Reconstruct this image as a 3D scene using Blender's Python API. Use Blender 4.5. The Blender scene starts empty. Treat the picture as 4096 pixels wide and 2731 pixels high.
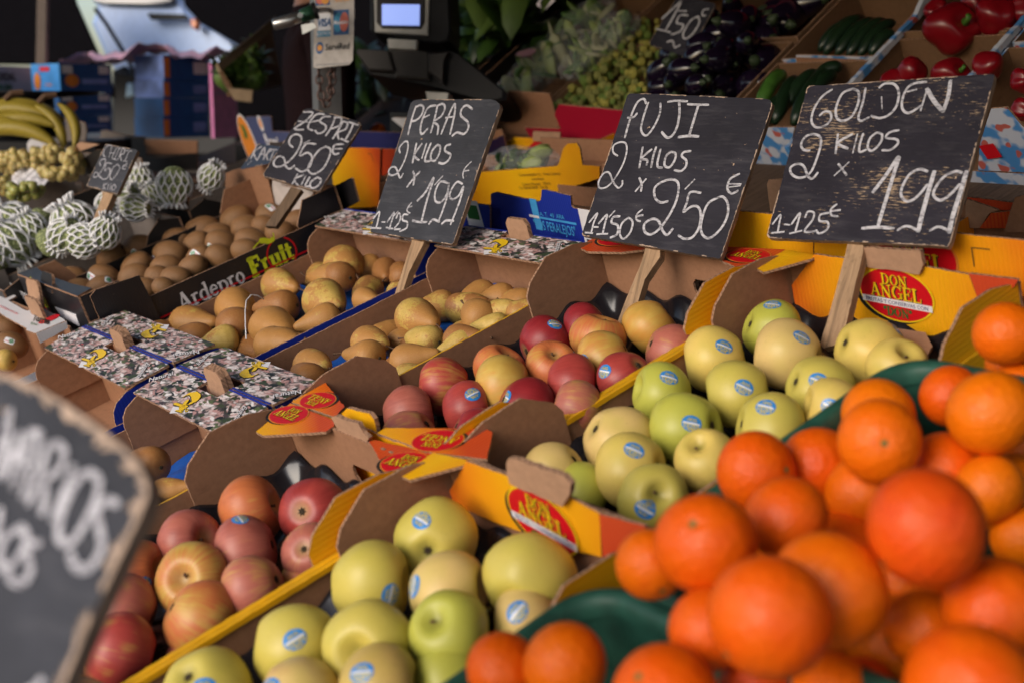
import bpy, bmesh, math, random
from mathutils import Vector, Matrix, Quaternion
from mathutils.geometry import tessellate_polygon
from mathutils.bvhtree import BVHTree
random.seed(7)
R = math.radians
SC = bpy.context.scene
COL = SC.collection

# ------------------------------------------------------------------ camera
PW, PH, FPX = 4096.0, 2731.0, 5107.47          # size of the photograph, focal length in its pixels
PITCH = 0.186845
CAMH = 1.20
cp, sp = math.cos(PITCH), math.sin(PITCH)
CAML = Vector((0, 0, CAMH))
def c2w(v): return Vector((v[0], cp*v[2]-sp*v[1], -sp*v[2]-cp*v[1]))
cam = bpy.data.cameras.new('camera')
camo = bpy.data.objects.new('camera', cam); COL.objects.link(camo)
camo.location = CAML; camo.rotation_euler = (math.pi/2-PITCH, 0, 0)
cam.sensor_width = 36; cam.lens = FPX/PW*36
cam.clip_start = 0.02; cam.clip_end = 400
cam.dof.use_dof = True; cam.dof.focus_distance = 2.05; cam.dof.aperture_fstop = 3.4
cam.dof.aperture_blades = 7
SC.camera = camo

# ------------------------------------------------------------------ light
wd = bpy.data.worlds.new('World'); SC.world = wd; wd.use_nodes = True
nt = wd.node_tree; bg = nt.nodes['Background']
sky = nt.nodes.new('ShaderNodeTexSky'); sky.sky_type = 'NISHITA'; sky.sun_disc = False
SUN_EL, SUN_AZ = R(25), R(-136)                 # azimuth measured from +Y towards +X
sky.sun_elevation = SUN_EL; sky.sun_rotation = SUN_AZ; sky.air_density = 1.0; sky.dust_density = 2.0
nt.links.new(sky.outputs[0], bg.inputs[0]); bg.inputs[1].default_value = 0.15
sun = bpy.data.lights.new('sun', 'SUN'); sun.energy = 1.6; sun.angle = R(34); sun.color = (1, .93, .86)
suno = bpy.data.objects.new('sun', sun); COL.objects.link(suno)
sd = Vector((math.sin(SUN_AZ)*math.cos(SUN_EL), math.cos(SUN_AZ)*math.cos(SUN_EL), math.sin(SUN_EL)))
suno.rotation_euler = sd.to_track_quat('Z', 'Y').to_euler(); suno.location = (-3, -4, 6)
vs = SC.view_settings; vs.view_transform = 'Standard'; vs.look = 'None'; vs.exposure = 0.2; vs.gamma = 1.0; vs.use_curve_mapping = False
SC.cycles.max_bounces = 7; SC.cycles.diffuse_bounces = 4; SC.cycles.glossy_bounces = 3; SC.cycles.transmission_bounces = 5
SC.cycles.transparent_max_bounces = 8; SC.cycles.use_denoising = True
SC.cycles.sample_clamp_indirect = 4.0

# ------------------------------------------------------------------ frames of the place
S = 0.66                                         # camera height over the sloping display
cA = Vector((0.76095944, -0.42088803, 0.493755)); cB = Vector((-0.59500336, -0.14929848, 0.78973474)); cN = Vector((-0.25867302, -0.89474199, -0.36403988))
A, B, N = c2w(cA), c2w(cB), c2w(cN)
def frame(x, y, z, o):
    m = Matrix.Identity(4)
    for i, v in enumerate((x, y, z, o)):
        for j in range(3): m[j][i] = v[j]
    return m
DW = frame(-B, A, N, CAML - S*N)                 # the display: x along the stall, y up the slope, z off it
H = Vector((A.x, A.y, 0)).normalized(); U = Vector((0, 0, 1))
SW = frame(-B, H, U, Vector((0, 0, 0)))          # the stall: x along it, y away from the customer, z up
TH = R(36)
RW = frame(-B, H*math.cos(TH)+U*math.sin(TH), U*math.cos(TH)-H*math.sin(TH), SW @ Vector((0, 2.10, CAMH-.13)))   # rear rack

# crops in which the photograph was measured: origin and pixels per crop pixel
CR = {'F': (0, 0, 1), 'V': (0, 0, 1.7415), 'a': (0, 0, .5952), 'b': (1300, 0, .5952), 'c': (2696, 0, .5952), 'd': (0, 900, .5952), 'e': (1300, 900, .5952),
      'f': (2696, 900, .5952), 'g': (0, 1800, .5952), 'h': (1300, 1800, .5952), 'o': (2400, 1500, .7852), 'k': (0, 900, .3827),
      'r': (1100, 1500, .5102), 'n': (2800, 900, .551), 'm': (1300, 700, .5102), 'p': (0, 1300, .3827), 'q': (0, 350, .3827),
      's': (2096, 0, .4252), 't': (3000, 0, .5741), 'u': (3600, 700, .3827), 'z': (900, 380, .3061), 'v': (500, 0, .4252),
      'pe': (1450, 380, .3955), 'fu': (2300, 350, .4464), 'go': (3050, 280, .4592), 'ch': (320, 540, .2295), 'fr': (0, 1450, .8169)}
def px(c, x, y):
    o = CR[c]; return (o[0]+x*o[2], o[1]+y*o[2])
def cray(p): return Vector(((p[0]-PW/2)/FPX, (p[1]-PH/2)/FPX, 1.0))
def wray(p): return c2w(cray(p))
def at(p, Z): return CAML + wray(p)*Z            # point at depth Z
def hit(p, M, axis=2, val=0.0):                  # where the line of sight meets a plane of frame M; local coordinates
    Mi = M.inverted(); o = Mi @ CAML; d = Mi.to_3x3() @ wray(p)
    return o + d*((val-o[axis])/d[axis])
def depth(w): return (w-CAML).dot(c2w((0, 0, 1)))
def T(x, y, z): return Matrix.Translation((x, y, z))
def RZ(a): return Matrix.Rotation(a, 4, 'Z')
def RX(a): return Matrix.Rotation(a, 4, 'X')
def RY(a): return Matrix.Rotation(a, 4, 'Y')

# ------------------------------------------------------------------ objects
def tag(o, label=None, cat=None, group=None, kind=None):
    if label: o['label'] = label
    if cat: o['category'] = cat
    if group: o['group'] = group
    if kind: o['kind'] = kind
    return o
def empty(name, M, label, cat, group=None):
    o = bpy.data.objects.new(name, None); COL.objects.link(o); o.empty_display_size = .05
    o.matrix_world = M; return tag(o, label, cat, group)
def link(name, me, parent=None, M=None):
    o = bpy.data.objects.new(name, me); COL.objects.link(o)
    if parent: o.parent = parent
    if M is not None: o.matrix_basis = M
    return o
def mesh(name, V, F, mats, midx=None, smooth=False, uvs=None):
    me = bpy.data.meshes.new(name); me.from_pydata([tuple(v) for v in V], [], F)
    for m in mats: me.materials.append(m)
    if midx: me.polygons.foreach_set('material_index', midx)
    if smooth: me.polygons.foreach_set('use_smooth', [True]*len(F))
    if uvs:
        ul = me.uv_layers.new(name='UVMap')
        for l in me.loops: ul.data[l.index].uv = uvs[l.vertex_index]
    me.update(); return me
class MB:                                        # collects shapes for ONE mesh
    def __init__(s): s.V, s.F, s.I, s.mats = [], [], [], []
    def mi(s, m):
        if m not in s.mats: s.mats.append(m)
        return s.mats.index(m)
    def add(s, V, F, m):
        o = len(s.V); s.V += [Vector(v) for v in V]; s.F += [tuple(i+o for i in f) for f in F]; s.I += [s.mi(m)]*len(F); return s
    def box(s, a, b, m, M=None):
        V = [Vector((x, y, z)) for x in (a[0], b[0]) for y in (a[1], b[1]) for z in (a[2], b[2])]
        if M is not None: V = [M @ v for v in V]
        return s.add(V, [(0,1,3,2),(4,6,7,5),(0,4,5,1),(2,3,7,6),(0,2,6,4),(1,5,7,3)], m)
    def tube(s, P, r, m, n=8, cap=True, flat=1.0):
        P = [Vector(p) for p in P]; rs = r if isinstance(r, (list, tuple)) else [r]*len(P)
        up = Vector((0.13, .21, 1)).normalized(); V = []; F = []
        for i, p in enumerate(P):
            t = (P[min(i+1, len(P)-1)]-P[max(i-1, 0)])
            t = t.normalized() if t.length > 1e-9 else Vector((0, 0, 1))
            a = up - t*up.dot(t)
            if a.length < .05: a = Vector((1, 0, 0)) - t*t.x
            a.normalize(); b = t.cross(a); up = a
            for k in range(n):
                q = 2*math.pi*k/n; V.append(p+(a*math.cos(q)*flat+b*math.sin(q))*rs[i])
        for i in range(len(P)-1):
            for k in range(n): F.append((i*n+k, i*n+(k+1)%n, (i+1)*n+(k+1)%n, (i+1)*n+k))
        if cap: F += [tuple(range(n))[::-1], tuple((len(P)-1)*n+k for k in range(n))]
        return s.add(V, F, m)
    def ball(s, c, r, m, nu=12, nv=8):
        r = r if isinstance(r, (tuple, list, Vector)) else (r, r, r); V = []; F = []
        for j in range(nv+1):
            t = math.pi*j/nv
            for i in range(nu):
                q = 2*math.pi*i/nu; V.append((c[0]+r[0]*math.sin(t)*math.cos(q), c[1]+r[1]*math.sin(t)*math.sin(q), c[2]+r[2]*math.cos(t)))
        for j in range(nv):
            for i in range(nu): F.append((j*nu+i, (j+1)*nu+i, (j+1)*nu+(i+1)%nu, j*nu+(i+1)%nu))
        return s.add(V, F, m)
    def build(s, name, parent=None, smooth=False, M=None):
        return link(name, mesh(name, s.V, s.F, s.mats, s.I, smooth), parent, M)

PLN = {'xy': lambda a, b, v: Vector((a, b, v)), 'xz': lambda a, b, v: Vector((a, v, b)), 'yz': lambda a, b, v: Vector((v, a, b))}
def rough_outline(P, step=.009, amp=.0005):
    out = []; n = len(P)
    for i in range(n):
        a, b = Vector(P[i]), Vector(P[(i+1) % n]); L = (b-a).length; k = max(1, min(60, int(L/step))); nn = Vector((b.y-a.y, a.x-b.x))
        nn = nn.normalized() if nn.length else nn
        out.append((a.x, a.y))
        for j in range(1, k):
            q = a.lerp(b, j/k)+nn*random.uniform(-amp, amp); out.append((q.x, q.y))
    return out
def prism(name, outer, plane, val, th, mlo, mhi, medge, parent=None, holes=(), xf=None, rough=0.0005, uv0=(0, 0)):
    """a sheet of the given outline, from val to val+th across the plane"""
    if rough: outer = rough_outline(outer, amp=rough)
    loops = [list(outer)]+[list(h) for h in holes]
    tri = tessellate_polygon([[Vector((p[0], p[1], 0)) for p in l] for l in loops])
    P = [p for l in loops for p in l]; n = len(P); f = PLN[plane]
    V = [f(p[0], p[1], val) for p in P]+[f(p[0], p[1], val+th) for p in P]
    uv = [(p[0]-uv0[0], p[1]-uv0[1]) for p in P]*2
    F = [tuple(t) for t in tri]+[tuple(i+n for i in reversed(t)) for t in tri]; I = [0]*len(tri)+[1]*len(tri)
    k = 0
    for l in loops:
        m = len(l)
        for i in range(m): F.append((k+i, k+(i+1) % m, n+k+(i+1) % m, n+k+i)); I.append(2)
        k += m
    if xf is not None: V = [xf @ v for v in V]
    me = mesh(name, V, F, [mlo, mhi, medge], I, uvs=uv)
    bm = bmesh.new(); bm.from_mesh(me); bmesh.ops.recalc_face_normals(bm, faces=bm.faces); bm.to_mesh(me); bm.free()
    return link(name, me, parent)

# ------------------------------------------------------------------ strokes and text
def smooth_path(P, n=5):
    P = [Vector((p[0], p[1])) for p in P]
    if len(P) < 3: return P
    out = []
    for i in range(len(P)-1):
        p0, p1, p2, p3 = P[max(i-1, 0)], P[i], P[i+1], P[min(i+2, len(P)-1)]
        for k in range(n):
            t = k/n
            out.append(.5*((2*p1)+(p2-p0)*t+(2*p0-5*p1+4*p2-p3)*t*t+(3*p1-p0-3*p2+p3)*t*t*t))
    out.append(P[-1]); return out
def ribbon(P, w, smooth=True, taper=.75):
    """a flat stroke with round-ish ends: vertices (2D) and faces"""
    Q = smooth_path(P) if smooth else [Vector((p[0], p[1])) for p in P]
    V = []; n = len(Q)
    for i, q in enumerate(Q):
        t = Q[min(i+1, n-1)]-Q[max(i-1, 0)]
        t = t.normalized() if t.length else Vector((1, 0)); nn = Vector((-t.y, t.x))
        ww = w[i*(len(w)-1)//max(1, n-1)] if isinstance(w, (list, tuple)) else w
        if i in (0, n-1): e = -t if i == 0 else t; q = q+e*ww*.25; ww *= taper
        V += [q+nn*ww*.5, q-nn*ww*.5]
    return V, [(2*i, 2*i+1, 2*i+3, 2*i+2) for i in range(n-1)]
def arc(cx, cy, rx, ry, a0, a1, n=14): return [(cx+rx*math.cos(R(a0+(a1-a0)*i/n)), cy+ry*math.sin(R(a0+(a1-a0)*i/n))) for i in range(n+1)]
T1, T2 = .20, .09                                # thick and thin pen
GL = {   # serif letters, height 1: (advance, [(points, width)])
 'D': (.86, [([(.2, 0), (.2, 1)], T1), ([(.05, .97), (.4, .97)]+arc(.4, .5, .36, .47, 90, -90)+[(.05, .03)], T2), (arc(.38, .5, .36, .42, 55, -55), T1)]),
 'O': (.9, [(arc(.45, .5, .36, .47, 0, 360, 24), T2), (arc(.45, .5, .33, .42, 130, 230, 8), T1), (arc(.45, .5, .33, .42, -50, 50, 8), T1)]),
 'N': (.9, [([(.18, 0), (.18, 1)], T2), ([(.14, .95), (.72, .05)], T1), ([(.72, 0), (.72, 1)], T2), ([(.04, .96), (.24, .96)], T2), ([(.04, .04), (.32, .04)], T2), ([(.58, .96), (.86, .96)], T2)]),
 'A': (.86, [([(.14, .03), (.42, 1)], T2), ([(.42, .97), (.7, .03)], T1), ([(.22, .32), (.6, .32)], T2), ([(.02, .04), (.26, .04)], T2), ([(.54, .04), (.84, .04)], T2)]),
 'G': (.9, [(arc(.46, .5, .36, .47, 45, 360, 20), T2), (arc(.44, .5, .32, .42, 120, 240, 8), T1), ([(.76, .45), (.76, .1)], T1*.9), ([(.55, .45), (.88, .45)], T2), ([(.76, .7), (.76, .95)], T2)]),
 'E': (.76, [([(.2, 0), (.2, 1)], T1), ([(.05, .96), (.66, .96), (.66, .74)], T2), ([(.2, .5), (.5, .5)], T2), ([(.5, .38), (.5, .62)], T2), ([(.05, .04), (.7, .04), (.7, .28)], T2)]),
 'L': (.74, [([(.2, 0), (.2, 1)], T1), ([(.05, .96), (.38, .96)], T2), ([(.05, .04), (.68, .04), (.68, .3)], T2)]),
 'r': (.5, [([(.16, 0), (.16, .62)], T1*.8), ([(.04, .6), (.2, .6)], T2), ([(.04, .04), (.3, .04)], T2), ([(.18, .5), (.3, .63), (.42, .6)], T2*1.4)]),
 'd': (.66, [([(.5, 0), (.5, 1)], T1*.8), (arc(.29, .33, .22, .3, 0, 360, 18), T2), (arc(.28, .33, .2, .27, 120, 240, 6), T1*.8), ([(.38, .97), (.52, .97)], T2), ([(.5, .04), (.64, .04)], T2)]),
 'e': (.56, [(arc(.28, .32, .21, .3, -40, -330, 16)+[(.49, .36), (.1, .36)], T2*1.1), (arc(.26, .32, .18, .26, 120, 240, 6), T1*.8)]),
 'p': (.66, [([(.16, -.32), (.16, .62)], T1*.8), ([(.03, .6), (.2, .6)], T2), ([(.03, -.3), (.3, -.3)], T2), (arc(.36, .32, .22, .3, 0, 360, 18), T2), (arc(.37, .32, .2, .27, -60, 60, 6), T1*.8)]),
 'o': (.62, [(arc(.3, .32, .24, .31, 0, 360, 18), T2), (arc(.3, .32, .21, .27, 125, 235, 6), T1*.8), (arc(.3, .32, .21, .27, -55, 55, 6), T1*.8)]),
 'F': (.72, [([(.2, 0), (.2, 1)], T1*1.15), ([(.05, .95), (.64, .95), (.64, .72)], T2*1.5), ([(.2, .5), (.5, .5)], T2*1.5), ([(.04, .05), (.38, .05)], T2*1.4)]),
 'u': (.66, [([(.16, .62), (.16, .2), (.28, .05), (.42, .12), (.48, .2)], T1*.8), ([(.5, 0), (.5, .62)], T1*.8), ([(.02, .6), (.2, .6)], T2), ([(.38, .6), (.52, .6)], T2), ([(.5, .04), (.62, .04)], T2)]),
 'i': (.34, [([(.17, 0), (.17, .62)], T1*.85), ([(.05, .6), (.18, .6)], T2), ([(.04, .04), (.3, .04)], T2), ([(.17, .76), (.17, .9)], T1)]),
 't': (.42, [([(.18, .85), (.18, .12), (.28, .04), (.38, .1)], T1*.8), ([(.03, .6), (.36, .6)], T2)]),
 '"': (.4, [([(.12, .95), (.1, .68)], T1*.7), ([(.28, .95), (.26, .68)], T1*.7)]), ' ': (.35, [])}
def glyphs(txt, h, bold=1.0):
    """text in the serif pen above, centred: list of (V, F)"""
    w = sum(GL[c][0] for c in txt); x = -w/2; out = []
    for c in txt:
        for P, t in GL[c][1]:
            V, F = ribbon([((x+p[0])*h, (p[1]-.5)*h) for p in P], t*bold*h, smooth=False, taper=1); out.append((V, F))
        x += GL[c][0]
    return out
_tc = {}
def font_mesh(txt, h, bold=0.0, shear=0.0):
    """text in Blender's own font, centred: V (2D), F; height h for capitals"""
    k = (txt, bold, shear)
    if k not in _tc:
        cu = bpy.data.curves.new('t', 'FONT'); cu.body = txt; cu.size = 1.0; cu.align_x = 'CENTER'; cu.offset = bold; cu.shear = shear; cu.resolution_u = 3; cu.fill_mode = 'FRONT'
        o = bpy.data.objects.new('t', cu); COL.objects.link(o)
        dg = bpy.context.evaluated_depsgraph_get(); me = o.evaluated_get(dg).to_mesh()
        V = [(v.co.x, v.co.y) for v in me.vertices]; F = [tuple(p.vertices) for p in me.polygons]
        o.evaluated_get(dg).to_mesh_clear(); bpy.data.objects.remove(o); bpy.data.curves.remove(cu)
        _tc[k] = (V, F)
    V, F = _tc[k]; s = h/.73
    return [Vector((x*s, (y-.36)*s)) for x, y in V], F
def flat(mb, V, F, m, z, xf=None, ox=0, oy=0, rot=0):
    c, s = math.cos(rot), math.sin(rot); W = [Vector((c*v[0]-s*v[1]+ox, s*v[0]+c*v[1]+oy, z)) for v in V]
    # make every face look along +z
    G = []
    for f in F:
        a, b, d = W[f[0]], W[f[1]], W[f[2]]; G.append(f if (b-a).cross(d-a).z >= 0 else tuple(reversed(f)))
    if xf is not None: W = [xf @ v for v in W]
    mb.add(W, G, m)
def disc(rx, ry, n=36, rings=1):
    V = [Vector((0, 0))]; F = []
    for j in range(1, rings+1):
        V += [Vector((rx*j/rings*math.cos(2*math.pi*i/n), ry*j/rings*math.sin(2*math.pi*i/n))) for i in range(n)]
    F += [(0, 1+i, 1+(i+1) % n) for i in range(n)]
    for j in range(1, rings):
        a = 1+(j-1)*n; b = a+n; F += [(a+i, b+i, b+(i+1) % n, a+(i+1) % n) for i in range(n)]
    return V, F
def rect(w, h, nx=1, ny=1): 
    V = [Vector((-w/2+w*i/nx, -h/2+h*j/ny)) for j in range(ny+1) for i in range(nx+1)]
    return V, [(j*(nx+1)+i, j*(nx+1)+i+1, (j+1)*(nx+1)+i+1, (j+1)*(nx+1)+i) for j in range(ny) for i in range(nx)]
def text_quad(mb, FM, crop, a, b, t, txt, m, z, bold=0.0, shear=0.0, serif=False):
    """text stretched over a photo parallelogram lying on the plane z=0 of FM: baseline start a, baseline end b, cap height above the start t"""
    A_, B_, T_ = (hit(px(crop, *p), FM, 2, 0) for p in (a, b, t)); A_, B_, T_ = A_.xy, B_.xy, T_.xy
    if serif: parts = glyphs(txt, 1.0, bold or 1.0)
    else: parts = [font_mesh(txt, 1.0, bold, shear)]
    xs = [v[0] for V, F in parts for v in V]; x0, x1 = min(xs), max(xs)
    for V, F in parts:
        flat(mb, [A_+(B_-A_)*((v[0]-x0)/(x1-x0))+(T_-A_)*(v[1]+.5) for v in V], F, m, z)
def frame_on(M, axis, val, pc, pr):
    """a frame lying on a plane of M: origin at photo point pc, x towards pr, z out of the plane to the viewer; in M's coordinates"""
    o = hit(pc, M, axis, val); x = (hit(pr, M, axis, val)-o).normalized(); z = Vector((0, 0, 0)); z[axis] = 1
    if (M.inverted() @ CAML)[axis] < val: z = -z
    return frame(x, z.cross(x), z, o)

# ------------------------------------------------------------------ materials
class NTB:
    def __init__(s, name):
        s.m = bpy.data.materials.new(name); s.m.use_nodes = True; s.t = s.m.node_tree; s.b = s.t.nodes['Principled BSDF']; s.tc = None
    def n(s, ty, **kw):
        nd = s.t.nodes.new(ty)
        for k, v in kw.items():
            if k.startswith('i_'): nd.inputs[k[2:].replace('_', ' ')].default_value = v
            else: setattr(nd, k, v)
        return nd
    def l(s, a, b): s.t.links.new(a, b); return s
    def co(s, kind='Object', scale=(1, 1, 1), rot=(0, 0, 0)):
        tc = s.n('ShaderNodeTexCoord'); mp = s.n('ShaderNodeMapping'); mp.inputs['Scale'].default_value = scale; mp.inputs['Rotation'].default_value = rot
        s.l(tc.outputs[kind], mp.inputs[0]); return mp.outputs[0]
    def noise(s, vec, scale, detail=3, rough=.5, dist=0):
        x = s.n('ShaderNodeTexNoise'); x.inputs['Scale'].default_value = scale; x.inputs['Detail'].default_value = detail
        x.inputs['Roughness'].default_value = rough; x.inputs['Distortion'].default_value = dist
        if vec is not None: s.l(vec, x.inputs['Vector'])
        return x.outputs[0]
    def vor(s, vec, scale, feature='F1', out='Distance', rnd=1.0):
        x = s.n('ShaderNodeTexVoronoi', feature=feature); x.inputs['Scale'].default_value = scale; x.inputs['Randomness'].default_value = rnd
        s.l(vec, x.inputs['Vector']); return x.outputs[out]
    def wave(s, vec, scale, dist=0, axis='X', detail=2):
        x = s.n('ShaderNodeTexWave', bands_direction=axis); x.inputs['Scale'].default_value = scale; x.inputs['Distortion'].default_value = dist; x.inputs['Detail'].default_value = detail
        s.l(vec, x.inputs['Vector']); return x.outputs['Fac']
    def ramp(s, fac, stops, interp='LINEAR'):
        x = s.n('ShaderNodeValToRGB'); x.color_ramp.interpolation = interp; e = x.color_ramp.elements
        for i, (p, c) in enumerate(stops):
            if i < 2: e[i].position = p
            else: e.new(p)
            e[i].color = (c[0], c[1], c[2], 1) if isinstance(c, (tuple, list)) else (c, c, c, 1)
        s.l(fac, x.inputs[0]); return x.outputs[0]
    def mix(s, f, a, b, mode='MIX'):
        x = s.n('ShaderNodeMix', data_type='RGBA', blend_type=mode)
        for sock, v in ((x.inputs[0], f), (x.inputs[6], a), (x.inputs[7], b)):
            if isinstance(v, bpy.types.NodeSocket): s.l(v, sock)
            elif isinstance(v, (tuple, list)): sock.default_value = (v[0], v[1], v[2], 1)
            else: sock.default_value = v
        return x.outputs[2]
    def math(s, op, a, b=0.0, c=None):
        x = s.n('ShaderNodeMath', operation=op)
        for i, v in enumerate((a, b) if c is None else (a, b, c)):
            if isinstance(v, bpy.types.NodeSocket): s.l(v, x.inputs[i])
            else: x.inputs[i].default_value = v
        return x.outputs[0]
    def sep(s, v):
        x = s.n('ShaderNodeSeparateXYZ'); s.l(v, x.inputs[0]); return x.outputs
    def comb(s, a, b, c):
        x = s.n('ShaderNodeCombineXYZ')
        for i, v in enumerate((a, b, c)):
            if isinstance(v, bpy.types.NodeSocket): s.l(v, x.inputs[i])
            else: x.inputs[i].default_value = v
        return x.outputs[0]
    def bump(s, h, strength=.3, dist=.01):
        x = s.n('ShaderNodeBump'); x.inputs['Strength'].default_value = strength; x.inputs['Distance'].default_value = dist
        s.l(h, x.inputs['Height']); s.l(x.outputs[0], s.b.inputs['Normal']); return s
    def set(s, col=None, rough=.6, spec=.5, metal=0, **kw):
        if col is not None:
            if isinstance(col, bpy.types.NodeSocket): s.l(col, s.b.inputs['Base Color'])
            else: s.b.inputs['Base Color'].default_value = (*col[:3], 1)
        if isinstance(rough, bpy.types.NodeSocket): s.l(rough, s.b.inputs['Roughness'])
        else: s.b.inputs['Roughness'].default_value = rough
        s.b.inputs['Specular IOR Level'].default_value = spec; s.b.inputs['Metallic'].default_value = metal
        for k, v in kw.items():
            k = k.replace('_', ' ')
            if isinstance(v, bpy.types.NodeSocket): s.l(v, s.b.inputs[k])
            else: s.b.inputs[k].default_value = v
        return s.m
    def info(s): return s.n('ShaderNodeObjectInfo')

def simple(name, col, rough=.6, spec=.5, metal=0, var=.12, nscale=30, **kw):
    t = NTB(name); c = t.co(); n = t.noise(c, nscale, 4)
    d = tuple(x*(1-var) for x in col[:3]); l = tuple(min(1, x*(1+var)) for x in col[:3])
    return t.set(t.ramp(n, [(.3, d), (.7, l)]), rough, spec, metal, **kw)

def cardboard(name, col, corr=True, fibre=True):
    t = NTB(name); uv = t.co('UV'); n = t.noise(uv, 90, 5, .65); n2 = t.noise(uv, 9, 2)
    c = t.ramp(n, [(.3, tuple(x*.84 for x in col)), (.7, tuple(x*1.12 for x in col))])
    st_ = t.ramp(t.noise(t.co('UV', (1, 2.5, 1)), 26, 5, .7), [(.56, 0.0), (.72, .55)]); c = t.mix(t.math('MULTIPLY', n2, .6), c, tuple(x*.68 for x in col)); c = t.mix(st_, c, tuple(x*.62 for x in col))
    if corr:
        w = t.wave(t.co('UV'), 55, .3, 'X', 1)
        c = t.mix(t.math('MULTIPLY', w, .05), c, tuple(x*.7 for x in col)); t.bump(t.math('ADD', t.math('MULTIPLY', w, .25), n), .06, .001)
    else: t.bump(n, .1, .002)
    return t.set(c, .85, .2)
def card_edge(name, col):
    t = NTB(name); c = t.co('Object'); w = t.wave(c, 62, 6.0, 'DIAGONAL', 1); n = t.noise(c, 300, 2)
    k = t.ramp(w, [(.25, tuple(x*.32 for x in col)), (.5, tuple(x*1.05 for x in col))])
    return t.set(t.mix(n, k, tuple(x*.9 for x in col)), .9, .1)
def glossprint(name, col, rough=.42, worn=None, scale=40):
    t = NTB(name); uv = t.co('UV'); n = t.noise(uv, scale, 5, .6)
    w = t.wave(t.co('UV'), 55, .2, 'X', 1)
    c = t.mix(t.math('MULTIPLY', w, .08), col, tuple(x*.55 for x in col))
    c = t.mix(t.math('MULTIPLY', n, .25), c, tuple(x*.75 for x in col))
    if worn:
        k = t.ramp(t.noise(t.co('UV', (3, 14, 1)), 45, 6, .7), [(.64, 0.0), (.72, 1.0)]); c = t.mix(k, c, worn)
    t.bump(w, .12, .0015)
    return t.set(c, rough, .5)

BROWN = cardboard('cardboard brown', (.340, .172, .098)); BROWNL = cardboard('cardboard light brown', (.44, .26, .165))
EDGE = card_edge('cardboard cut edge', (.36, .21, .135)); GREYC = cardboard('cardboard grey', (.20, .17, .155))
BLUE = glossprint('blue printed cardboard', (.012, .03, .30)); BLUED = glossprint('dark blue printed cardboard', (.02, .022, .11))
BLACK = glossprint('black printed cardboard', (.012, .011, .014), .38, (.30, .22, .18)); BLACKP = glossprint('black cardboard', (.012, .010, .010), .5)
WHITEC = glossprint('white printed cardboard', (.62, .60, .62), .5); YEL = glossprint('yellow ink', (.80, .52, .012))

def angel_print(name, mode, c0=0.0, half=.2):
    """yellow print that turns orange and red towards the ends of the box"""
    t = NTB(name); uv = t.co('UV'); s = t.sep(uv)
    if mode == 'x': g = t.math('DIVIDE', t.math('ABSOLUTE', t.math('SUBTRACT', s[0], c0)), half)
    elif mode == 'y': g = t.math('DIVIDE', t.math('ABSOLUTE', t.math('SUBTRACT', s[1], c0)), half)
    else: g = t.math('DIVIDE', t.math('ABSOLUTE', t.math('SUBTRACT', t.math('ADD', t.math('MULTIPLY', s[0], .5), s[1]), c0)), half)
    n = t.noise(uv, 14, 2); g = t.math('ADD', g, t.math('MULTIPLY', t.math('SUBTRACT', n, .5), .25))
    c = t.ramp(g, [(.0, (.80, .44, .004)), (.45, (.76, .30, .004)), (.8, (.68, .13, .006)), (1.0, (.52, .04, .012))])
    w = t.wave(t.co('UV'), 46, .35, 'X' if mode != 'y' else 'Y', 1)
    c = t.mix(t.math('MULTIPLY', w, .16), c, (.85, .33, .02)); t.bump(w, .15, .0015)
    return t.set(c, .42, .5)

def flower_print():
    t = NTB('blossom print'); uv = t.co('UV'); w = t.n('ShaderNodeTexNoise'); w.inputs['Scale'].default_value = 60
    t.l(uv, w.inputs['Vector']); vm = t.n('ShaderNodeVectorMath', operation='MULTIPLY_ADD'); vm.inputs[1].default_value = (.02, .02, .02)
    t.l(w.outputs['Color'], vm.inputs[0]); t.l(uv, vm.inputs[2]); mp = t.n('ShaderNodeMapping'); mp.inputs['Rotation'].default_value = (0, 0, .5); mp.inputs['Scale'].default_value = (.40, 1.25, 1)
    t.l(vm.outputs[0], mp.inputs[0]); v = mp.outputs[0]
    d = t.vor(v, 135); cc = t.vor(v, 135, 'F1', 'Color'); r = t.sep(cc)
    big = t.noise(uv, 28, 2)
    petal = t.ramp(r[0], [(.0, (.46, .26, .25)), (.25, (.58, .42, .41)), (.5, (.66, .56, .56)), (.8, (.74, .70, .71))], 'CONSTANT')
    leaf = t.ramp(r[1], [(.0, (.012, .016, .018)), (.35, (.035, .055, .025)), (.6, (.07, .05, .06)), (.8, (.09, .12, .05))], 'CONSTANT')
    m = t.ramp(t.math('ADD', r[2], t.math('MULTIPLY', t.math('SUBTRACT', big, .5), 1.7)), [(.33, 0.0), (.37, 1.0)])
    c = t.mix(m, leaf, petal)
    c = t.mix(t.ramp(d, [(.42, 0.0), (.75, .8)]), c, (.05, .05, .045))
    red = t.ramp(t.noise(uv, 38, 1), [(.70, 0.0), (.73, 1.0)]); c = t.mix(t.math('MULTIPLY', red, m), c, (.5, .06, .07))
    return t.set(c, .5, .4)
FLOWER = flower_print()

def obj_col(t):
    i = t.info(); return i.outputs['Color'], i.outputs['Alpha'], i.outputs['Random']
def seeded(t, rnd, k=37.0):
    """object coordinates pushed to a different place of the noise for every object"""
    tc = t.n('ShaderNodeTexCoord'); vm = t.n('ShaderNodeVectorMath', operation='ADD'); t.l(tc.outputs['Object'], vm.inputs[0])
    m = t.math('MULTIPLY', rnd, k); t.l(t.comb(m, t.math('MULTIPLY', m, 1.7), t.math('MULTIPLY', m, .6)), vm.inputs[1]); return tc.outputs['Object'], vm.outputs[0]

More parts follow.
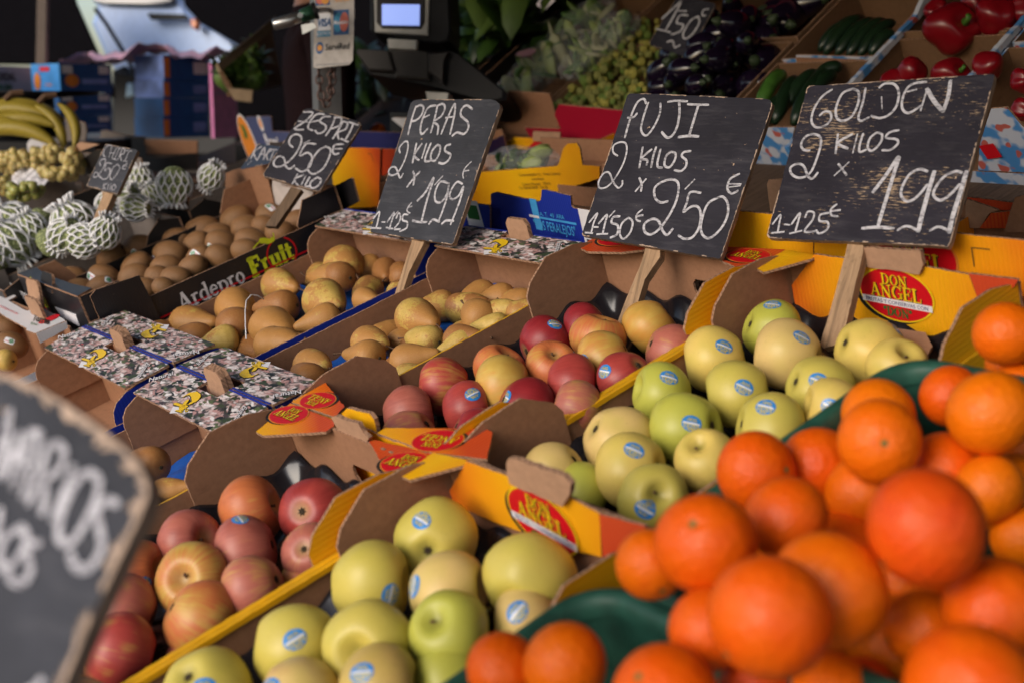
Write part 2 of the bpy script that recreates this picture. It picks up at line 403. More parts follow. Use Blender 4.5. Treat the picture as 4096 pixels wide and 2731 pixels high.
def mat_fuji():
    t = NTB('striped apple skin'); col, amt, rnd = obj_col(t); raw, v = seeded(t, rnd); s = t.sep(raw)
    rho = t.math('SQRT', t.math('ADD', t.math('ADD', t.math('MULTIPLY', s[0], s[0]), t.math('MULTIPLY', s[1], s[1])), .004))
    sv = t.comb(t.math('ADD', t.math('DIVIDE', s[0], rho), t.math('MULTIPLY', rnd, 9)), t.math('DIVIDE', s[1], rho), t.math('MULTIPLY', s[2], .14))
    st = t.noise(sv, 9, 4, .65); big = t.noise(v, 1.1, 2); med = t.noise(v, 3.2, 3)
    m = t.math('ADD', t.math('ADD', t.math('MULTIPLY', st, .95), t.math('MULTIPLY', big, 1.1)), t.math('MULTIPLY', med, .25))
    m = t.math('ADD', m, t.math('SUBTRACT', amt, 1.28))
    k = t.ramp(m, [(.0, 0.0), (.45, 1.0)])
    ground = t.ramp(t.noise(v, 1.6, 2), [(.35, (.50, .30, .06)), (.7, (.60, .42, .10))])
    c = t.mix(k, ground, col)
    dk = t.ramp(m, [(.55, 0.0), (1.0, 1.0)]); c = t.mix(t.math('MULTIPLY', dk, .5), c, (.16, .008, .012))
    dots = t.ramp(t.vor(v, 17), [(.05, 1.0), (.10, 0.0)]); c = t.mix(t.math('MULTIPLY', dots, .55), c, (.62, .42, .18))
    bl = t.ramp(t.noise(v, 7, 4, .7), [(.69, 0.0), (.75, 1.0)]); c = t.mix(t.math('MULTIPLY', bl, .55), c, (.13, .05, .02))
    pole = t.ramp(t.math('DIVIDE', rho, 1.0), [(.10, 1.0), (.36, 0.0)]); c = t.mix(t.math('MULTIPLY', pole, .75), c, (.36, .24, .08))
    t.bump(t.noise(v, 40, 3), .04, .02)
    return t.set(c, t.math('ADD', .33, t.math('MULTIPLY', med, .2)), .45)
def mat_golden():
    t = NTB('yellow green apple skin'); col, amt, rnd = obj_col(t); raw, v = seeded(t, rnd); s = t.sep(raw)
    rho = t.math('SQRT', t.math('ADD', t.math('MULTIPLY', s[0], s[0]), t.math('MULTIPLY', s[1], s[1])))
    big = t.noise(v, 1.0, 2)
    c = t.mix(t.ramp(big, [(.40, 0.0), (.75, .4)]), col, (.46, .42, .060))
    bl = t.ramp(t.math('ADD', t.noise(v, 1.4, 2), t.math('SUBTRACT', amt, .75)), [(.28, 0.0), (.6, .7)]); c = t.mix(bl, c, (.50, .20, .07))
    d = t.vor(v, 11); dots = t.ramp(d, [(.06, 1.0), (.11, 0.0)]); c = t.mix(t.math('MULTIPLY', dots, .7), c, (.20, .13, .03))
    rs = t.ramp(t.noise(v, 6, 6, .8), [(.62, 0.0), (.74, .6)]); c = t.mix(rs, c, (.20, .10, .03))
    pole = t.ramp(rho, [(.06, 1.0), (.28, 0.0)]); c = t.mix(t.math('MULTIPLY', pole, .6), c, (.16, .15, .03))
    t.bump(t.noise(v, 30, 3), .05, .02)
    return t.set(c, .40, .42)
def mat_pear():
    t = NTB('russet pear skin'); col, amt, rnd = obj_col(t); raw, v = seeded(t, rnd)
    big = t.noise(v, 1.0, 2); fine = t.noise(v, 7, 6, .8); spk = t.noise(v, 32, 3, .7)
    m = t.math('ADD', t.math('ADD', t.math('MULTIPLY', big, 1.3), t.math('MULTIPLY', fine, 1.25)), t.math('SUBTRACT', amt, 1.68))
    k = t.ramp(m, [(.0, 0.0), (.07, 1.0)]); k2 = t.ramp(spk, [(.56, 0.0), (.66, .8)])
    yel = t.ramp(t.noise(v, 2, 2), [(.3, (.46, .32, .07)), (.7, (.60, .42, .12))])
    c = t.mix(k, t.mix(k2, yel, (.25, .11, .03)), col)
    c = t.mix(t.math('MULTIPLY', t.ramp(spk, [(.34, 1.0), (.46, 0.0)]), .65), c, (.56, .36, .12))
    t.bump(t.noise(v, 45, 4), .10, .02)
    return t.set(c, .50, .35)
def mat_orange():
    t = NTB('orange peel'); col, amt, rnd = obj_col(t); raw, v = seeded(t, rnd); s = t.sep(raw)
    big = t.noise(v, 1.2, 2); mt_ = t.noise(v, 3.5, 4, .7); c = t.mix(t.math('MULTIPLY', big, .45), col, (.80, .20, .002)); c = t.mix(t.ramp(mt_, [(.55, 0.0), (.75, .45)]), c, (.62, .055, .004)); c = t.mix(t.ramp(t.noise(v, 9, 5, .8), [(.70, 0.0), (.76, .5)]), c, (.35, .16, .05))
    pits = t.vor(v, 26, 'SMOOTH_F1'); c = t.mix(t.ramp(pits, [(.0, .28), (.3, 0.0)]), c, (.45, .08, .0))
    rho = t.math('SQRT', t.math('ADD', t.math('MULTIPLY', s[0], s[0]), t.math('MULTIPLY', s[1], s[1]))); top = t.math('GREATER_THAN', s[2], 0)
    c = t.mix(t.math('MULTIPLY', t.ramp(rho, [(.03, 1.0), (.13, 0.0)]), t.math('MULTIPLY', top, .8)), c, (.20, .15, .03))
    t.bump(t.math('ADD', t.ramp(pits, [(.0, 0.0), (.35, 1.0)]), t.math('MULTIPLY', t.noise(v, 5, 2), 1.2)), .16, .03)
    return t.set(c, .42, .30)
def mat_kiwi():
    t = NTB('kiwi skin'); col, amt, rnd = obj_col(t); raw, v = seeded(t, rnd); s = t.sep(raw)
    n = t.noise(v, 22, 6, .75); b = t.noise(v, 1.6, 2)
    c = t.ramp(n, [(.3, (.125, .055, .022)), (.7, (.33, .160, .068))]); c = t.mix(t.math('MULTIPLY', b, .4), c, (.17, .11, .04))
    hair = t.noise(t.comb(s[0], s[1], t.math('MULTIPLY', s[2], .2)), 60, 4, .8); t.bump(t.math('ADD', hair, n), .22, .02)
    rho = t.math('SQRT', t.math('ADD', t.math('MULTIPLY', s[0], s[0]), t.math('MULTIPLY', s[1], s[1])))
    c = t.mix(t.ramp(rho, [(.09, .9), (.24, 0.0)]), c, (.03, .013, .007))
    return t.set(c, .52, .35, Sheen_Weight=.08, Sheen_Roughness=.4, Sheen_Tint=(.75, .5, .3, 1))
FUJI, GOLD, PEAR, ORAN, KIWI = mat_fuji(), mat_golden(), mat_pear(), mat_orange(), mat_kiwi()
STEM = simple('fruit stem', (.10, .05, .025), .8); CALYX = simple('dry calyx', (.045, .03, .015), .9)
STK_BLUE = simple('sticker blue', (.02, .22, .62), .3, var=.05); STK_Y = simple('sticker yellow', (.62, .50, .05), .35, var=.03); STK_W = simple('sticker white', (.75, .76, .82), .3, var=.03)
STK_G = simple('sticker green', (.02, .22, .08), .35); STK_R = simple('sticker red', (.5, .02, .05), .35)
INK_RED = simple('logo red', (.55, .004, .012), .4, var=.05); INK_YEL = simple('logo yellow', (.78, .55, .01), .4, var=.04); INK_BLK = simple('print black', (.012, .012, .012), .45)
INK_WHT = simple('print white', (.72, .70, .74), .45, var=.03); INK_GRN = simple('print green', (.02, .13, .03), .45); INK_CYAN = simple('print light blue', (.06, .33, .70), .45); INK_ORG = simple('print orange', (.70, .23, .03), .45)
INK_LIME = simple('print lime', (.62, .68, .02), .4); INK_NAVY = simple('print navy', (.02, .05, .18), .45); INK_BROWN = simple('print brown', (.12, .06, .015), .5)

def mat_board(name, base, chips=(.50, .36, .26), scratch=0.0, dust=.25):
    t = NTB(name); c = t.co('Object'); n = t.noise(c, 7, 4, .6); col = t.ramp(n, [(.3, tuple(x*.75 for x in base)), (.72, tuple(x*1.5 for x in base))])
    sm = t.noise(t.co('Object', (1, 5, 1), (0, 0, .5)), 12, 5, .7); col = t.mix(t.ramp(sm, [(.5, 0.0), (.8, dust)]), col, (.25, .24, .26))
    ch = t.noise(c, 120, 3, .6); big = t.noise(c, 14, 3)
    k = t.ramp(t.math('ADD', ch, t.math('MULTIPLY', big, .35)), [(.90, 0.0), (.93, 1.0)]); col = t.mix(k, col, chips)
    if scratch:
        f = t.noise(t.co('Object', (9, 90, 1)), 5.5, 4, .7); g = t.noise(t.co('Object', (1, 1.2, 1)), 9, 3)
        k = t.ramp(t.math('ADD', f, t.math('MULTIPLY', g, scratch)), [(.96, 0.0), (.985, 1.0)]); col = t.mix(k, col, (.42, .30, .19))
    gr = t.wave(t.co('Object', (1, 1, 1)), 60, 3, 'Y', 2); t.bump(t.math('ADD', gr, ch), .12, .001)
    return t.set(col, .7, .18)
def mat_wood(name, col, dark=.5):
    t = NTB(name); c = t.co('Object', (26, 2.2, 26)); n = t.noise(c, 6, 5, .65, .6); c2 = t.ramp(n, [(.3, tuple(x*dark for x in col)), (.65, col)])
    n2 = t.noise(t.co('Object'), 60, 3); c2 = t.mix(t.ramp(n2, [(.6, 0.0), (.75, .5)]), c2, tuple(x*.35 for x in col)); t.bump(n, .3, .002); return t.set(c2, .75, .25)
def mat_chalk():
    t = NTB('chalk marker'); c = t.co('Object'); n = t.noise(t.co('Object', (1, 3, 1), (0, 0, .9)), 85, 5, .8); n2 = t.noise(c, 22, 3)
    k = t.ramp(t.math('ADD', n, t.math('MULTIPLY', n2, .25)), [(.50, (.16, .155, .18)), (.66, (.56, .55, .60))]); return t.set(k, .85, .2)
CHALK = mat_chalk()
BOARD_G = mat_board('grey painted board', (.036, .038, .048), dust=.2); BOARD_D = mat_board('dark painted board', (.022, .021, .030), dust=.18); BOARD_W = mat_board('worn painted board', (.020, .018, .027), scratch=.66, dust=.16)
WORN = simple('worn board edge', (.40, .29, .22), .8, var=.4, nscale=90)
WOOD = mat_wood('pine stick', (.42, .27, .16)); WOODD = mat_wood('old grey stick', (.17, .11, .07)); PLYEDGE = mat_wood('board edge wood', (.36, .24, .16), .25)

METAL = simple('galvanised steel', (.28, .27, .27), .45, metal=.8); STEEL = simple('brushed steel', (.55, .55, .56), .3, metal=.9); RUST = simple('brown chain', (.12, .07, .06), .5, metal=.5)
PLAST_BK = simple('black plastic', (.008, .008, .010), .5, .22, var=.1); PLAST_DG = simple('dark grey plastic', (.028, .025, .025), .5, .3); PLAST_G = simple('light grey plastic', (.45, .44, .42), .4)
GREENP = simple('green crate plastic', (.018, .075, .052), .5, .35, var=.45, nscale=26); BLUELINER = simple('blue tray liner', (.015, .09, .40), .28, var=.2, nscale=20)
TRAYBK = simple('black tray plastic', (.012, .011, .014), .22, var=.1); PAPER = simple('white paper', (.72, .70, .74), .8, var=.04)
FOAM = simple('white foam net', (.70, .70, .73), .75, var=.03)

# ------------------------------------------------------------------ cardboard boxes
TK = .004
def mirrored(P, l): return [(l-a, b) for a, b in reversed(P)]
def crate(name, label, cat, x0, x1, y0, y1, z0, Hh, h, inn, out, edge, gus, endin=None, endout=None, hole=False, group=None, M=DW, rimedge=None, ends='fb', endh=None):
    root = empty(name, M @ T(x0, y0, z0), label, cat, group); w, l = x1-x0, y1-y0; rimedge = rimedge or edge
    root['w'], root['l'], root['h'] = w, l, Hh
    prism('floor', [(TK, TK), (w-TK, TK), (w-TK, l-TK), (TK, l-TK)], 'xy', 0, TK, inn, inn, edge, root, rough=0)
    prism('side_wall', [(0, 0), (l, 0), (l, h), (0, h)], 'yz', 0, TK, out, inn, rimedge, root)
    prism('side_wall', [(0, 0), (l, 0), (l, h), (0, h)], 'yz', w-TK, TK, inn, out, rimedge, root)
    hs = []
    if hole:
        hc, hz = hole[0]*w, Hh*hole[1]
        hs = [[(hc-.045, hz-.006), (hc-.038, hz-.015), (hc+.038, hz-.015), (hc+.045, hz-.006), (hc+.045, hz+.006), (hc+.038, hz+.014), (hc-.038, hz+.014), (hc-.045, hz+.006)]]
    e = endh or Hh
    if 'f' in ends: prism('end_wall', [(TK, 0), (w-TK, 0), (w-TK, e), (TK, e)], 'xz', 0, TK, endout or out, inn, edge, root, holes=hs)
    if 'b' in ends: prism('end_wall', [(TK, 0), (w-TK, 0), (w-TK, e), (TK, e)], 'xz', l-TK, TK, endin or inn, out, edge, root, holes=hs)
    for P in ((gus, mirrored(gus, l)) if gus else ()):
        prism('corner_panel', P, 'yz', TK+.0005, TK, out, inn, edge, root)
        prism('corner_panel', P, 'yz', w-2*TK-.0005, TK, inn, out, edge, root)
    return root
def gus_round(H_, h, g=.115): return [(TK+.001, h-.05), (g, h-.05), (g, H_-.045), (g-.004, H_-.03), (g-.014, H_-.018), (g-.035, H_-.008), (.03, H_-.001), (TK+.001, H_-.001)]
def gus_cham(H_, h, g=.17): return [(TK+.001, h-.05), (g, h-.05), (g, H_-.03), (g-.012, H_-.012), (g-.055, H_+.016), (.055, H_+.014), (TK+.001, H_-.001)]
def loc(root, pts): # display coords -> root's local (translation only)
    o = DW.inverted() @ root.matrix_world.translation; return [(p[0]-o.x, p[1]-o.y) for p in pts]

def tab(root, xc, y, z, w=.062, h=.034, mat=BROWNL, th=.006, tilt=0, back=None):
    P = [(xc-w/2, z-.012), (xc+w/2, z-.012), (xc+w/2, z+h-.010), (xc+w/2-.009, z+h), (xc-w/2+.009, z+h), (xc-w/2, z+h-.010)]
    X = T(xc, y, z) @ RX(tilt) @ T(-xc, -y, -z)
    return prism('grip_tab', P, 'xz', y, th, mat, back or mat, EDGE, root, xf=X, rough=.0008)

# prints ------------------------------------------------------------
PEI = []
def peiro_trace(FM):
    """the blossom flap's logo and words, traced once from the photograph on the nearest flap"""
    mb = MB(); L = lambda P: [hit(px('p', *p), FM, 2, 0).xy for p in P]; k = .00034
    def st(P, w, m, z, sm=True): V, F = ribbon([(q.x, q.y) for q in L(P)], w, smooth=sm, taper=.6); flat(mb, V, F, m, z)
    wsh = L([(820, 440), (1010, 440), (1010, 380), (850, 380)]); V = [Vector((p.x, p.y)) for p in wsh]; flat(mb, V, [(0, 1, 2, 3)], INK_WHT, .0004)
    sw = [(945, 300), (990, 275), (1040, 272), (1068, 300), (1066, 330), (1030, 355), (985, 372)]; ws = [.003, .009, .013, .015, .013, .009, .003]
    for z, e, m in ((.0009, .003, INK_BLK), (.0015, 0, YEL)):
        st(sw, [q+e for q in ws for _ in (0, 1)], m, z); st([(985, 330), (950, 385), (925, 425)], .008+e, m, z); st([(865, 355), (915, 372), (990, 392)], .0055+e, m, z); st([(885, 420), (940, 438)], .005+e, m, z)
        text_quad(mb, FM, 'p', (905, 412), (995, 440), (925, 368), 'eiro', m, z+.0001, .05 if m is INK_BLK else .015, .1)
        c2 = INK_BLK if m is INK_BLK else INK_WHT; b2 = .045 if m is INK_BLK else .012
        text_quad(mb, FM, 'p', (610, 150), (850, 92), (595, 118), 'Natural', c2, z, b2, .35); text_quad(mb, FM, 'p', (1535, 395), (1430, 550), (1580, 410), 'Exquisita', c2, z, b2, .35)
    return mb
def peiro_print(root, M, w):
    if not PEI: PEI.append(peiro_trace(root.matrix_world @ M)); PEI.append(w)
    m0, k = PEI[0], w/PEI[1]; mb = MB(); mb.V = [M @ Vector((v.x*k, v.y, v.z)) for v in m0.V]; mb.F = m0.F; mb.I = m0.I; mb.mats = m0.mats; mb.build('printed_logo', root)
def angel_logo(root, M, w, full=True, mb=None, name='printed_logo', asp=.62):
    own = mb is None; mb = mb or MB(); a, b = w/2, w/2*asp
    V, F = disc(a, b, 44); flat(mb, V, F, INK_BLK, .0004, M, -.055*w, -.035*w); V, F = disc(a*1.01, b*1.02, 44); flat(mb, V, F, INK_YEL if full else INK_ORG, .0007, M)
    V, F = disc(a*.965, b*.96, 44); flat(mb, V, F, INK_RED, .0010, M)
    y1, h1, y2, h2 = (b*.56, b*.40, b*.10, b*.50) if full else (b*.45, b*.42, -b*.12, b*.56)
    for txt, yy, hh in (('DON', y1, h1), ('ANGEL', y2, h2)):
        for V, F in glyphs(txt, hh, 1.12): flat(mb, V, F, INK_BLK, .0013, M, w*.010, yy-w*.008)
        for V, F in glyphs(txt, hh, .86): flat(mb, V, F, INK_YEL, .0017, M, 0, yy)
    if full:
        V, F = rect(w*.94, b*.24); flat(mb, V, F, INK_WHT, .0014, M, 0, -b*.30)
        V, F = font_mesh('FRUTAS Y CONSERVAS CON', b*.145, .008); flat(mb, V, F, INK_NAVY, .0018, M, 0, -b*.30)
        for V, F in glyphs('"DON"', b*.34, 1.1): flat(mb, V, F, INK_GRN, .0016, M, 0, -b*.66)
    if own: mb.build(name, root)

# ---- pear boxes (brown inside, blue outside, blossom flaps)
FW = .155                                        # height of an end wall
def pear_box(label, x0, x1, y0, y1, front=True, back=True, z=-FW, name='pear_box'):
    r = crate(name, label, 'fruit box', x0, x1, y0, y1, z, FW, FW-.052, BROWN, BLUE, EDGE, gus_round(FW, FW-.052), group='brown and blue pear boxes')
    w, l = x1-x0, y1-y0; d = .080
    for side, on in (('f', front), ('b', back)):
        if not on: continue
        c = w/2
        P = [(-.003, 0), (c-.040, 0), (c-.040, .020), (c+.040, .020), (c+.040, 0), (w+.003, 0), (w+.002, d*.4), (w-.004, d), (.004, d), (-.002, d*.4)]
        if side == 'f': X = T(0, 0, FW+.001) @ RX(R(-3.0))
        else: X = T(w, l, FW+.001) @ RZ(math.pi) @ RX(R(-3.5))
        prism('top_flap', P, 'xy', 0, TK, BROWN, FLOWER, EDGE, r, xf=X, rough=.0007)
        # blue fold along the hinge
        prism('fold_strip', [(.002, -.0030), (c-.04, -.0030), (c-.04, .0002), (.002, .0002)], 'xy', TK+.0003, .0008, BLUE, BLUE, BLUE, r, xf=X, rough=0)
        prism('fold_strip', [(c+.04, -.0030), (w-.002, -.0030), (w-.002, .0002), (c+.04, .0002)], 'xy', TK+.0003, .0008, BLUE, BLUE, BLUE, r, xf=X, rough=0)
        # print: v axis from the inner edge towards the hinge
        peiro_print(r, X @ T(c, d, TK) @ RZ(math.pi), w)
        tab(r, c, -.003 if side == 'f' else l-.004, FW, th=.008, tilt=R(1 if side == 'f' else -1))
    return r
PB = {}
_p = 'first: the flap the print is traced from'
PB['p1f'] = pear_box('empty-looking pear box at left, behind the rounded front board', -2.435, -2.000, -.010, .594, front=False)
PB['p1m'] = pear_box('pear box with white thread over its pears, beside the black kiwi box', -2.435, -2.000, .602, 1.205)
PB['p2m'] = pear_box('pear box between the threaded pear box and the striped apples', -1.970, -1.632, .602, 1.205)
PB['p2f'] = pear_box('pear box with crumpled blue liner, left of the front striped apples', -1.968, -1.632, -.010, .594, front=False)

# ---- orange and yellow apple boxes
AX = angel_print('yellow to red box print across', 'x', .2, .23); AXW = angel_print('yellow to red side print', 'y', .07, .30)
AFL = angel_print('orange flap print', 'd', .10, .13); AFR = angel_print('red flap print', 'x', .02, .12); AFF = angel_print('front orange flap print', 'd', .54, .12); AFM = angel_print('middle orange flap print', 'd', -.09, .17)
YELR = simple('yellow rim fold', (.72, .36, .006), .45)
RIMY = simple('yellow rim edge', (.62, .33, .01), .5)
def apple_box(label, x0, x1, y0, y1, name='apple_box', rim=None, hole=(.5, .6)):
    r_ = crate(name, label, 'fruit box', x0, x1, y0, y1, -FW, FW, FW-.046, BROWN, AXW, EDGE, gus_cham(FW, FW-.046), hole=hole, group='yellow and orange apple boxes', rimedge=rim or RIMY)
    if not hole:
        for k in (0, 1): prism('rim_fold', [(.165, FW-.052), (y1-y0-.165, FW-.052), (y1-y0-.165, FW-.0455), (.165, FW-.0455)], 'yz', (-.0075, .0042)[k], (.0072, .004)[k], YELR, YELR, YELR, r_, rough=.0003)
    return r_
AB = {}
AB['fm'] = apple_box('open box of striped red apples behind the two short orange flaps', -1.625, -1.252, .630, 1.232, hole=(.70, .62))
AB['gm'] = apple_box('open box of stickered yellow apples under the widest chalk board', -1.245, -.865, .648, 1.268, hole=False)
AB['ff'] = apple_box('open box of striped red apples beside the rounded front board', -1.625, -1.252, .010, .612, hole=(.60, .60))
AB['gf'] = apple_box('open box of yellow green apples in front of the hanging yellow panel', -1.245, -.865, .015, .640, hole=False)

def flat_flap(root, crop, pts, z, mtop, name='top_flap', rough=.0007):
    P = [hit(px(crop, *p), DW, 2, z) for p in pts]; P = loc(root, P); o = (DW.inverted() @ root.matrix_world.translation).z
    return prism(name, P, 'xy', z-o-TK, TK, BROWN, mtop, EDGE, root, rough=rough)
def logo_on(root, crop, pc, pr, axis, val, w, full, asp=.62, MM=DW):
    Mi = root.matrix_world.inverted() @ MM
    angel_logo(root, Mi @ frame_on(MM, axis, val, px(crop, *pc), px(crop, *pr)), w, full, asp=asp)
# striped apple boxes: flaps at the seam of the front and middle row
flat_flap(AB['ff'], 'r', [(-95, 470), (-150, 440), (120, 218), (465, 352), (462, 395), (400, 440), (60, 462)], .002, AFF)
flat_flap(AB['fm'], 'r', [(130, 208), (395, 55), (545, 245), (470, 325)], .002, AFM)
flat_flap(AB['ff'], 'r', [(728, 492), (1235, 612), (1530, 662), (1060, 812), (930, 775), (885, 782)], .000, AFF)
flat_flap(AB['fm'], 'r', [(800, 452), (865, 410), (1655, 418), (1705, 445), (1660, 655), (1235, 605)], .003, AFL)
flat_flap(AB['gf'], 'r', [(1235, 606), (1540, 668), (1482, 702), (1055, 818), (985, 790)], .0065, AFR)
logo_on(AB['ff'], 'r', (108, 312), (205, 345), 2, .002, .078, False, .62)
logo_on(AB['fm'], 'r', (335, 200), (240, 170), 2, .002, .072, False, .62)
logo_on(AB['fm'], 'r', (1275, 515), (1150, 500), 2, .003, .078, False, .66)
logo_on(AB['ff'], 'r', (1020, 690), (1130, 712), 2, .000, .075, False, .66)
# torn middle with its tabs
for rt, pts, m in ((AB['fm'], [(520, 300), (562, 258), (742, 300), (775, 345), (800, 452), (735, 500)], 'y'), (AB['ff'], [(440, 330), (480, 318), (570, 360), (650, 375), (690, 450), (735, 492), (715, 530), (590, 480), (500, 440)], 'b')):
    yv = .633 if m == 'y' else .610
    P = [hit(px('r', *p), DW, 1, yv) for p in pts]; o = DW.inverted() @ rt.matrix_world.translation
    prism('grip_tab', [(p.x-o.x, p.z-o.z) for p in P], 'xz', yv-o.y, TK*1.5, AX if m == 'y' else BROWNL, BROWNL, EDGE, rt, rough=.001)
def hang_panel(root, yv, pts, crop, mat):
    P = [hit(px(crop, *p), DW, 1, yv) for p in pts]; o = DW.inverted() @ root.matrix_world.translation
    return prism('hanging_flap', [(p.x-o.x, p.z-o.z) for p in P], 'xz', yv-o.y, TK, mat, BROWN, EDGE, root)
hang_panel(AB['gf'], .628, [(1500, 672), (1490, 690), (1368, 905), (1400, 1010), (1720, 1150), (2350, 1372), (2560, 1425), (2545, 1080), (2310, 960), (1825, 790)], 'r', AX)
hang_panel(AB['gm'], 1.256, [(828, 215), (815, 235), (665, 440), (712, 705), (900, 800), (1300, 900), (1690, 900), (1910, 760), (1915, 590), (2010, 520), (1950, 362), (1600, 300), (1160, 262)], 'n', AX)
logo_on(AB['gf'], 'r', (2095, 1140), (2290, 1245), 1, .6268, .118, True, .66)
logo_on(AB['gm'], 'n', (1425, 508), (1600, 540), 1, 1.2548, .118, True, .66)
def corner_red(root, yv, pts, crop, mat):
    P = [hit(px(crop, *p), DW, 1, yv) for p in pts]; o = DW.inverted() @ root.matrix_world.translation
    prism('corner_flap', [(p.x-o.x, p.z-o.z) for p in P], 'xz', yv-o.y, TK, mat, BROWN, EDGE, root)
REDP = glossprint('red box print', (.55, .055, .015), .45)
corner_red(AB['gf'], .622, [(2540, 1085), (2570, 1425), (2720, 1360), (2900, 1240), (2900, 1180)], 'r', REDP)
corner_red(AB['gm'], 1.250, [(1952, 355), (2010, 520), (2130, 540), (2140, 640), (2310, 400)], 'n', REDP)
def traced_tab(root, yv, pts, crop, mat=BROWNL):
    P = [hit(px(crop, *p), DW, 1, yv) for p in pts]; o = DW.inverted() @ root.matrix_world.translation
    prism('grip_tab', [(p.x-o.x, p.z-o.z) for p in P], 'xz', yv-o.y, TK*1.6, mat, BROWN, EDGE, root, rough=.001)
traced_tab(AB['gf'], .620, [(1820, 780), (1812, 690), (1830, 650), (1880, 655), (2270, 790), (2320, 850), (2310, 930), (2250, 1030), (1840, 850)], 'r')
traced_tab(AB['gm'], 1.248, [(1170, 305), (1180, 165), (1600, 190), (1620, 290), (1590, 362), (1400, 330)], 'n')
# flaps at the back of the middle row
flat_flap(AB['fm'], 'f', [(300, 228), (452, 302), (538, 285), (750, 166), (345, 146)], .002, AFR)
flat_flap(AB['gm'], 'f', [(538, 288), (600, 318), (925, 227), (962, 205), (750, 166)], .004, AFR)
flat_flap(AB['fm'], 'e', [(1700, 150), (1812, 84), (1965, 60), (2190, 100), (2150, 165), (1990, 184), (1760, 178)], .002, AFL)
logo_on(AB['fm'], 'f', (500, 210), (590, 225), 2, .002, .080, False, .60)
logo_on(AB['fm'], 'e', (1960, 105), (2050, 115), 2, .002, .080, False, .60)
# lying brown flap with its round hole in the yellow apples' back corner
P_ = [hit(px('n', *p), DW, 2, -.085) for p in [(1430, 770), (1640, 800), (1690, 900), (1640, 985), (1440, 900)]]
prism('tuck_flap', loc(AB['gm'], P_), 'xy', FW-.085, TK, BROWNL, BROWNL, EDGE, AB['gm'])
m_ = MB(); q_ = [hit(px('n', *p), DW, 1, 1.2545) for p in [(1370, 720), (1395, 700), (1440, 705), (1480, 735), (1490, 770), (1430, 765), (1380, 760)]]; o_ = DW.inverted() @ AB['gm'].matrix_world.translation
prism('vent_hole', [(p.x-o_.x, p.z-o_.z) for p in q_], 'xz', 1.2545-o_.y, .001, INK_BLK, INK_BLK, INK_BLK, AB['gm'], rough=0)
# black moulded trays under the apples
def tray(root, label, z, nx=4, ny=7):
    w, l = root['w'], root['l']; o = root.matrix_world; W_, L_ = w-.016, l-.016
    nxs, nys = nx*8, ny*8; V = []; F = []
    for j in range(nys+1):
        for i in range(nxs+1):
            x, y = W_*i/nxs, L_*j/nys; hh = math.cos(2*math.pi*nx*i/nxs)+math.cos(2*math.pi*ny*j/nys)
            e = min(i, nxs-i, j, nys-j); V.append((.008+x, .008+y, z+hh*.008+(.02 if e < 2 else 0)))
    for j in range(nys):
        for i in range(nxs): F.append((j*(nxs+1)+i, j*(nxs+1)+i+1, (j+1)*(nxs+1)+i+1, (j+1)*(nxs+1)+i))
    ob = link('moulded_tray', mesh('moulded_tray', V, F, [TRAYBK], smooth=True), None, o.copy()); tag(ob, label, 'fruit tray', 'black moulded trays under the apples'); return ob
tray(AB['fm'], 'black dimpled tray under the middle box of striped apples', .045)
tray(AB['gm'], 'black dimpled tray under the middle box of yellow apples', .045)
tray(AB['ff'], 'black glossy tray corner showing behind the front striped apples', .050)
tray(AB['gf'], 'black dimpled tray showing behind the front yellow green apples', .050)
def liner(root, label, z, edges):
    w, l = root['w'], root['l']; o = root.matrix_world; n, m = 30, 46; V = []; F = []
    for j in range(m+1):
        for i in range(n+1):
            x = .007+(w-.014)*i/n; y = .007+(l-.014)*j/m; e = min(i, n-i, j, m-j)
            zz = z+.006*math.sin(x*70+j*.4)*math.cos(y*60)+random.uniform(-.002, .002)+(.026 if e == 0 else .020 if e == 1 else .006 if e == 2 else 0)*edges
            V.append((x, y, zz))
    for j in range(m):
        for i in range(n): F.append((j*(n+1)+i, j*(n+1)+i+1, (j+1)*(n+1)+i+1, (j+1)*(n+1)+i))
    ob = link('tray_liner', mesh('tray_liner', V, F, [BLUELINER], smooth=True), None, o.copy()); tag(ob, label, 'tray liner', 'blue plastic tray liners'); return ob
liner(PB['p1m'], 'blue liner under the pears crossed by a white thread', .026, 1)
liner(PB['p2m'], 'blue liner under the pears beside the striped apples', .026, 1)
liner(PB['p2f'], 'crumpled blue liner in the pear box left of the front apples', .010, .25)

# ------------------------------------------------------------------ fruit shapes (radius about 1, stem towards +z)
def lathe_fruit(name, prof, mat, nu=32, nv=24, lob=0, lobamp=0, seed=0, asym=.04):
    rng = random.Random(seed); ph = [rng.uniform(0, 6.28) for _ in range(6)]; V = []; F = []
    for j in range(nv+1):
        th = math.pi*j/nv; r, z = prof(th)
        for i in range(nu):
            q = 2*math.pi*i/nu
            wob = 1+asym*math.sin(q+ph[0])*math.sin(th+ph[1])+asym*.6*math.sin(2*q+ph[2])+lobamp*math.cos(lob*q+ph[3])*(.25+.75*(th/math.pi)**2 if lob else 0)
            V.append(Vector((r*wob*math.cos(q), r*wob*math.sin(q), z*(1+asym*.8*math.sin(q+ph[4])*math.sin(th)))))
    for j in range(nv):
        for i in range(nu): F.append((j*nu+i, (j+1)*nu+i, (j+1)*nu+(i+1) % nu, j*nu+(i+1) % nu))
    me = mesh(name, V, F, [mat], smooth=True); bm = bmesh.new(); bm.from_mesh(me); bmesh.ops.remove_doubles(bm, verts=bm.verts, dist=1e-4); bm.to_mesh(me); bm.free()
    me.polygons.foreach_set('use_smooth', [True]*len(me.polygons)); return me
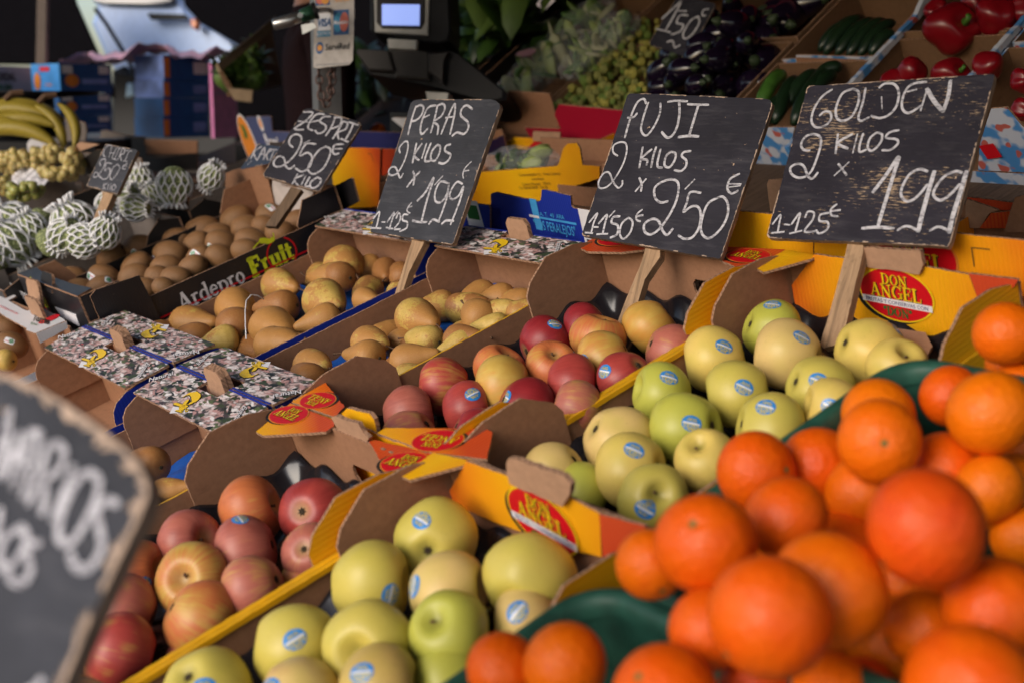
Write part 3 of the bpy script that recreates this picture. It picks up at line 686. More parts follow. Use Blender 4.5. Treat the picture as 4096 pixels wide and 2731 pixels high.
def apple_prof(tall, dep, dw, bot):
    def f(t):
        r = math.sin(t)**.86*(1+.05*math.cos(t)); z = math.cos(t)*tall+.10
        z -= dep*math.exp(-(t/dw)**2)*1.0; z += bot*math.exp(-((math.pi-t)/.30)**2); r *= 1-.10*max(0, -math.cos(t))**2*1.2
        return max(r, 0), z
    return f
def bvh(me): return BVHTree.FromPolygons([v.co.copy() for v in me.vertices], [tuple(p.vertices) for p in me.polygons])
KINDS = {}
def kind(k, meshes): KINDS[k] = [(m, bvh(m)) for m in meshes]
kind('fuji', [lathe_fruit('striped_apple_body', apple_prof(.86, .30, .25, .16), FUJI, lob=5, lobamp=.025, seed=s) for s in range(4)])
kind('golden', [lathe_fruit('yellow_apple_body', apple_prof(.93, .34, .25, .20), GOLD, lob=5, lobamp=.045, seed=10+s, asym=.055) for s in range(5)])
kind('orange', [lathe_fruit('orange_body', lambda t: (math.sin(t), math.cos(t)*.965-.05*math.exp(-(t/.16)**2)), ORAN, 40, 28, seed=30+s, asym=.035) for s in range(4)])
kind('kiwi', [lathe_fruit('kiwi_body', lambda t: (math.sin(t)**.92*.93, math.cos(t)*1.17-.05*math.exp(-(t/.2)**2)+.04*math.exp(-((math.pi-t)/.2)**2)), KIWI, 24, 18, seed=40+s, asym=.03) for s in range(4)])
def pear_prof(neck, nw):
    T_ = [(0, 0), (.015, .16), (.05, .26*neck), (.12, .36*neck), (.25, .52*neck), (.40, .74*(neck+1)/2), (.55, .92), (.68, 1.0), (.80, .96), (.90, .78), (.96, .50), (.99, .22), (1, 0)]
    def f(t):
        u = (1-math.cos(t))/2; k = max(i for i in range(len(T_)-1) if T_[i][0] <= u+1e-9)
        a, b = T_[k], T_[k+1]; q = (u-a[0])/(b[0]-a[0]); q = q*q*(3-2*q)*.35+q*.65; r = a[1]+(b[1]-a[1])*q
        return r, 2.04-3.0*u+.10*math.exp(-((math.pi-t)/.26)**2)
    return f
kind('pear', [lathe_fruit('pear_body', pear_prof(1.0+.12*s, .5), PEAR, 28, 30, seed=60+s, asym=.05) for s in range(4)])
def stem_mesh(name, top, L, r=.035, bend=.12, mat=STEM):
    return MB().tube([(0, 0, top), (bend*.2, 0, top+L*.4), (bend*.6, 0, top+L*.75), (bend, .03, top+L)], [r*.8, r*.7, r*.9, r*1.4], mat, 6)
def finish(mb, name): return mesh(name, mb.V, mb.F, mb.mats, mb.I, True)
ST_A = finish(stem_mesh('stem', .42, .40), 'stem'); ST_P = finish(stem_mesh('stem', 1.95, .66, .055, .25), 'stem')
def calyx_mesh(z, r):
    mb = MB()
    for i in range(7):
        a = i*.9; mb.tube([(0, 0, z), (r*math.cos(a)*.5, r*math.sin(a)*.5, z-r*.35), (r*math.cos(a), r*math.sin(a), z-r*.2)], [r*.3, r*.22, r*.05], CALYX, 4)
    mb.ball((0, 0, z+.01), (r*.5, r*.5, r*.25), CALYX, 8, 4); return finish(mb, 'calyx')
CA_A = calyx_mesh(-.60, .13); CA_G = calyx_mesh(-.63, .12); CA_P = calyx_mesh(-.89, .15)
BTN = finish(MB().ball((0, 0, .905), (.085, .085, .035), simple('orange button', (.13, .13, .03), .8), 8, 5), 'stem_button')

# stickers: a flat pattern laid onto the skin ray by ray
def sticker_flat(kind_):
    mb = MB()
    if kind_ == 'oval':
        V, F = disc(1, .84, 28, 4); flat(mb, V, F, STK_BLUE, 0)
        V, F = rect(1.7, .16, 10, 1); flat(mb, V, F, STK_W, .01)
        for V, F in glyphs('DON', .26, 1.25): flat(mb, V, F, STK_Y, .012, ox=0, oy=.62)
        for V, F in glyphs('ANGEL', .42, 1.1): flat(mb, V, F, STK_Y, .012, ox=0, oy=.29)
        for V, F in glyphs('"DON"', .32, 1.1): flat(mb, V, F, STK_Y, .012, ox=0, oy=-.37)
    else:
        V, F = rect(2.0, 1.25, 8, 6); V = [Vector((v.x*(1-.12*abs(v.y/.62)**4), v.y*(1-.12*abs(v.x)**4))) for v in V]; flat(mb, V, F, STK_W, 0)
        V, F = disc(.46, .46, 20, 2); flat(mb, V, F, STK_G, .012, ox=.38, oy=.05)
        for k in range(9):
            a = R(40*k); V, F = ribbon([(.12*math.cos(a), .12*math.sin(a)), (.38*math.cos(a), .38*math.sin(a))], .05, smooth=False); flat(mb, V, F, STK_W, .018, ox=.38, oy=.05)
        V, F = rect(.95, .22, 4, 1); flat(mb, V, F, STK_R, .013, ox=-.38, oy=-.22)
        for i in range(5): V, F = rect(.09, .10); flat(mb, V, F, STK_W, .018, ox=-.72+i*.17, oy=-.22)
    return mb
SFL = {k: sticker_flat(k) for k in ('oval', 'label')}
def add_sticker(root, tree, sdir, updir, half, kind_='oval', name='sticker'):
    s = sdir.normalized(); u = (updir-s*updir.dot(s)).normalized(); r = u.cross(s); mb = SFL[kind_]; V = []
    for v in mb.V:
        o = s*3+(r*v.x+u*v.y)*half; h = tree.ray_cast(o, -s)
        p = h[0] if h[0] is not None else (o-s*2.2); nn = h[1] if h[0] is not None else s
        V.append(p+nn*(.012+v.z*.5))
    link(name, mesh(name, V, mb.F, mb.mats, mb.I, True), root)

CNT = {}
def orient(axis, roll):
    q = axis.to_track_quat('Z', 'Y'); return q @ Quaternion((0, 0, 1), roll)
VIEW = c2w((0, 0, 1))
def surf_dir(p, c, r):                            # world direction from the centre (photo point c, radius r) to the photo point p on the near side
    dx, dy = (p[0]-c[0])/r, (p[1]-c[1])/r; k = dx*dx+dy*dy
    if k > .96: f = math.sqrt(.96/k); dx *= f; dy *= f; k = .96
    return c2w((dx, dy, -math.sqrt(1-k))).normalized()
FRUITS = []
def fruit(kd, name, cat, group, crop, x, y, r, z, rr, col, amt, cav=None, cal=None, stk=None, srot=160, M=DW, tip=None, word='', skind='oval', smm=.0118, grow=1.0, val=None):
    """one fruit, centred on a photo point, at height z over the plane of M; its radius is kept between the limits rr"""
    p = px(crop, x, y); rp = r*CR[crop][2]
    l = hit(p, M, 2, z); w = M @ l; Z = depth(w); rad = rp*Z/FPX
    if rad > rr[1] or rad < rr[0]:
        rad = min(max(rad, rr[0]), rr[1])
        if kd not in ('pear', 'kiwi'): Zn = rad*FPX/rp; Z = Z+(Zn-Z)*.6; w = at(p, Z); rad = rp*Z/FPX
    k = KINDS[kd]; i = random.randrange(len(k)); me, tr = k[i]
    nz = (M.to_3x3() @ Vector((0, 0, 1))).normalized()
    if tip is not None:                           # pears: stem end seen at this photo point
        tw = M @ hit(px(crop, *tip), M, 2, z+.004); ax = (tw-w); 
        ax = ax.normalized() if ax.length > 1e-4 else nz
    elif cav is not None: ax = surf_dir(px(crop, *cav), p, rp)
    elif cal is not None: ax = -surf_dir(px(crop, *cal), p, rp)
    else: a_ = R(random.uniform(-40, 25)); ax = (c2w((1, 0, 0))*random.choice((-1, 1))*math.cos(a_)+nz*math.sin(a_)+VIEW*random.uniform(-.14, .14)).normalized()
    amt = amt+.06 if kd == 'fuji' else amt; q = orient(ax, random.uniform(0, 6.28)); o = bpy.data.objects.new(name, me); COL.objects.link(o)
    o.rotation_mode = 'QUATERNION'; o.rotation_quaternion = q; o.location = w; sc = rad*grow*{'fuji': 1.07, 'golden': 1.05}.get(kd, 1); o.scale = (sc, sc, sc); o.color = (*col, amt)
    if kd in ('fuji', 'golden'):
        link('calyx', CA_A if kd == 'fuji' else CA_G, o)
        if cav is not None or random.random() < .5: link('stem', ST_A, o)
    elif kd == 'pear': link('stem', ST_P, o); link('calyx', CA_P, o)
    elif kd == 'orange': link('stem_button', BTN, o)
    if stk is not None:
        sd_ = q.inverted() @ surf_dir(px(crop, *stk), p, rp); a = R(srot); up = q.inverted() @ c2w((math.sin(a), -math.cos(a), 0)); add_sticker(o, tr, sd_, up, smm/sc, skind)
    o['category'] = cat; o['group'] = group; FRUITS.append([o, group, word, l, w, rad]); return o

RW_ = ['first', 'second', 'third', 'fourth', 'fifth', 'sixth', 'seventh', 'eighth', 'ninth', 'tenth', 'eleventh', 'twelfth']
def label_group(group, noun, place, pitch):
    """rows counted from the back of the box, then from the left"""
    it = [f for f in FRUITS if f[1] == group]; it.sort(key=lambda f: -f[3].y); rows = []
    for f in it:
        if rows and abs(rows[-1][0][3].y-f[3].y) < pitch: rows[-1].append(f)
        else: rows.append([f])
    for i, rw in enumerate(rows):
        rw.sort(key=lambda f: f[3].x)
        for j, f in enumerate(rw):
            side = 'alone' if len(rw) == 1 else ('leftmost' if j == 0 else 'rightmost' if j == len(rw)-1 else RW_[j]+' from left')
            wd = f[2]
            if f[0].children and any(c.name.startswith('sticker') for c in f[0].children): wd = (wd+' stickered').strip()
            f[0]['label'] = f'{wd} {noun} {place}, {RW_[i] if i < 12 else "last"} row from back, {side}'.strip()

RED, DRED, ORR, PNK, YOR = (.40, .055, .045), (.30, .022, .028), (.52, .15, .05), (.42, .125, .090), (.58, .27, .05)
fz = -.062; fr_ = (.034, .043); g = 'striped red apples in the middle box'
for c, x, y, r, col, am, cav, cal, st, sr, wd in [
 ('e', 2180, 575, 90, ORR, .6, None, None, None, 0, 'small half-hidden'),
 ('e', 1755, 700, 165, DRED, .95, None, None, (1900, 628), 30, 'deep red'),
 ('e', 1460, 808, 180, DRED, .95, None, (1300, 870), (1537, 678), 8, 'deep red'),
 ('e', 1828, 782, 180, ORR, .42, (1870, 600), None, None, 0, 'yellow orange-topped'),
 ('e', 2200, 675, 185, YOR, .35, None, None, None, 0, 'big golden orange'),
 ('e', 2300, 838, 175, PNK, .62, None, None, None, 0, 'dull red and yellow'),
 ('e', 1900, 885, 185, ORR, .20, None, None, (1752, 915), 60, 'mostly yellow'),
 ('e', 1525, 970, 172, ORR, .55, (1545, 850), None, (1697, 885), 80, 'orange red'),
 ('e', 1637, 1070, 195, RED, .75, None, None, None, 0, 'plain red'),
 ('e', 2030, 1015, 188, RED, .85, None, (2130, 900), (1872, 980), 190, 'red'),
 ('e', 1165, 990, 172, ORR, .55, (1235, 845), None, None, 0, 'orange red hollow-topped'),
 ('e', 1227, 1085, 205, YOR, .10, None, None, None, 0, 'yellow brown-speckled'),
 ('e', 825, 1085, 192, RED, .50, None, None, None, 0, 'large red and green'),
 ('e', 940, 1250, 187, RED, .72, None, None, (993, 1140), -25, 'red'),
 ('e', 1325, 1225, 205, DRED, .95, None, None, (1187, 1130), 215, 'crimson'),
 ('e', 1715, 1245, 190, PNK, .48, None, None, None, 0, 'pale greenish red'),
 ('e', 540, 1295, 200, PNK, .66, None, None, None, 0, 'dusky red'),
 ('e', 590, 1410, 190, PNK, .45, None, None, None, 0, 'green and red'),
 ('e', 1000, 1405, 190, DRED, .75, None, None, (988, 1340), -20, 'dark red')]:
    fruit('fuji', 'striped_apple', 'apple', g, c, x, y, r, fz, fr_, col, am, cav, cal, st, sr, word=wd)
label_group(g, 'apple', 'in middle striped box', .040)
g = 'striped red apples in the front box'
for c, x, y, r, col, am, cav, cal, st, sr, wd in [
 ('g', 1660, 415, 222, ORR, .62, None, None, None, 0, 'orange red and yellow'),
 ('g', 2097, 425, 227, RED, .85, None, (2030, 375), None, 0, 'shiny red calyx-up'),
 ('g', 1260, 625, 212, PNK, .70, (1420, 560), None, None, 0, 'pink striped'),
 ('g', 1680, 670, 225, PNK, .62, None, None, (1630, 462), 20, 'dusky pink'),
 ('g', 2085, 690, 195, PNK, .50, None, (2050, 622), None, 0, 'pink and cream calyx-up'),
 ('g', 905, 830, 207, ORR, .60, None, None, (1002, 862), -15, 'orange striped'),
 ('g', 1320, 880, 240, ORR, .28, (1272, 818), None, (1455, 892), -20, 'tan hollow-topped'),
 ('g', 1730, 915, 218, PNK, .52, None, None, None, 0, 'pink and tan'),
 ('g', 2085, 905, 185, ORR, .35, None, None, None, 0, 'yellow half-hidden'),
 ('g', 862, 1090, 235, PNK, .55, None, None, None, 0, 'brownish pink'),
 ('g', 1310, 1125, 248, ORR, .38, None, None, None, 0, 'large tan'),
 ('g', 1700, 1185, 190, ORR, .40, None, None, None, 0, 'tan rim-side'),
 ('g', 842, 1370, 253, RED, .58, None, None, None, 0, 'bright red and yellow'),
 ('g', 800, 1625, 200, PNK, .70, None, None, None, 0, 'purplish'),
 ('g', 1330, 1425, 195, PNK, .75, None, None, None, 0, 'purplish rim-side'),
 ('g', 545, 1340, 200, DRED, .95, None, None, None, 0, 'dark red shaded')]:
    fruit('fuji', 'striped_apple', 'apple', g, c, x, y, r, fz+.005, fr_, col, am, cav, cal, st, sr, word=wd)
label_group(g, 'apple', 'in front striped box', .040)
YG, YL, GR, YP, TN = (.56, .46, .095), (.70, .51, .13), (.44, .44, .07), (.68, .48, .18), (.54, .37, .11)
g = 'yellow apples in the middle box'
for c, x, y, r, col, am, cav, cal, st, sr, wd in [
 ('f', 635, 705, 195, GR, .1, None, None, (642, 537), 200, 'green'),
 ('f', 300, 905, 222, YL, .15, None, (520, 860), (302, 815), 195, 'yellow lobed'),
 ('f', 790, 880, 238, YP, .30, None, (1010, 900), (820, 745), 200, 'cream yellow'),
 ('f', 1290, 845, 232, YL, .35, None, None, (1500, 705), 30, 'pink-topped yellow'),
 ('f', 1480, 970, 195, YL, .1, (1525, 845), None, None, 0, 'hollow-topped yellow'),
 ('f', 455, 1130, 230, YG, .1, None, (700, 1090), (430, 1080), 205, 'yellow green'),
 ('f', 955, 1105, 230, YG, .25, None, None, (922, 1030), 205, 'broad yellow green'),
 ('f', 1090, 1235, 205, YL, .1, None, None, (1010, 1215), 215, 'yellow'),
 ('e', 2290, 1140, 205, GR, .1, None, None, (2290, 1022), 190, 'bright green'),
 ('f', 110, 1370, 242, GR, .1, None, (300, 1320), (85, 1312), 190, 'green lobed'),
 ('f', 620, 1365, 240, YG, .1, None, None, (582, 1202), 200, 'wide yellow green'),
 ('f', 790, 1455, 190, YL, .1, None, None, (755, 1392), 200, 'low yellow'),
 ('f', 215, 1600, 208, YL, .15, (140, 1450), None, None, 0, 'yellow stem-up'),
 ('e', 1950, 1445, 238, YP, .32, None, None, None, 0, 'pinkish yellow'),
 ('F', 2540, 1880, 146, YL, .1, None, (2665, 1850), (2525, 1785), 195, 'spotted yellow'),
 ('F', 2228, 1885, 127, YP, .22, None, None, None, 0, 'tan yellow'),
 ('F', 2335, 1978, 118, GR, .05, None, None, None, 0, 'olive green'),
 ('F', 2605, 1998, 136, YG, .1, (2620, 1960), None, (2568, 2017), 30, 'yellow green stem-up')]:
    fruit('golden', 'yellow_apple', 'apple', g, c, x, y, r, -.060, (.036, .047), col, am, cav, cal, st, sr, word=wd)
label_group(g, 'apple', 'in middle yellow box', .040)
g = 'yellow green apples in the front box'
for c, x, y, r, col, am, cav, cal, st, sr, wd in [
 ('h', 730, 610, 278, YG, .2, None, (690, 655), (650, 425), 25, 'yellow calyx-forward'),
 ('h', 275, 910, 278, YG, .1, None, None, (445, 920), 100, 'yellow green'),
 ('h', 800, 960, 270, YP, .25, None, None, (590, 880), 280, 'tan yellow'),
 ('h', 1350, 880, 300, YG, .1, None, (1230, 1010), None, 0, 'large lobed'),
 ('h', 850, 1240, 270, GR, .05, (740, 1085), None, None, 0, 'green stem-up'),
 ('h', 1380, 1150, 240, YP, .25, None, None, (1295, 1045), 130, 'tan rim-side'),
 ('h', 300, 1310, 290, YG, .1, (235, 1300), None, None, 0, 'yellow hollow-topped'),
 ('h', 330, 1620, 290, TN, .1, None, None, (265, 1430), 175, 'dull tan'),
 ('h', 880, 1540, 250, GR, .05, None, None, None, 0, 'pale green'),
 ('g', 1945, 1310, 293, YG, .1, None, None, (2025, 1210), 150, 'broad yellow green'),
 ('g', 1370, 1620, 305, YG, .05, None, (1270, 1425), (1440, 1520), 175, 'green low'),
 ('g', 1965, 1670, 285, YP, .5, None, None, (1835, 1530), 180, 'pinkish tan')]:
    fruit('golden', 'yellow_apple', 'apple', g, c, x, y, r, -.048, (.037, .048), col, am, cav, cal, st, sr, word=wd, smm=.0122)
label_group(g, 'apple', 'in front yellow box', .045)

RUS, RUSD = (.40, .19, .055), (.30, .125, .040)
def pears(g, rows, z, noun, place):
    for c, x, y, r, tp, col, am, wd in rows:
        fruit('pear', 'pear', 'pear', g, c, x, y, r*1.04, z, (.020, .037), col, am, tip=tp, word=wd, grow=1.16)
    label_group(g, noun, place, .038)
pears('pears in the box with the white thread', [
 ('e', 125, 265, 112, (300, 385), RUS, .55, 'speckled yellow long-stemmed'), ('e', 105, 352, 90, (-110, 330), RUSD, .95, 'brown'), ('d', 2235, 355, 90, (2090, 350), RUS, .62, 'yellow and brown'),
 ('d', 1875, 412, 100, (2070, 430), RUS, .50, 'speckled yellow'), ('d', 2180, 505, 125, (2400, 615), RUS, .42, 'big yellow'), ('d', 1905, 548, 95, (1750, 560), RUSD, .85, 'brown'),
 ('d', 1585, 560, 128, (1760, 690), RUS, .78, 'round russet'), ('d', 1595, 690, 122, (1480, 620), RUSD, .85, 'brown calyx-forward'), ('d', 1825, 685, 122, (2040, 760), RUS, .80, 'large russet'),
 ('d', 2190, 632, 92, (2050, 670), RUS, .68, 'freckled'), ('e', 270, 505, 75, (390, 520), RUS, .7, 'small russet'), ('d', 1840, 800, 108, (1990, 790), RUS, .86, 'rim-side russet'),
 ('d', 1270, 668, 112, (1445, 650), RUS, .68, 'greenish russet'), ('d', 1320, 778, 108, (1200, 760), RUSD, .95, 'brown stem-forward'), ('d', 1510, 770, 86, (1400, 800), RUS, .28, 'yellow freckled'),
 ('d', 1075, 750, 95, (960, 740), RUSD, .8, 'shaded')], -.070, 'pear', 'in the threaded box')
pears('pears in the second box', [
 ('e', 610, 625, 118, (865, 700), RUS, .60, 'big half-russet'), ('e', 1040, 625, 105, (935, 535), RUS, .72, 'upright-necked'), ('e', 1175, 585, 55, (1230, 570), RUS, .4, 'small yellow'),
 ('e', 1310, 600, 82, (1400, 560), RUS, .45, 'yellow corner'), ('e', 1155, 680, 76, (1000, 690), RUS, .25, 'yellow green'), ('e', 905, 775, 95, (1040, 760), RUSD, .9, 'brown'),
 ('e', 700, 778, 88, (480, 745), RUS, .30, 'long yellow'), ('e', 290, 785, 96, (500, 830), RUS, .60, 'speckled'), ('e', 290, 885, 98, (110, 860), RUS, .82, 'russet calyx-forward'),
 ('e', 550, 915, 100, (720, 870), RUS, .85, 'plump russet'), ('e', 920, 795, 70, (720, 865), RUS, .25, 'slim yellow'), ('d', 2085, 935, 96, (2310, 980), RUS, .62, 'speckled rim-side'),
 ('d', 2080, 1045, 108, (2010, 990), RUSD, .95, 'brown calyx-forward'), ('e', 110, 1040, 86, (230, 1010), RUSD, .92, 'brown low'), ('e', 555, 1020, 62, (640, 1000), RUS, .3, 'yellow low'),
 ('d', 1830, 1060, 82, (1740, 1040), RUSD, .8, 'shaded')], -.070, 'pear', 'in the second box')
pears('pears in the box with crumpled liner', [('g', 1020, 90, 105, (900, 40), RUSD, .98, 'dark brown'), ('g', 1120, 285, 72, (1290, 240), RUS, .66, 'long tan'), ('g', 985, 395, 80, (900, 420), RUS, .35, 'yellow'),
 ('p', 60, 370, 90, (-40, 360), (.30, .28, .05), .1, 'green yellow')], -.062, 'pear', 'beside the crumpled liner')

def low_pears(bx, lab):
    for j in range(8):
        for i in range(6):
            l = Vector((bx[0]+.045+i*.066+(.03 if j % 2 else 0), bx[2]+.07+j*.068, -.098+random.uniform(-.006, .006)))
            if l.x > bx[1]-.035 or random.random() < .08: continue
            w = DW @ l
            if any((w-f[4]).length < .052 for f in FRUITS): continue
            me, tr = random.choice(KINDS['pear']); o = bpy.data.objects.new('pear', me); COL.objects.link(o); o.rotation_mode = 'QUATERNION'
            a = random.uniform(0, 6.28); o.rotation_quaternion = orient((DW.to_3x3() @ Vector((math.cos(a), math.sin(a), .1))).normalized(), random.uniform(0, 6)); o.location = w; o.scale = (.030,)*3; o.color = (*random.choice((RUS, RUSD)), random.uniform(.4, .95))
            link('stem', ST_P, o); tag(o, lab, 'pear', lab)
low_pears((-2.435, -2.0, .602, 1.205), 'pears half buried low in the threaded box'); low_pears((-1.970, -1.632, .602, 1.205), 'pears half buried low in the second box')
# white thread standing over the pears
P_ = [at(px('d', x, y), Z) for x, y, Z in [(1655, 765, 2.20), (1650, 680, 2.22), (1648, 580, 2.26), (1655, 510, 2.29), (1690, 470, 2.31), (1730, 475, 2.32), (1775, 500, 2.33)]]
tag(MB().tube(P_, .0012, INK_WHT, 6).build('thread', smooth=True), 'thin white thread looping up over the russet pears', 'thread')

# ------------------------------------------------------------------ kiwi box
KH = .155
kb = crate('kiwi_box', 'black kiwi box with large pale lettering along its side', 'fruit box', -2.865, -2.455, .615, 1.215, .054-KH, KH, KH-.054, BLACKP, BLACK, EDGE, None, endin=BROWN)
for P in ([(TK+.001, .05), (.10, .05), (.115, .108), (.085, KH), (TK+.001, KH)],):
    for xx, lo, hi in ((TK+.0005, BLACK, BROWN), (.410-2*TK-.0005, BROWN, BLACK)):
        prism('corner_panel', P, 'yz', xx, TK, lo, hi, EDGE, kb); prism('corner_panel', mirrored(P, .6), 'yz', xx, TK, lo, hi, EDGE, kb)
prism('corner_panel', [(.02, .02), (.135, .02), (.125, .150), (.035, .158), (.02, .15)], 'yz', .412, .003, BLACK, BLACK, EDGE, kb)
prism('top_flap', [(.004, 0), (.406, 0), (.392, .035), (.30, .028), (.12, .028), (.02, .040)], 'xy', KH, TK, BROWN, BLACK, EDGE, kb, xf=T(0, 0, 0))
tab(kb, .20, .002, KH, w=.075, h=.026, mat=BLACK, tilt=R(-25), back=BLACK); tab(kb, .16, -.022, KH-.03, w=.085, h=.045, tilt=R(-12))
tab(kb, .20, .59, KH, w=.08, h=.03)
mb = MB()
Mi = kb.matrix_world.inverted() @ DW
xw = -2.455
fo = frame_on(DW, 0, xw, px('d', 1420, 425), px('d', 1650, 318)); fo = Mi @ fo
h_ = .034
for V, F in glyphs('Ardepro', h_*1.05, .95): flat(mb, V, F, INK_WHT, .0006, fo, 0, 0)
fo2 = Mi @ frame_on(DW, 0, xw, px('d', 1818, 222), px('d', 1940, 165))
for V, F in glyphs('Fruit', .040, 1.25): flat(mb, V, F, INK_LIME, .0006, fo2, 0, -.002)
V, F = ribbon(arc(.027, -.002, .034, .034, 100, 420, 30), .0035); flat(mb, V, F, INK_RED, .0009, fo2)
for P, wd in (([(-.030, .034), (-.008, .042), (.010, .034), (.022, .036)], [.003, .012, .010, .002]), ([(.022, .034), (.024, .046)], .004)):
    V, F = ribbon(P, wd); flat(mb, V, F, INK_LIME, .0012, fo2)
V, F = rect(.52, .0035); flat(mb, V, F, INK_RED, .0006, Mi @ T(xw, .90, -.050) @ frame(Vector((0, 1, 0)), Vector((0, 0, 1)), Vector((1, 0, 0)), Vector((0, 0, 0))))
mb.build('printed_lettering', kb)
mb = MB(); ff = Mi @ frame_on(DW, 1, .615, px('k', 130, 660), px('k', 300, 740))
for V, F in glyphs('Ardepro', .030, .95): flat(mb, V, F, INK_WHT, .0006, ff, .055, -.002)
ff = Mi @ frame_on(DW, 1, .615, px('k', 460, 780), px('k', 560, 820))
V, F = ribbon(arc(0, 0, .024, .030, 0, 360, 26), .003); flat(mb, V, F, INK_RED, .0006, ff)
for V, F in glyphs('uit', .026, 1.2): flat(mb, V, F, INK_LIME, .0008, ff, 0, -.004)
V, F = ribbon([(-.03, .048), (-.018, .040), (-.006, .028)], [.004, .012, .003]); flat(mb, V, F, INK_LIME, .0009, ff)
mb.build('printed_lettering', kb)
q_ = [hit(px('k', *p), DW, 1, .613) for p in [(575, 862), (790, 940), (830, 1060), (640, 960)]]; o_ = DW.inverted() @ kb.matrix_world.translation
prism('paper_label', [(p.x-o_.x, p.z-o_.z) for p in q_], 'xz', .613-o_.y, .0015, PAPER, PAPER, PAPER, kb, rough=0)
g = 'kiwis in the black box'
KB = (.2, .1, .04)
for c, x, y, r, st, wd in [
 ('k', 750, 575, 150, (690, 632), ''), ('k', 820, 700, 150, None, 'half-hidden'), ('k', 1090, 560, 150, (980, 545), ''), ('k', 1050, 660, 135, (1160, 592), ''), ('k', 1170, 345, 150, None, 'upright'),
 ('k', 1470, 250, 160, (1455, 322), ''), ('k', 1430, 440, 155, None, ''), ('k', 1410, 545, 150, None, ''), ('k', 1780, 310, 158, (1625, 350), ''), ('k', 1740, 450, 145, None, ''),
 ('k', 1665, 550, 130, None, 'small'), ('k', 1840, 560, 140, None, ''), ('k', 1515, 665, 120, None, 'small'), ('k', 1720, 660, 115, None, 'small'), ('k', 1850, 160, 135, None, ''), ('k', 2055, 200, 138, None, ''),
 ('k', 2080, 345, 132, (2062, 312), ''), ('k', 2015, 450, 140, None, ''), ('d', 1490, 120, 95, (1438, 160), ''), ('d', 1480, 215, 88, None, ''), ('d', 1690, 110, 98, None, ''), ('d', 1650, 170, 85, None, 'dark'),
 ('d', 1340, 35, 85, None, ''), ('a', 1370, 1545, 98, None, ''), ('a', 1590, 1475, 100, None, 'tall'), ('a', 1465, 1580, 88, None, ''), ('a', 1665, 1535, 96, None, ''), ('a', 1822, 1455, 90, (1828, 1395), ''),
 ('a', 2010, 1485, 82, None, 'corner'), ('a', 1885, 1565, 90, None, ''), ('a', 1780, 1520, 78, None, '')]:
    fruit('kiwi', 'kiwi', 'kiwi', g, c, x, y, r*1.02, -.020, (.0235, .036), KB, .5, cav=None, stk=st, srot=215, word=wd, skind='label', smm=.0105, name='kiwi') if False else fruit('kiwi', 'kiwi', 'kiwi', g, c, x, y, r*1.02, -.020, (.0235, .036), KB, .5, stk=st, srot=215, word=wd, skind='label', smm=.0125)
label_group(g, 'kiwi', 'in the black box', .030)

# ------------------------------------------------------------------ white kiwi box at the left edge
tb = crate('kiwi_box', 'white kiwi box at the left edge, cut by the picture', 'fruit box', -2.87, -2.47, -.02, .585, -.145, .150, .098, BROWN, WHITEC, EDGE, None)
P = [hit(px('k', *p), DW, 2, .008) for p in [(-420, 520), (-100, 622), (170, 745), (85, 790), (250, 885), (290, 898), (410, 850), (650, 975), (685, 1000), (370, 1130), (275, 1100), (280, 1080), (60, 960), (0, 920), (-420, 760)]]
prism('top_flap', loc(tb, P), 'xy', .149, TK, BROWN, WHITEC, EDGE, tb)
tab(tb, .235, .590, .150, w=.09, h=.045); o_ = DW.inverted() @ tb.matrix_world.translation
P = [hit(px('k', *p), DW, 0, -2.468) for p in [(370, 1130), (690, 1000), (700, 1075), (415, 1235)]]
prism('side_flap', [(p.y-o_.y, p.z-o_.z) for p in P], 'yz', -2.468-o_.x, TK, WHITEC, WHITEC, EDGE, tb)
mb = MB(); Mi = tb.matrix_world.inverted() @ DW; ft = Mi @ frame_on(DW, 2, .008, px('k', 425, 985), px('k', 520, 1035))
mt = MB(); FT = DW @ T(0, 0, .0085); text_quad(mt, FT, 'k', (335, 1000), (510, 1045), (360, 935), 'Torres', INK_BLK, .0012, .03, .0); V, F = disc(.020, .022, 20); flat(mt, V, F, INK_RED, .0006, None, *hit(px('k', 515, 985), FT, 2, 0).xy)
text_quad(mt, FT, 'k', (320, 1045), (385, 1060), (335, 1012), 'Kiwi', INK_GRN, .0012)
ft = Mi @ frame_on(DW, 2, .008, px('k', 95, 890), px('k', 185, 935)); text_quad(mt, FT, 'k', (0, 860), (185, 945), (8, 832), 'naranjastorres.com', INK_RED, .0012, 0, .15)
mt.V = [(tb.matrix_world.inverted() @ FT) @ v for v in mt.V]; mt.build('printed_lettering', tb)
g = 'kiwis in the white box'
for c, x, y, r, st, wd in [('k', 30, 1100, 170, None, 'large dark'), ('k', 120, 1255, 150, (150, 1205), 'stickered'), ('k', -150, 1200, 160, None, 'edge')]:
    fruit('kiwi', 'kiwi', 'kiwi', g, c, x, y, r, -.05, (.027, .035), KB, .5, stk=st, srot=20, word='', skind='label', smm=.010)
label_group(g, 'kiwi', 'in the white box at left edge', .03)

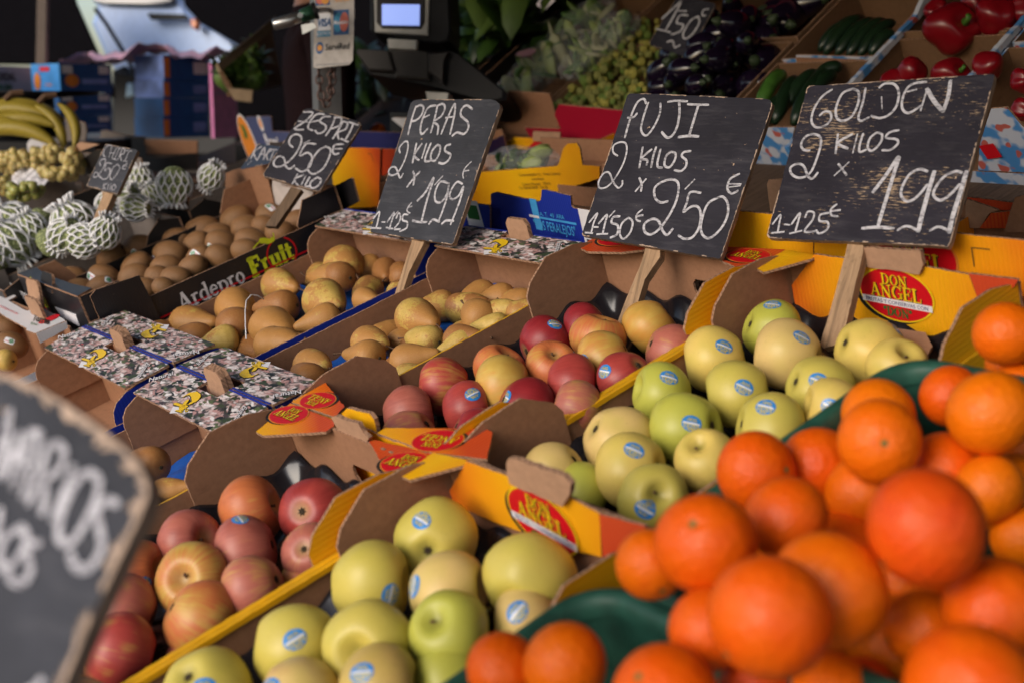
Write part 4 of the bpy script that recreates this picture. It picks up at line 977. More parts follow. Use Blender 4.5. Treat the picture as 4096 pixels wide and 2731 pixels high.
# ------------------------------------------------------------------ green crates with oranges
def green_crate(label, x0, x1, y0, y1, z, hgt, rad=.05):
    """a plastic crate: rounded rim over slatted walls"""
    root = empty('orange_crate', DW @ T(x0, y0, z-hgt), label, 'plastic crate', 'green plastic crates of oranges'); w, l = x1-x0, y1-y0
    def ringpts(inset, n=8):
        P = []
        for cx, cy, a in ((w-rad, l-rad, 0), (rad, l-rad, 90), (rad, rad, 180), (w-rad, rad, 270)):
            for k in range(n+1):
                q = R(a+90*k/n); P.append((cx+(rad-inset)*math.cos(q), cy+(rad-inset)*math.sin(q)))
        return P
    o, i = ringpts(-.008), ringpts(.014); n = len(o); V = []; F = []
    for (P, zz) in ((o, hgt-.012), (o, hgt+.004), (ringpts(.000), hgt+.009), (ringpts(.008), hgt+.008), (i, hgt+.002), (i, hgt-.012)):
        V += [(p[0], p[1], zz) for p in P]
    for k in range(5):
        for j in range(n): F.append((k*n+j, k*n+(j+1) % n, (k+1)*n+(j+1) % n, (k+1)*n+j))
    link('rim', mesh('rim', V, F, [GREENP], smooth=True), root)
    bo = ringpts(.012); V = []; F = []
    for zz in (0, hgt-.01): V += [(p[0], p[1], zz) for p in bo]
    for j in range(n): F.append((j, (j+1) % n, n+(j+1) % n, n+j))
    F.append(tuple(range(n))); link('basket', mesh('basket', V, F, [GREENP]), root)
    mb = MB()
    for k in range(14):
        yy = rad+(l-2*rad)*k/13; mb.box((-.002, yy-.004, 0), (.010, yy+.004, hgt-.012), GREENP); mb.box((w-.010, yy-.004, 0), (w+.002, yy+.004, hgt-.012), GREENP)
    for k in range(10):
        xx = rad+(w-2*rad)*k/9; mb.box((xx-.004, -.002, 0), (xx+.004, .010, hgt-.012), GREENP); mb.box((xx-.004, l-.010, 0), (xx+.004, l+.002, hgt-.012), GREENP)
    mb.build('rib', root)['kind'] = 'stuff'
    return root
green_crate('green plastic crate of oranges at the bottom edge of the picture', -.850, -.42, -.10, .548, .010, .17)
green_crate('green plastic crate heaped with oranges, beside the middle yellow apples', -.846, -.42, .560, 1.010, .020, .17)
OO, OR_, ORD, OY = (.76, .118, .001), (.72, .070, .001), (.64, .034, .004), (.78, .155, .001)
og = 'oranges in the green crates'
OR = [('o', 795, 490, 208, OR_, (930, 465)), ('o', 1105, 465, 200, OR_, None), ('o', 1420, 205, 190, OY, None), ('o', 1425, 330, 215, OO, (1390, 330)), ('F', 3962, 1649, 172, OY, None),
 ('F', 3803, 1584, 126, OR_, None), ('o', 1760, 490, 205, OR_, None), ('o', 1345, 595, 200, OO, None), ('o', 950, 725, 212, OR_, None), ('o', 1662, 778, 305, ORD, None), ('o', 540, 862, 260, OR_, (440, 720)),
 ('o', 260, 965, 185, OO, (310, 1085)), ('o', 868, 1235, 320, OR_, (615, 1425)), ('o', 1165, 1090, 300, OO, None), ('o', 560, 1290, 212, OR_, None), ('o', 1985, 575, 175, OY, None), ('o', 2130, 450, 150, OO, None),
 ('o', 2170, 830, 172, OY, None), ('o', 2010, 1190, 268, OR_, None), ('o', 1640, 1290, 200, OO, None), ('o', 1890, 1600, 340, OR_, None), ('o', 1330, 820, 110, OO, None), ('o', 340, 1645, 282, OR_, None), ('o', 950, 1720, 180, ORD, None),
 ('o', 1330, 1620, 190, ORD, None), ('o', 110, 1430, 130, ORD, None), ('F', 2014, 2680, 152, OR_, (2200, 2600)), ('F', 2258, 2660, 172, OO, None), ('F', 4023, 1335, 131, OO, None), ('F', 4085, 1240, 95, OY, None),
 ('F', 3020, 2745, 150, ORD, None), ('F', 3330, 2770, 165, OO, None), ('F', 4085, 1560, 120, OO, None), ('F', 3880, 1425, 68, ORD, None), ('F', 4060, 1460, 118, OO, None)]
on = []
for i, (c, x, y, r, col, cv) in enumerate(OR):
    rp = r*CR[c][2]; p = px(c, x, y)
    D0 = .086 if rp > 215 else .079; Z = FPX*D0/2/rp
    on.append([p, rp, Z, Z]); lzm = [.065 if (c, x) in (('o', 540), ('o', 260), ('o', 560), ('o', 950)) else .032 if p[1] > 2500 and p[0] < 3000 else .012]; on[-1].append(lzm[0])
# settle the heap: slide along the lines of sight until no two oranges run into each other
zl = lambda p, Z: (DW.inverted() @ at(p, Z)).z
for it in range(300):
    mv = 0
    for i in range(len(on)):
        p, rp, Z = on[i][:3]; w = at(p, Z); ra = rp*Z/FPX
        for j in range(i):
            p2, rp2, Z2 = on[j][:3]; w2 = at(p2, Z2); rb = rp2*Z2/FPX; ov = (ra+rb)*.95-(w-w2).length
            if ov > 0:
                s_ = 1 if Z > Z2 else -1; on[i][2] += s_*ov*.20; on[j][2] -= s_*ov*.20; mv += ov
    for q in on:
        lz = zl(q[0], q[2]); rad = q[1]*q[2]/FPX
        if lz > .135: q[2] += .01
        if lz < q[4]: q[2] -= .012
        elif rad < .032: q[2] += .003
        if rad > .0475: q[2] -= .008
        q[2] = min(max(q[2], q[3]-.35), q[3]+.10)
for (c, x, y, r, col, cv), (p, rp, Z, _z, _m) in zip(OR, on):
    w = at(p, Z); me, tr = random.choice(KINDS['orange'])
    o = bpy.data.objects.new('orange', me); COL.objects.link(o); o.rotation_mode = 'QUATERNION'
    ax = surf_dir(px(c, *cv), p, rp) if cv else Vector((random.uniform(-1, 1), random.uniform(-.2, 1), random.uniform(-1, .6))).normalized()
    o.rotation_quaternion = orient(ax, random.uniform(0, 6)); o.location = w; s_ = rp*Z/FPX; o.scale = (s_,)*3; o.color = (*col, 1)
    link('stem_button', BTN, o); o['category'] = 'orange'; o['group'] = og
    wd = 'red-orange' if col in (ORD,) else 'yellowish' if col is OY else 'deep' if col is OR_ else 'bright'
    FRUITS.append([o, og, wd, DW.inverted() @ w, w, s_])
it = [f for f in FRUITS if f[1] == og]; it.sort(key=lambda f: -f[3].y); rows = [it[i:i+4] for i in range(0, len(it), 4)]
for i, rw in enumerate(rows):
    rw.sort(key=lambda f: f[3].x)
    for j, f in enumerate(rw): f[0]['label'] = f'{f[2]} orange in the heap, {RW_[i]} band from the back, {["leftmost", "second from left", "third from left", "rightmost"][j if j < len(rw)-1 or j == 3 else 3]}'
# oranges lower in the heap that carry the ones in view
k_ = 0
for lay in range(1):
  for i in range(6):
    for j in range(14):
        l = Vector((-.800+.078*i+(.038 if j % 2 else 0), -.05+.078*j, (-.025, -.085)[lay]))
        if .46 < l.y < .62 or l.x > -.45 or (l.y < .5 and l.x < -.76): continue
        if lay == 0 and l.y < .50: l.z -= .05
        if not (-.05 < l.y < 1.0): continue
        w = DW @ l; cd_ = w-CAML; zz_ = cd_.dot(VIEW); u_x = cd_.x/zz_*FPX+PW/2; v_y = -cd_.dot(c2w((0, -1, 0)))/zz_*FPX+PH/2
        if u_x > 4300 or v_y > 2950: continue
        if any((w-f[4]).length < .030+f[5]*.80 for f in it): continue
        me, tr = random.choice(KINDS['orange']); o = bpy.data.objects.new('orange', me); COL.objects.link(o); o.location = w; o.scale = (.040,)*3; o.color = (*random.choice((OR_, OO, OY)), 1)
        o.rotation_euler = (random.uniform(0, 6), random.uniform(0, 6), 0); link('stem_button', BTN, o); tag(o, 'orange almost buried at the bottom of the heaped green crates', 'orange', 'buried oranges')

# ------------------------------------------------------------------ chalk boards
SMAT = {'g': BOARD_G, 'd': BOARD_D, 'w': BOARD_W}
def board(label, crop, normal, base, Mb, bz, outline, mat, strokes, wpx, stick, stickw=WOOD, th=.009, name='price_board', Zfix=None, edge=PLYEDGE, worn=.55, wornw=.0022):
    """a painted board on a stick; outline, writing and stick follow the photograph on the board's own plane"""
    if Zfix: anchor = at(px(crop, *base), Zfix)
    else: anchor = Mb @ hit(px(crop, *base), Mb, 2, bz)
    n = c2w(normal).normalized(); up = (U-n*U.dot(n)).normalized(); x = up.cross(n)
    Pm = frame(x, up, n, anchor); c = Vector((0, 0, 0)); O = [hit(px(crop, *p), Pm, 2, 0) for p in outline]
    for p in O: c += p/len(O)
    tl, tr = O[0], O[1]
    M = Pm @ T(c.x, c.y, 0); root = empty(name, M, label, 'price board', 'chalk price boards on sticks')
    HT = lambda p: hit(px(crop, *p), M, 2, 0)
    P = [(q.x-c.x, q.y-c.y) for q in O]
    prism('board', P, 'xy', -th, th, edge, mat, edge, root, rough=.0006)
    mb = MB(); k = CR[crop][2]*depth(M.translation)/FPX
    for s_ in strokes:
        wf = 1.0
        if isinstance(s_, tuple): s_, wf = s_
        Q = [HT(p) for p in s_]; V, F = ribbon([(q.x, q.y) for q in Q], wpx*wf*k*.90); flat(mb, V, F, CHALK, .0012)
    mb.build('chalk_writing', root)
    # paint worn off along the edges
    mb = MB(); rng = random.Random(len(P)+int(th*1e4)); per = rough_outline(P, .004, .0002); n_ = len(per); on_ = 1
    for i in range(n_):
        if rng.random() < .22: on_ = rng.random() < worn
        if not on_: continue
        a, b = Vector(per[i]), Vector(per[(i+1) % n_]); wd = rng.uniform(.2, 1.0)*wornw; ca, cb = a*(1-wd/a.length), b*(1-wd*rng.uniform(.5, 1.2)/b.length); flat(mb, [a, b, cb, ca], [(0, 1, 2, 3)], WORN, .0004)
    if mb.V: mb.build('worn_edge', root)
    if stick:
        Q = [HT(p) for p in stick]; prism('stick', [(q.x, q.y) for q in Q], 'xy', -th-.016, .0155, stickw, stickw, stickw, root, rough=.0004)
    return root
board('grey board reading PERAS 2 KILOS x 1.99, on a pine stick', 'pe', (-.609, -.267, -.747), (350, 2060), DW, -.06,
  [(490, 85), (515, 62), (560, 50), (1290, 46), (1350, 62), (1385, 95), (1390, 130), (925, 1490), (905, 1515), (880, 1512), (90, 1392), (78, 1370)], BOARD_G,
  [[(545, 120), (505, 240), (465, 405)], [(550, 125), (590, 108), (622, 130), (600, 210), (545, 262), (505, 270)],
   [(745, 112), (680, 125), (640, 180), (600, 290), (590, 370), (610, 400), (665, 345)], [(610, 240), (680, 210)],
   [(760, 125), (735, 240), (695, 385)], [(755, 120), (815, 95), (838, 140), (800, 220), (730, 275), (770, 320), (762, 405)],
   [(800, 400), (860, 250), (935, 95), (935, 200), (890, 400)], [(845, 235), (930, 225)],
   [(1115, 150), (1060, 110), (1010, 145), (1000, 215), (1065, 275), (1075, 340), (1030, 400), (960, 385), (912, 420)],
   ([(385, 590), (375, 545), (415, 490), (455, 475), (465, 530), (440, 640), (395, 740), (345, 805), (285, 815), (268, 775), (300, 735), (340, 740), (365, 800), (385, 845), (415, 800)], .8),
   [(550, 495), (530, 590), (510, 695)], [(605, 500), (530, 610), (575, 665)], [(650, 500), (605, 645)], [(695, 495), (645, 620), (640, 675), (690, 670)],
   [(760, 510), (710, 570), (695, 650), (735, 670), (780, 600), (790, 530), (760, 510)], [(895, 505), (850, 520), (840, 570), (895, 610), (870, 670), (820, 700), (775, 690)],
   [(515, 780), (530, 830), (520, 915)], [(585, 780), (520, 850), (455, 935)],
   ([(560, 1075), (640, 990), (725, 840), (690, 960), (650, 1090), (600, 1290)], 1.1), [(510, 1275), (580, 1290), (655, 1290)], ([(815, 825), (735, 915)], .7),
   ([(865, 895), (800, 880), (755, 940), (735, 1030), (750, 1085), (805, 1085), (860, 1000), (880, 890), (860, 1030), (820, 1160), (770, 1290)], .95), [(675, 1310), (720, 1265), (780, 1290)],
   ([(1015, 905), (960, 885), (905, 960), (885, 1030), (920, 1060), (980, 1020), (1025, 930), (1000, 1040), (950, 1180), (895, 1315)], .95), [(805, 1310), (850, 1275), (925, 1280)],
   ([(1105, 680), (1045, 740), (1020, 800), (1025, 850)], .55), ([(1035, 775), (1080, 768)], .7),
   ([(115, 1255), (175, 1185), (160, 1280), (140, 1355)], .8), [(85, 1350), (190, 1352)], ([(200, 1290), (232, 1290)], .8), ([(255, 1290), (325, 1190), (300, 1280), (275, 1360)], .8), ([(245, 1345), (310, 1358)], .9), ([(365, 1180), (325, 1225)], .5),
   ([(345, 1250), (370, 1200), (390, 1240), (370, 1300), (325, 1360), (385, 1360)], .8), ([(465, 1215), (420, 1215), (410, 1270), (455, 1290), (450, 1350), (380, 1385)], .8), ([(500, 1095), (465, 1140), (455, 1180), (485, 1200)], .6), ([(465, 1145), (505, 1130)], .5)],
  27, [(468, 1400), (590, 1400), (585, 1480), (430, 1790), (340, 2090), (265, 2075), (330, 1880), (460, 1480)])
board('dark board reading FUJI 2 KILOS x 2.50, on a pine stick', 'fu', (-.552, -.29, -.781), (400, 2115), DW, -.06,
  [(468, 75), (490, 56), (740, 60), (1690, 103), (1740, 112), (1765, 140), (1765, 175), (1312, 1520), (1290, 1537), (70, 1330), (62, 1310), (370, 390)], BOARD_D,
  [([(640, 150), (620, 108), (570, 130), (530, 200), (490, 310), (450, 455)], 1.0), [(475, 275), (530, 270), (560, 235)],
   ([(660, 140), (620, 260), (595, 370), (615, 425), (655, 430), (720, 340), (765, 230), (768, 145)], .95), [(835, 135), (900, 125), (1010, 130)], ([(935, 130), (940, 230), (920, 350), (880, 430), (830, 455), (780, 405)], 1.1),
   [(1012, 155), (1100, 160), (1200, 160)], ([(1110, 160), (1070, 290), (1025, 440)], 1.1), ([(930, 450), (1020, 440), (1110, 445)], 1.2),
   ([(385, 618), (345, 585), (350, 525), (410, 495), (460, 510), (465, 590), (430, 700), (360, 820), (290, 895), (225, 905), (215, 850), (260, 775), (310, 770), (345, 850), (390, 905), (425, 880), (428, 840)], .8),
   [(610, 540), (595, 630), (580, 725)], [(690, 560), (600, 640), (650, 655), (645, 700)], [(730, 540), (705, 620), (685, 720)], [(770, 560), (745, 660), (745, 715), (785, 725)],
   [(865, 580), (820, 620), (805, 700), (850, 720), (895, 660), (905, 600), (865, 580)], [(1040, 575), (980, 585), (960, 620), (1000, 660), (995, 715), (950, 755), (895, 745)],
   [(580, 815), (600, 870), (595, 935)], [(640, 825), (545, 935)],
   ([(835, 1025), (770, 1035), (720, 990), (720, 900), (800, 845), (880, 830), (930, 870), (920, 990), (860, 1130), (770, 1260), (690, 1320), (630, 1300), (625, 1230), (690, 1185), (750, 1200), (790, 1290), (830, 1325), (880, 1270)], 1.05),
   ([(1075, 830), (990, 915)], .8), ([(1130, 950), (1035, 945), (1005, 1040), (975, 1120), (1050, 1070), (1110, 1080), (1130, 1160), (1110, 1270), (1050, 1350), (980, 1360), (930, 1330)], 1.0),
   ([(1290, 990), (1200, 1040), (1150, 1150), (1130, 1270), (1160, 1340), (1220, 1350), (1310, 1270), (1370, 1150), (1370, 1040), (1330, 985), (1290, 990)], 1.0),
   ([(1475, 780), (1400, 820), (1370, 880), (1375, 930), (1410, 955), (1465, 930)], .9), ([(1370, 870), (1490, 870)], .8), ([(1370, 900), (1485, 885)], .6),
   ([(130, 1215), (205, 1130), (170, 1220), (150, 1300)], .8), [(95, 1305), (160, 1310)], [(175, 1255), (210, 1255)], ([(215, 1225), (290, 1145), (270, 1230), (250, 1320)], .9), [(200, 1320), (295, 1315)], ([(360, 1110), (310, 1165)], .8),
   [(405, 1160), (350, 1165), (330, 1215), (385, 1240), (380, 1320), (320, 1350)], ([(480, 1170), (420, 1230), (405, 1320), (440, 1360), (500, 1300), (520, 1210), (480, 1170)], .9), ([(605, 1100), (560, 1140), (555, 1190), (590, 1205)], .8), ([(550, 1160), (610, 1150)], 1.2)],
  25, [(610, 1380), (740, 1395), (735, 1500), (600, 1700), (470, 2125), (345, 2110), (430, 1880), (570, 1545), (600, 1440)])
board('widest scratched board reading GOLDEN 2 KILOS x 1.99', 'go', (-.622, -.332, -.709), (545, 2345), DW, -.055,
  [(388, 160), (410, 142), (1990, 38), (2020, 45), (2010, 110), (1640, 1500), (1615, 1545), (1560, 1535), (55, 1465), (38, 1440)], BOARD_W,
  [([(610, 175), (520, 240), (450, 350), (430, 450), (470, 505), (550, 490), (600, 430), (590, 375), (540, 370), (500, 405)], .95), ([(790, 170), (700, 210), (645, 330), (650, 420), (700, 450), (780, 410), (835, 300), (840, 200), (790, 170)], 1.0),
   ([(900, 165), (880, 280), (840, 410), (860, 450), (930, 420)], .9), ([(1040, 240), (1045, 345)], .6), ([(1020, 160), (1070, 125), (1150, 130), (1190, 200), (1170, 320), (1100, 400), (1020, 425), (950, 405)], .95),
   ([(1430, 110), (1320, 125), (1260, 170), (1220, 270), (1225, 350), (1280, 380), (1380, 320)], .95), ([(1265, 195), (1345, 175)], .9), ([(1380, 360), (1435, 180)], .9), ([(1435, 170), (1500, 280), (1575, 365)], 1.6), ([(1575, 370), (1620, 240), (1640, 100)], 1.4),
   ([(415, 705), (360, 700), (340, 650), (380, 585), (450, 565), (505, 590), (510, 660), (475, 780), (420, 900), (340, 945), (265, 920), (245, 860), (300, 825), (360, 840), (400, 930), (440, 950), (485, 900)], .95),
   ([(660, 565), (650, 650), (640, 735)], .9), ([(785, 565), (660, 640), (745, 690)], 1.1), ([(830, 565), (790, 730)], .8), ([(880, 560), (850, 660), (850, 720), (905, 700)], .9), ([(1000, 550), (940, 600), (920, 680), (960, 710), (1030, 640), (1045, 570), (1000, 550)], .9),
   ([(1190, 530), (1110, 550), (1080, 595), (1170, 610), (1180, 650), (1120, 700), (1045, 705)], .9), ([(665, 825), (735, 920)], 1.1), ([(755, 810), (630, 925)], .8),
   ([(965, 1070), (1080, 920), (1190, 760), (1150, 900), (1080, 1130), (1010, 1360)], 1.4), ([(870, 1385), (1000, 1375), (1145, 1385)], 1.2),
   ([(1440, 890), (1370, 870), (1280, 920), (1215, 1040), (1220, 1120), (1280, 1150), (1360, 1100), (1440, 1000)], 1.0), ([(1500, 890), (1450, 1060), (1390, 1280), (1360, 1410)], 1.6), ([(1180, 1400), (1260, 1365), (1360, 1405)], .9),
   ([(1740, 900), (1680, 890), (1580, 940), (1500, 1050), (1500, 1110), (1560, 1140), (1640, 1090), (1720, 1000)], 1.0), ([(1780, 890), (1730, 1060), (1660, 1280), (1630, 1420)], 1.6), ([(1460, 1405), (1540, 1370), (1640, 1415)], .9),
   ([(90, 1350), (160, 1265), (150, 1340), (135, 1420)], .7), ([(85, 1425), (190, 1415)], .9), ([(195, 1350), (240, 1355)], .8), ([(255, 1350), (330, 1250), (310, 1340), (290, 1410)], .8), ([(240, 1430), (345, 1405)], .8),
   ([(375, 1290), (400, 1240), (450, 1250), (440, 1310), (370, 1410), (460, 1410)], .8), ([(580, 1250), (510, 1265), (500, 1320), (570, 1330), (570, 1390), (500, 1430), (470, 1400)], .8), ([(650, 1175), (600, 1220), (605, 1270), (660, 1280)], .8), ([(605, 1235), (680, 1225)], .9)],
  27, [(720, 1440), (850, 1460), (850, 1560), (660, 2360), (500, 2400), (470, 2370), (560, 2080), (700, 1560)])
board('small board naming CHIRI at 2.50 a KILO', 'ch', (-.431, -.322, -.843), (260, 1470), DW, .10,
  [(435, 180), (455, 165), (975, 262), (1000, 280), (650, 1040), (630, 1030), (120, 895), (125, 870)], BOARD_G,
  [[(560, 200), (500, 190), (430, 270), (415, 360), (450, 390)], [(560, 220), (510, 400)], [(640, 240), (560, 420)], [(530, 320), (600, 330)], [(640, 230), (720, 245)], [(690, 240), (610, 430)], [(560, 420), (640, 440)], [(750, 240), (660, 450)], [(750, 235), (790, 270), (760, 340), (710, 350), (730, 460)], [(810, 280), (910, 290)], [(860, 290), (790, 460)], [(750, 460), (830, 475)],
   [(370, 550), (350, 490), (400, 430), (450, 440), (430, 540), (350, 680), (280, 745), (240, 730), (270, 660), (320, 680), (350, 750), (370, 730)], [(560, 510), (470, 500), (440, 630), (510, 580), (530, 650), (480, 760), (400, 780), (380, 740)], [(660, 520), (580, 580), (530, 720), (560, 790), (640, 700), (700, 580), (660, 520)], [(830, 510), (760, 550), (750, 600), (800, 600)], [(755, 560), (820, 550)],
   [(430, 840), (400, 960)], [(480, 850), (420, 900), (450, 960)], [(510, 860), (480, 965)], [(550, 860), (520, 980)], [(610, 870), (560, 920), (580, 975), (630, 920), (610, 870)]],
  15, [(330, 960), (520, 1000), (515, 1030), (320, 1480), (180, 1440), (340, 1040)])
board('round-cornered board naming kiwis at 2.50 a KILO, above the black box', 'z', (-.20, -.30, -.93), (590, 1690), DW, .025,
  [(1030, 200), (1080, 180), (1140, 182), (1730, 345), (1775, 390), (1760, 430), (1270, 1210), (1240, 1255), (1200, 1262), (510, 1070), (500, 1035), (520, 1000)], BOARD_D,
  [[(1030, 230), (1150, 240), (1050, 350), (910, 450), (1030, 460)], [(960, 350), (1080, 360)], [(1300, 260), (1200, 260), (1110, 360), (1090, 440), (1150, 470)], [(1130, 360), (1230, 340)], [(1380, 290), (1300, 290), (1240, 350), (1320, 410), (1300, 480), (1220, 510), (1180, 470)],
   [(1440, 310), (1390, 430), (1320, 540)], [(1430, 300), (1520, 310), (1500, 400), (1390, 450)], [(1540, 360), (1480, 470), (1410, 580)], [(1530, 350), (1600, 370), (1580, 450), (1480, 500), (1490, 590)], ([(1620, 360), (1740, 400)], 1.3), [(1680, 380), (1640, 480), (1570, 600)], ([(1520, 580), (1610, 620)], 1.3),
   ([(890, 690), (840, 640), (860, 560), (930, 520), (1000, 560), (980, 680), (890, 820), (760, 930), (660, 940), (640, 880), (700, 810), (770, 830), (800, 940), (850, 970), (910, 930)], 1.0), ([(1030, 640), (1110, 600)], .6),
   ([(1190, 650), (1060, 650), (980, 800), (1080, 760), (1140, 820), (1110, 940), (1010, 1010), (920, 960)], 1.0), ([(1320, 680), (1220, 740), (1110, 900), (1090, 990), (1160, 1040), (1280, 970), (1360, 830), (1380, 720), (1320, 680)], 1.0),
   [(1550, 650), (1440, 660), (1410, 730), (1430, 780), (1490, 770)], [(1420, 710), (1530, 710)],
   [(950, 1040), (880, 1170)], [(1030, 1050), (910, 1110), (960, 1190)], [(1060, 1060), (1000, 1180)], [(1110, 1080), (1050, 1190), (1100, 1200)], [(1210, 1080), (1120, 1150), (1130, 1220), (1210, 1200), (1260, 1120), (1210, 1080)]],
  27, [(840, 1180), (980, 1215), (960, 1240), (640, 1700), (500, 1690), (570, 1590), (800, 1250)], WOODD)
board('small dark blue card naming KAKI, behind the kiwi board', 'z', (-.25, -.40, -.88), (400, 800), DW, .05,
  [(440, 640), (900, 700), (560, 905), (215, 975), (200, 965)], simple('navy card', (.02, .035, .07), .5),
  [[(420, 660), (340, 840)], [(480, 680), (380, 760), (420, 860)], [(430, 850), (520, 690), (510, 850)], [(460, 780), (520, 780)], [(590, 710), (500, 850)], [(620, 720), (550, 780), (560, 860)], [(600, 715), (680, 725)], [(650, 720), (590, 860)], ([(350, 870), (300, 915)], .6)],
  22, None, Zfix=2.95, name='price_card', th=.002, edge=simple('card edge', (.25, .12, .07), .8))
board('large rounded board at bottom left, nearest the viewer, out of focus', 'fr', (-.42, -.38, -.82), (250, 1000), DW, 0,
  [(-330, 30), (-150, 10), (30, 55), (150, 100), (300, 185), (450, 290), (590, 400), (680, 490), (722, 580), (725, 650), (690, 740), (560, 1010), (430, 1290), (260, 1700), (-330, 1900)], BOARD_G,
  [[(55, 232), (20, 375), (-34, 512)], [(57, 232), (41, 389), (7, 553)], [(107, 341), (61, 457), (20, 567)], [(107, 341), (90, 471), (71, 614)], [(71, 614), (116, 471), (153, 341)], [(205, 351), (164, 498), (116, 662)], [(153, 341), (175, 341), (205, 351)], [(96, 498), (178, 512)], [(249, 403), (205, 539), (148, 692)], [(249, 403), (298, 403), (322, 446), (294, 526), (219, 583)], [(219, 587), (229, 662), (213, 737)], [(366, 509), (321, 635), (268, 772)], [(451, 539), (492, 587), (458, 717), (376, 860), (317, 884), (292, 826), (328, 690), (396, 567), (451, 539)], [(581, 692), (526, 676), (481, 731), (499, 826), (503, 911), (451, 1001), (382, 1004), (350, 935)], [(-27, 690), (-82, 853), (-27, 881)], [(7, 717), (0, 799), (-14, 867)], [(109, 806), (139, 853), (102, 949), (38, 1006), (5, 963), (27, 867), (109, 806)], [(199, 884), (157, 894), (142, 949), (158, 1017), (120, 1079), (61, 1061), (46, 1017)], [(212, 1557), (164, 1605), (82, 1646)], [(-164, 116), (-246, 157), (-273, 280), (-219, 375)], [(-150, 403), (-96, 211), (-68, 430)]],
  50, [(-120, 1800), (60, 1800), (0, 2300), (-200, 2300)], Zfix=.70, th=.013, worn=.95, wornw=.012)

# ------------------------------------------------------------------ third row, behind the middle boxes
def back_box(label, yv, crop, pts, mat, depth_=.24, zb=-.155, inn=BROWN, name='fruit_box', hl=None, M=DW, cat='fruit box', group=None, back=True):
    P = [hit(px(crop, *p), M, 1, yv) for p in pts]; xs = [p.x for p in P]; zs = [p.z for p in P]; x0, x1, zt = min(xs), max(xs), sorted(zs)[-max(2, len(zs)//2)]
    zt = hl if hl is not None else zb+.055
    root = empty(name, M @ T(x0, yv, zb), label, cat, group); w = x1-x0
    Q = [(p.x-x0, max(p.z, zb)-zb) for p in P]
    prism('front_wall', Q, 'xz', 0, TK, mat, inn, EDGE, root)
    h = zt-zb
    prism('floor', [(TK, TK), (w-TK, TK), (w-TK, depth_), (TK, depth_)], 'xy', 0, TK, inn, inn, EDGE, root, rough=0)
    for xx in (0, w-TK): prism('side_wall', [(TK, 0), (depth_, 0), (depth_, h), (TK, h)], 'yz', xx, TK, mat if xx == 0 else inn, inn if xx == 0 else mat, EDGE, root)
    if back: prism('back_wall', [(0, 0), (w, 0), (w, h+.015), (0, h+.015)], 'xz', depth_, TK, inn, mat, EDGE, root)
    root['dx'], root['dz'], root['dy'] = x0, zb, yv
    return root
def fr_at(root, axis, val, crop, a, b, M=DW): return root.matrix_world.inverted() @ M @ frame_on(M, axis, val, px(crop, *a), px(crop, *b))
b1 = back_box('bright blue box with light blue lettering behind the blossom flaps', 1.30, 'm', [(1300, 620), (1300, 150), (1335, 138), (1672, 212), (1690, 200), (1700, 120), (1720, 118), (1925, 165), (1930, 245), (1945, 262), (2330, 330), (2330, 700)], BLUE, .22)
mb = MB(); f = fr_at(b1, 1, 1.2995, 'm', (1765, 315), (1850, 328)); V, F = font_mesh('S. A. T.  40  ARA', .0085, .01); flat(mb, V, F, INK_CYAN, .0006, f)
f = fr_at(b1, 1, 1.2995, 'm', (1800, 412), (1900, 432)); V, F = font_mesh('"LOS PERALEJOS"', .019, .012); V = [Vector((v.x*.62, v.y)) for v in V]; flat(mb, V, F, INK_CYAN, .0006, f)
f = fr_at(b1, 1, 1.2995, 'm', (1780, 352), (1880, 370)); V, F = rect(.115, .0045); flat(mb, V, F, INK_CYAN, .0004, f, .012); V, F = rect(.020, .062); flat(mb, V, F, INK_CYAN, .0003, f, -.045, .005); V, F = rect(.030, .005); flat(mb, V, F, INK_WHT, .0008, f, -.052, .0005)
f = fr_at(b1, 1, 1.2995, 'm', (2090, 440), (2190, 460)); V, F = rect(.05, .08); flat(mb, V, F, INK_WHT, .0004, f)
for k_ in range(3): V, F = rect(.040, .004); flat(mb, V, F, INK_BLK, .0008, f, .002, -.02+k_*.012)
mb.build('printed_lettering', b1)
b2 = back_box('dark blue box with green and white label, left of the bright blue box', 1.285, 'm', [(930, 640), (1000, 400), (1100, 215), (1278, 240), (1292, 262), (1292, 640)], BLUE, .33)
mb = MB(); f = fr_at(b2, 1, 1.2845, 'm', (1165, 315), (1230, 325)); V, F = rect(.052, .062); flat(mb, V, F, INK_WHT, .0004, f); V, F = rect(.040, .030); flat(mb, V, F, INK_GRN, .0008, f, 0, .006); mb.build('label', b2)
b3 = back_box('orange and yellow fading box between the kiwi board and pear board', 1.42, 'z', [(1430, 1500), (1400, 1000), (1560, 690), (2010, 700), (2030, 720), (2010, 1460)], angel_print('orange fading print', 'x', .06, .24), .34)
mb = MB(); f = fr_at(b3, 1, 1.4195, 'z', (1930, 850), (2010, 852))
for s1 in (1, -1):
    for P in ([(-.012, .050*s1), (.002, .050*s1), (.002, .030*s1)],): V, F = ribbon(P, .0022, smooth=False); flat(mb, V, F, INK_BROWN, .0006, f, 0, -.035)
mb.build('fold_marks', b3)
P = [hit(px('z', *p), DW, 1, 1.425) for p in [(2012, 702), (2230, 716), (2160, 1000), (2060, 1060), (2012, 1050)]]
prism('side_panel', [(p.x-b3['dx'], p.z-b3['dz']) for p in P], 'xz', .006, TK, REDP, BROWN, EDGE, b3)
b4 = back_box('navy persimmon box cut by the kiwi board, with a cartoon-free fruit print', 1.60, 'z', [(300, 830), (272, 292), (580, 280), (600, 300), (615, 480), (980, 490), (1000, 300), (1120, 300), (1120, 900)], glossprint('slate blue print', (.07, .085, .19)), .24, zb=-.16)
b4['label'] = 'slate blue persimmon box with orange fruit print, left of the kiwi board'
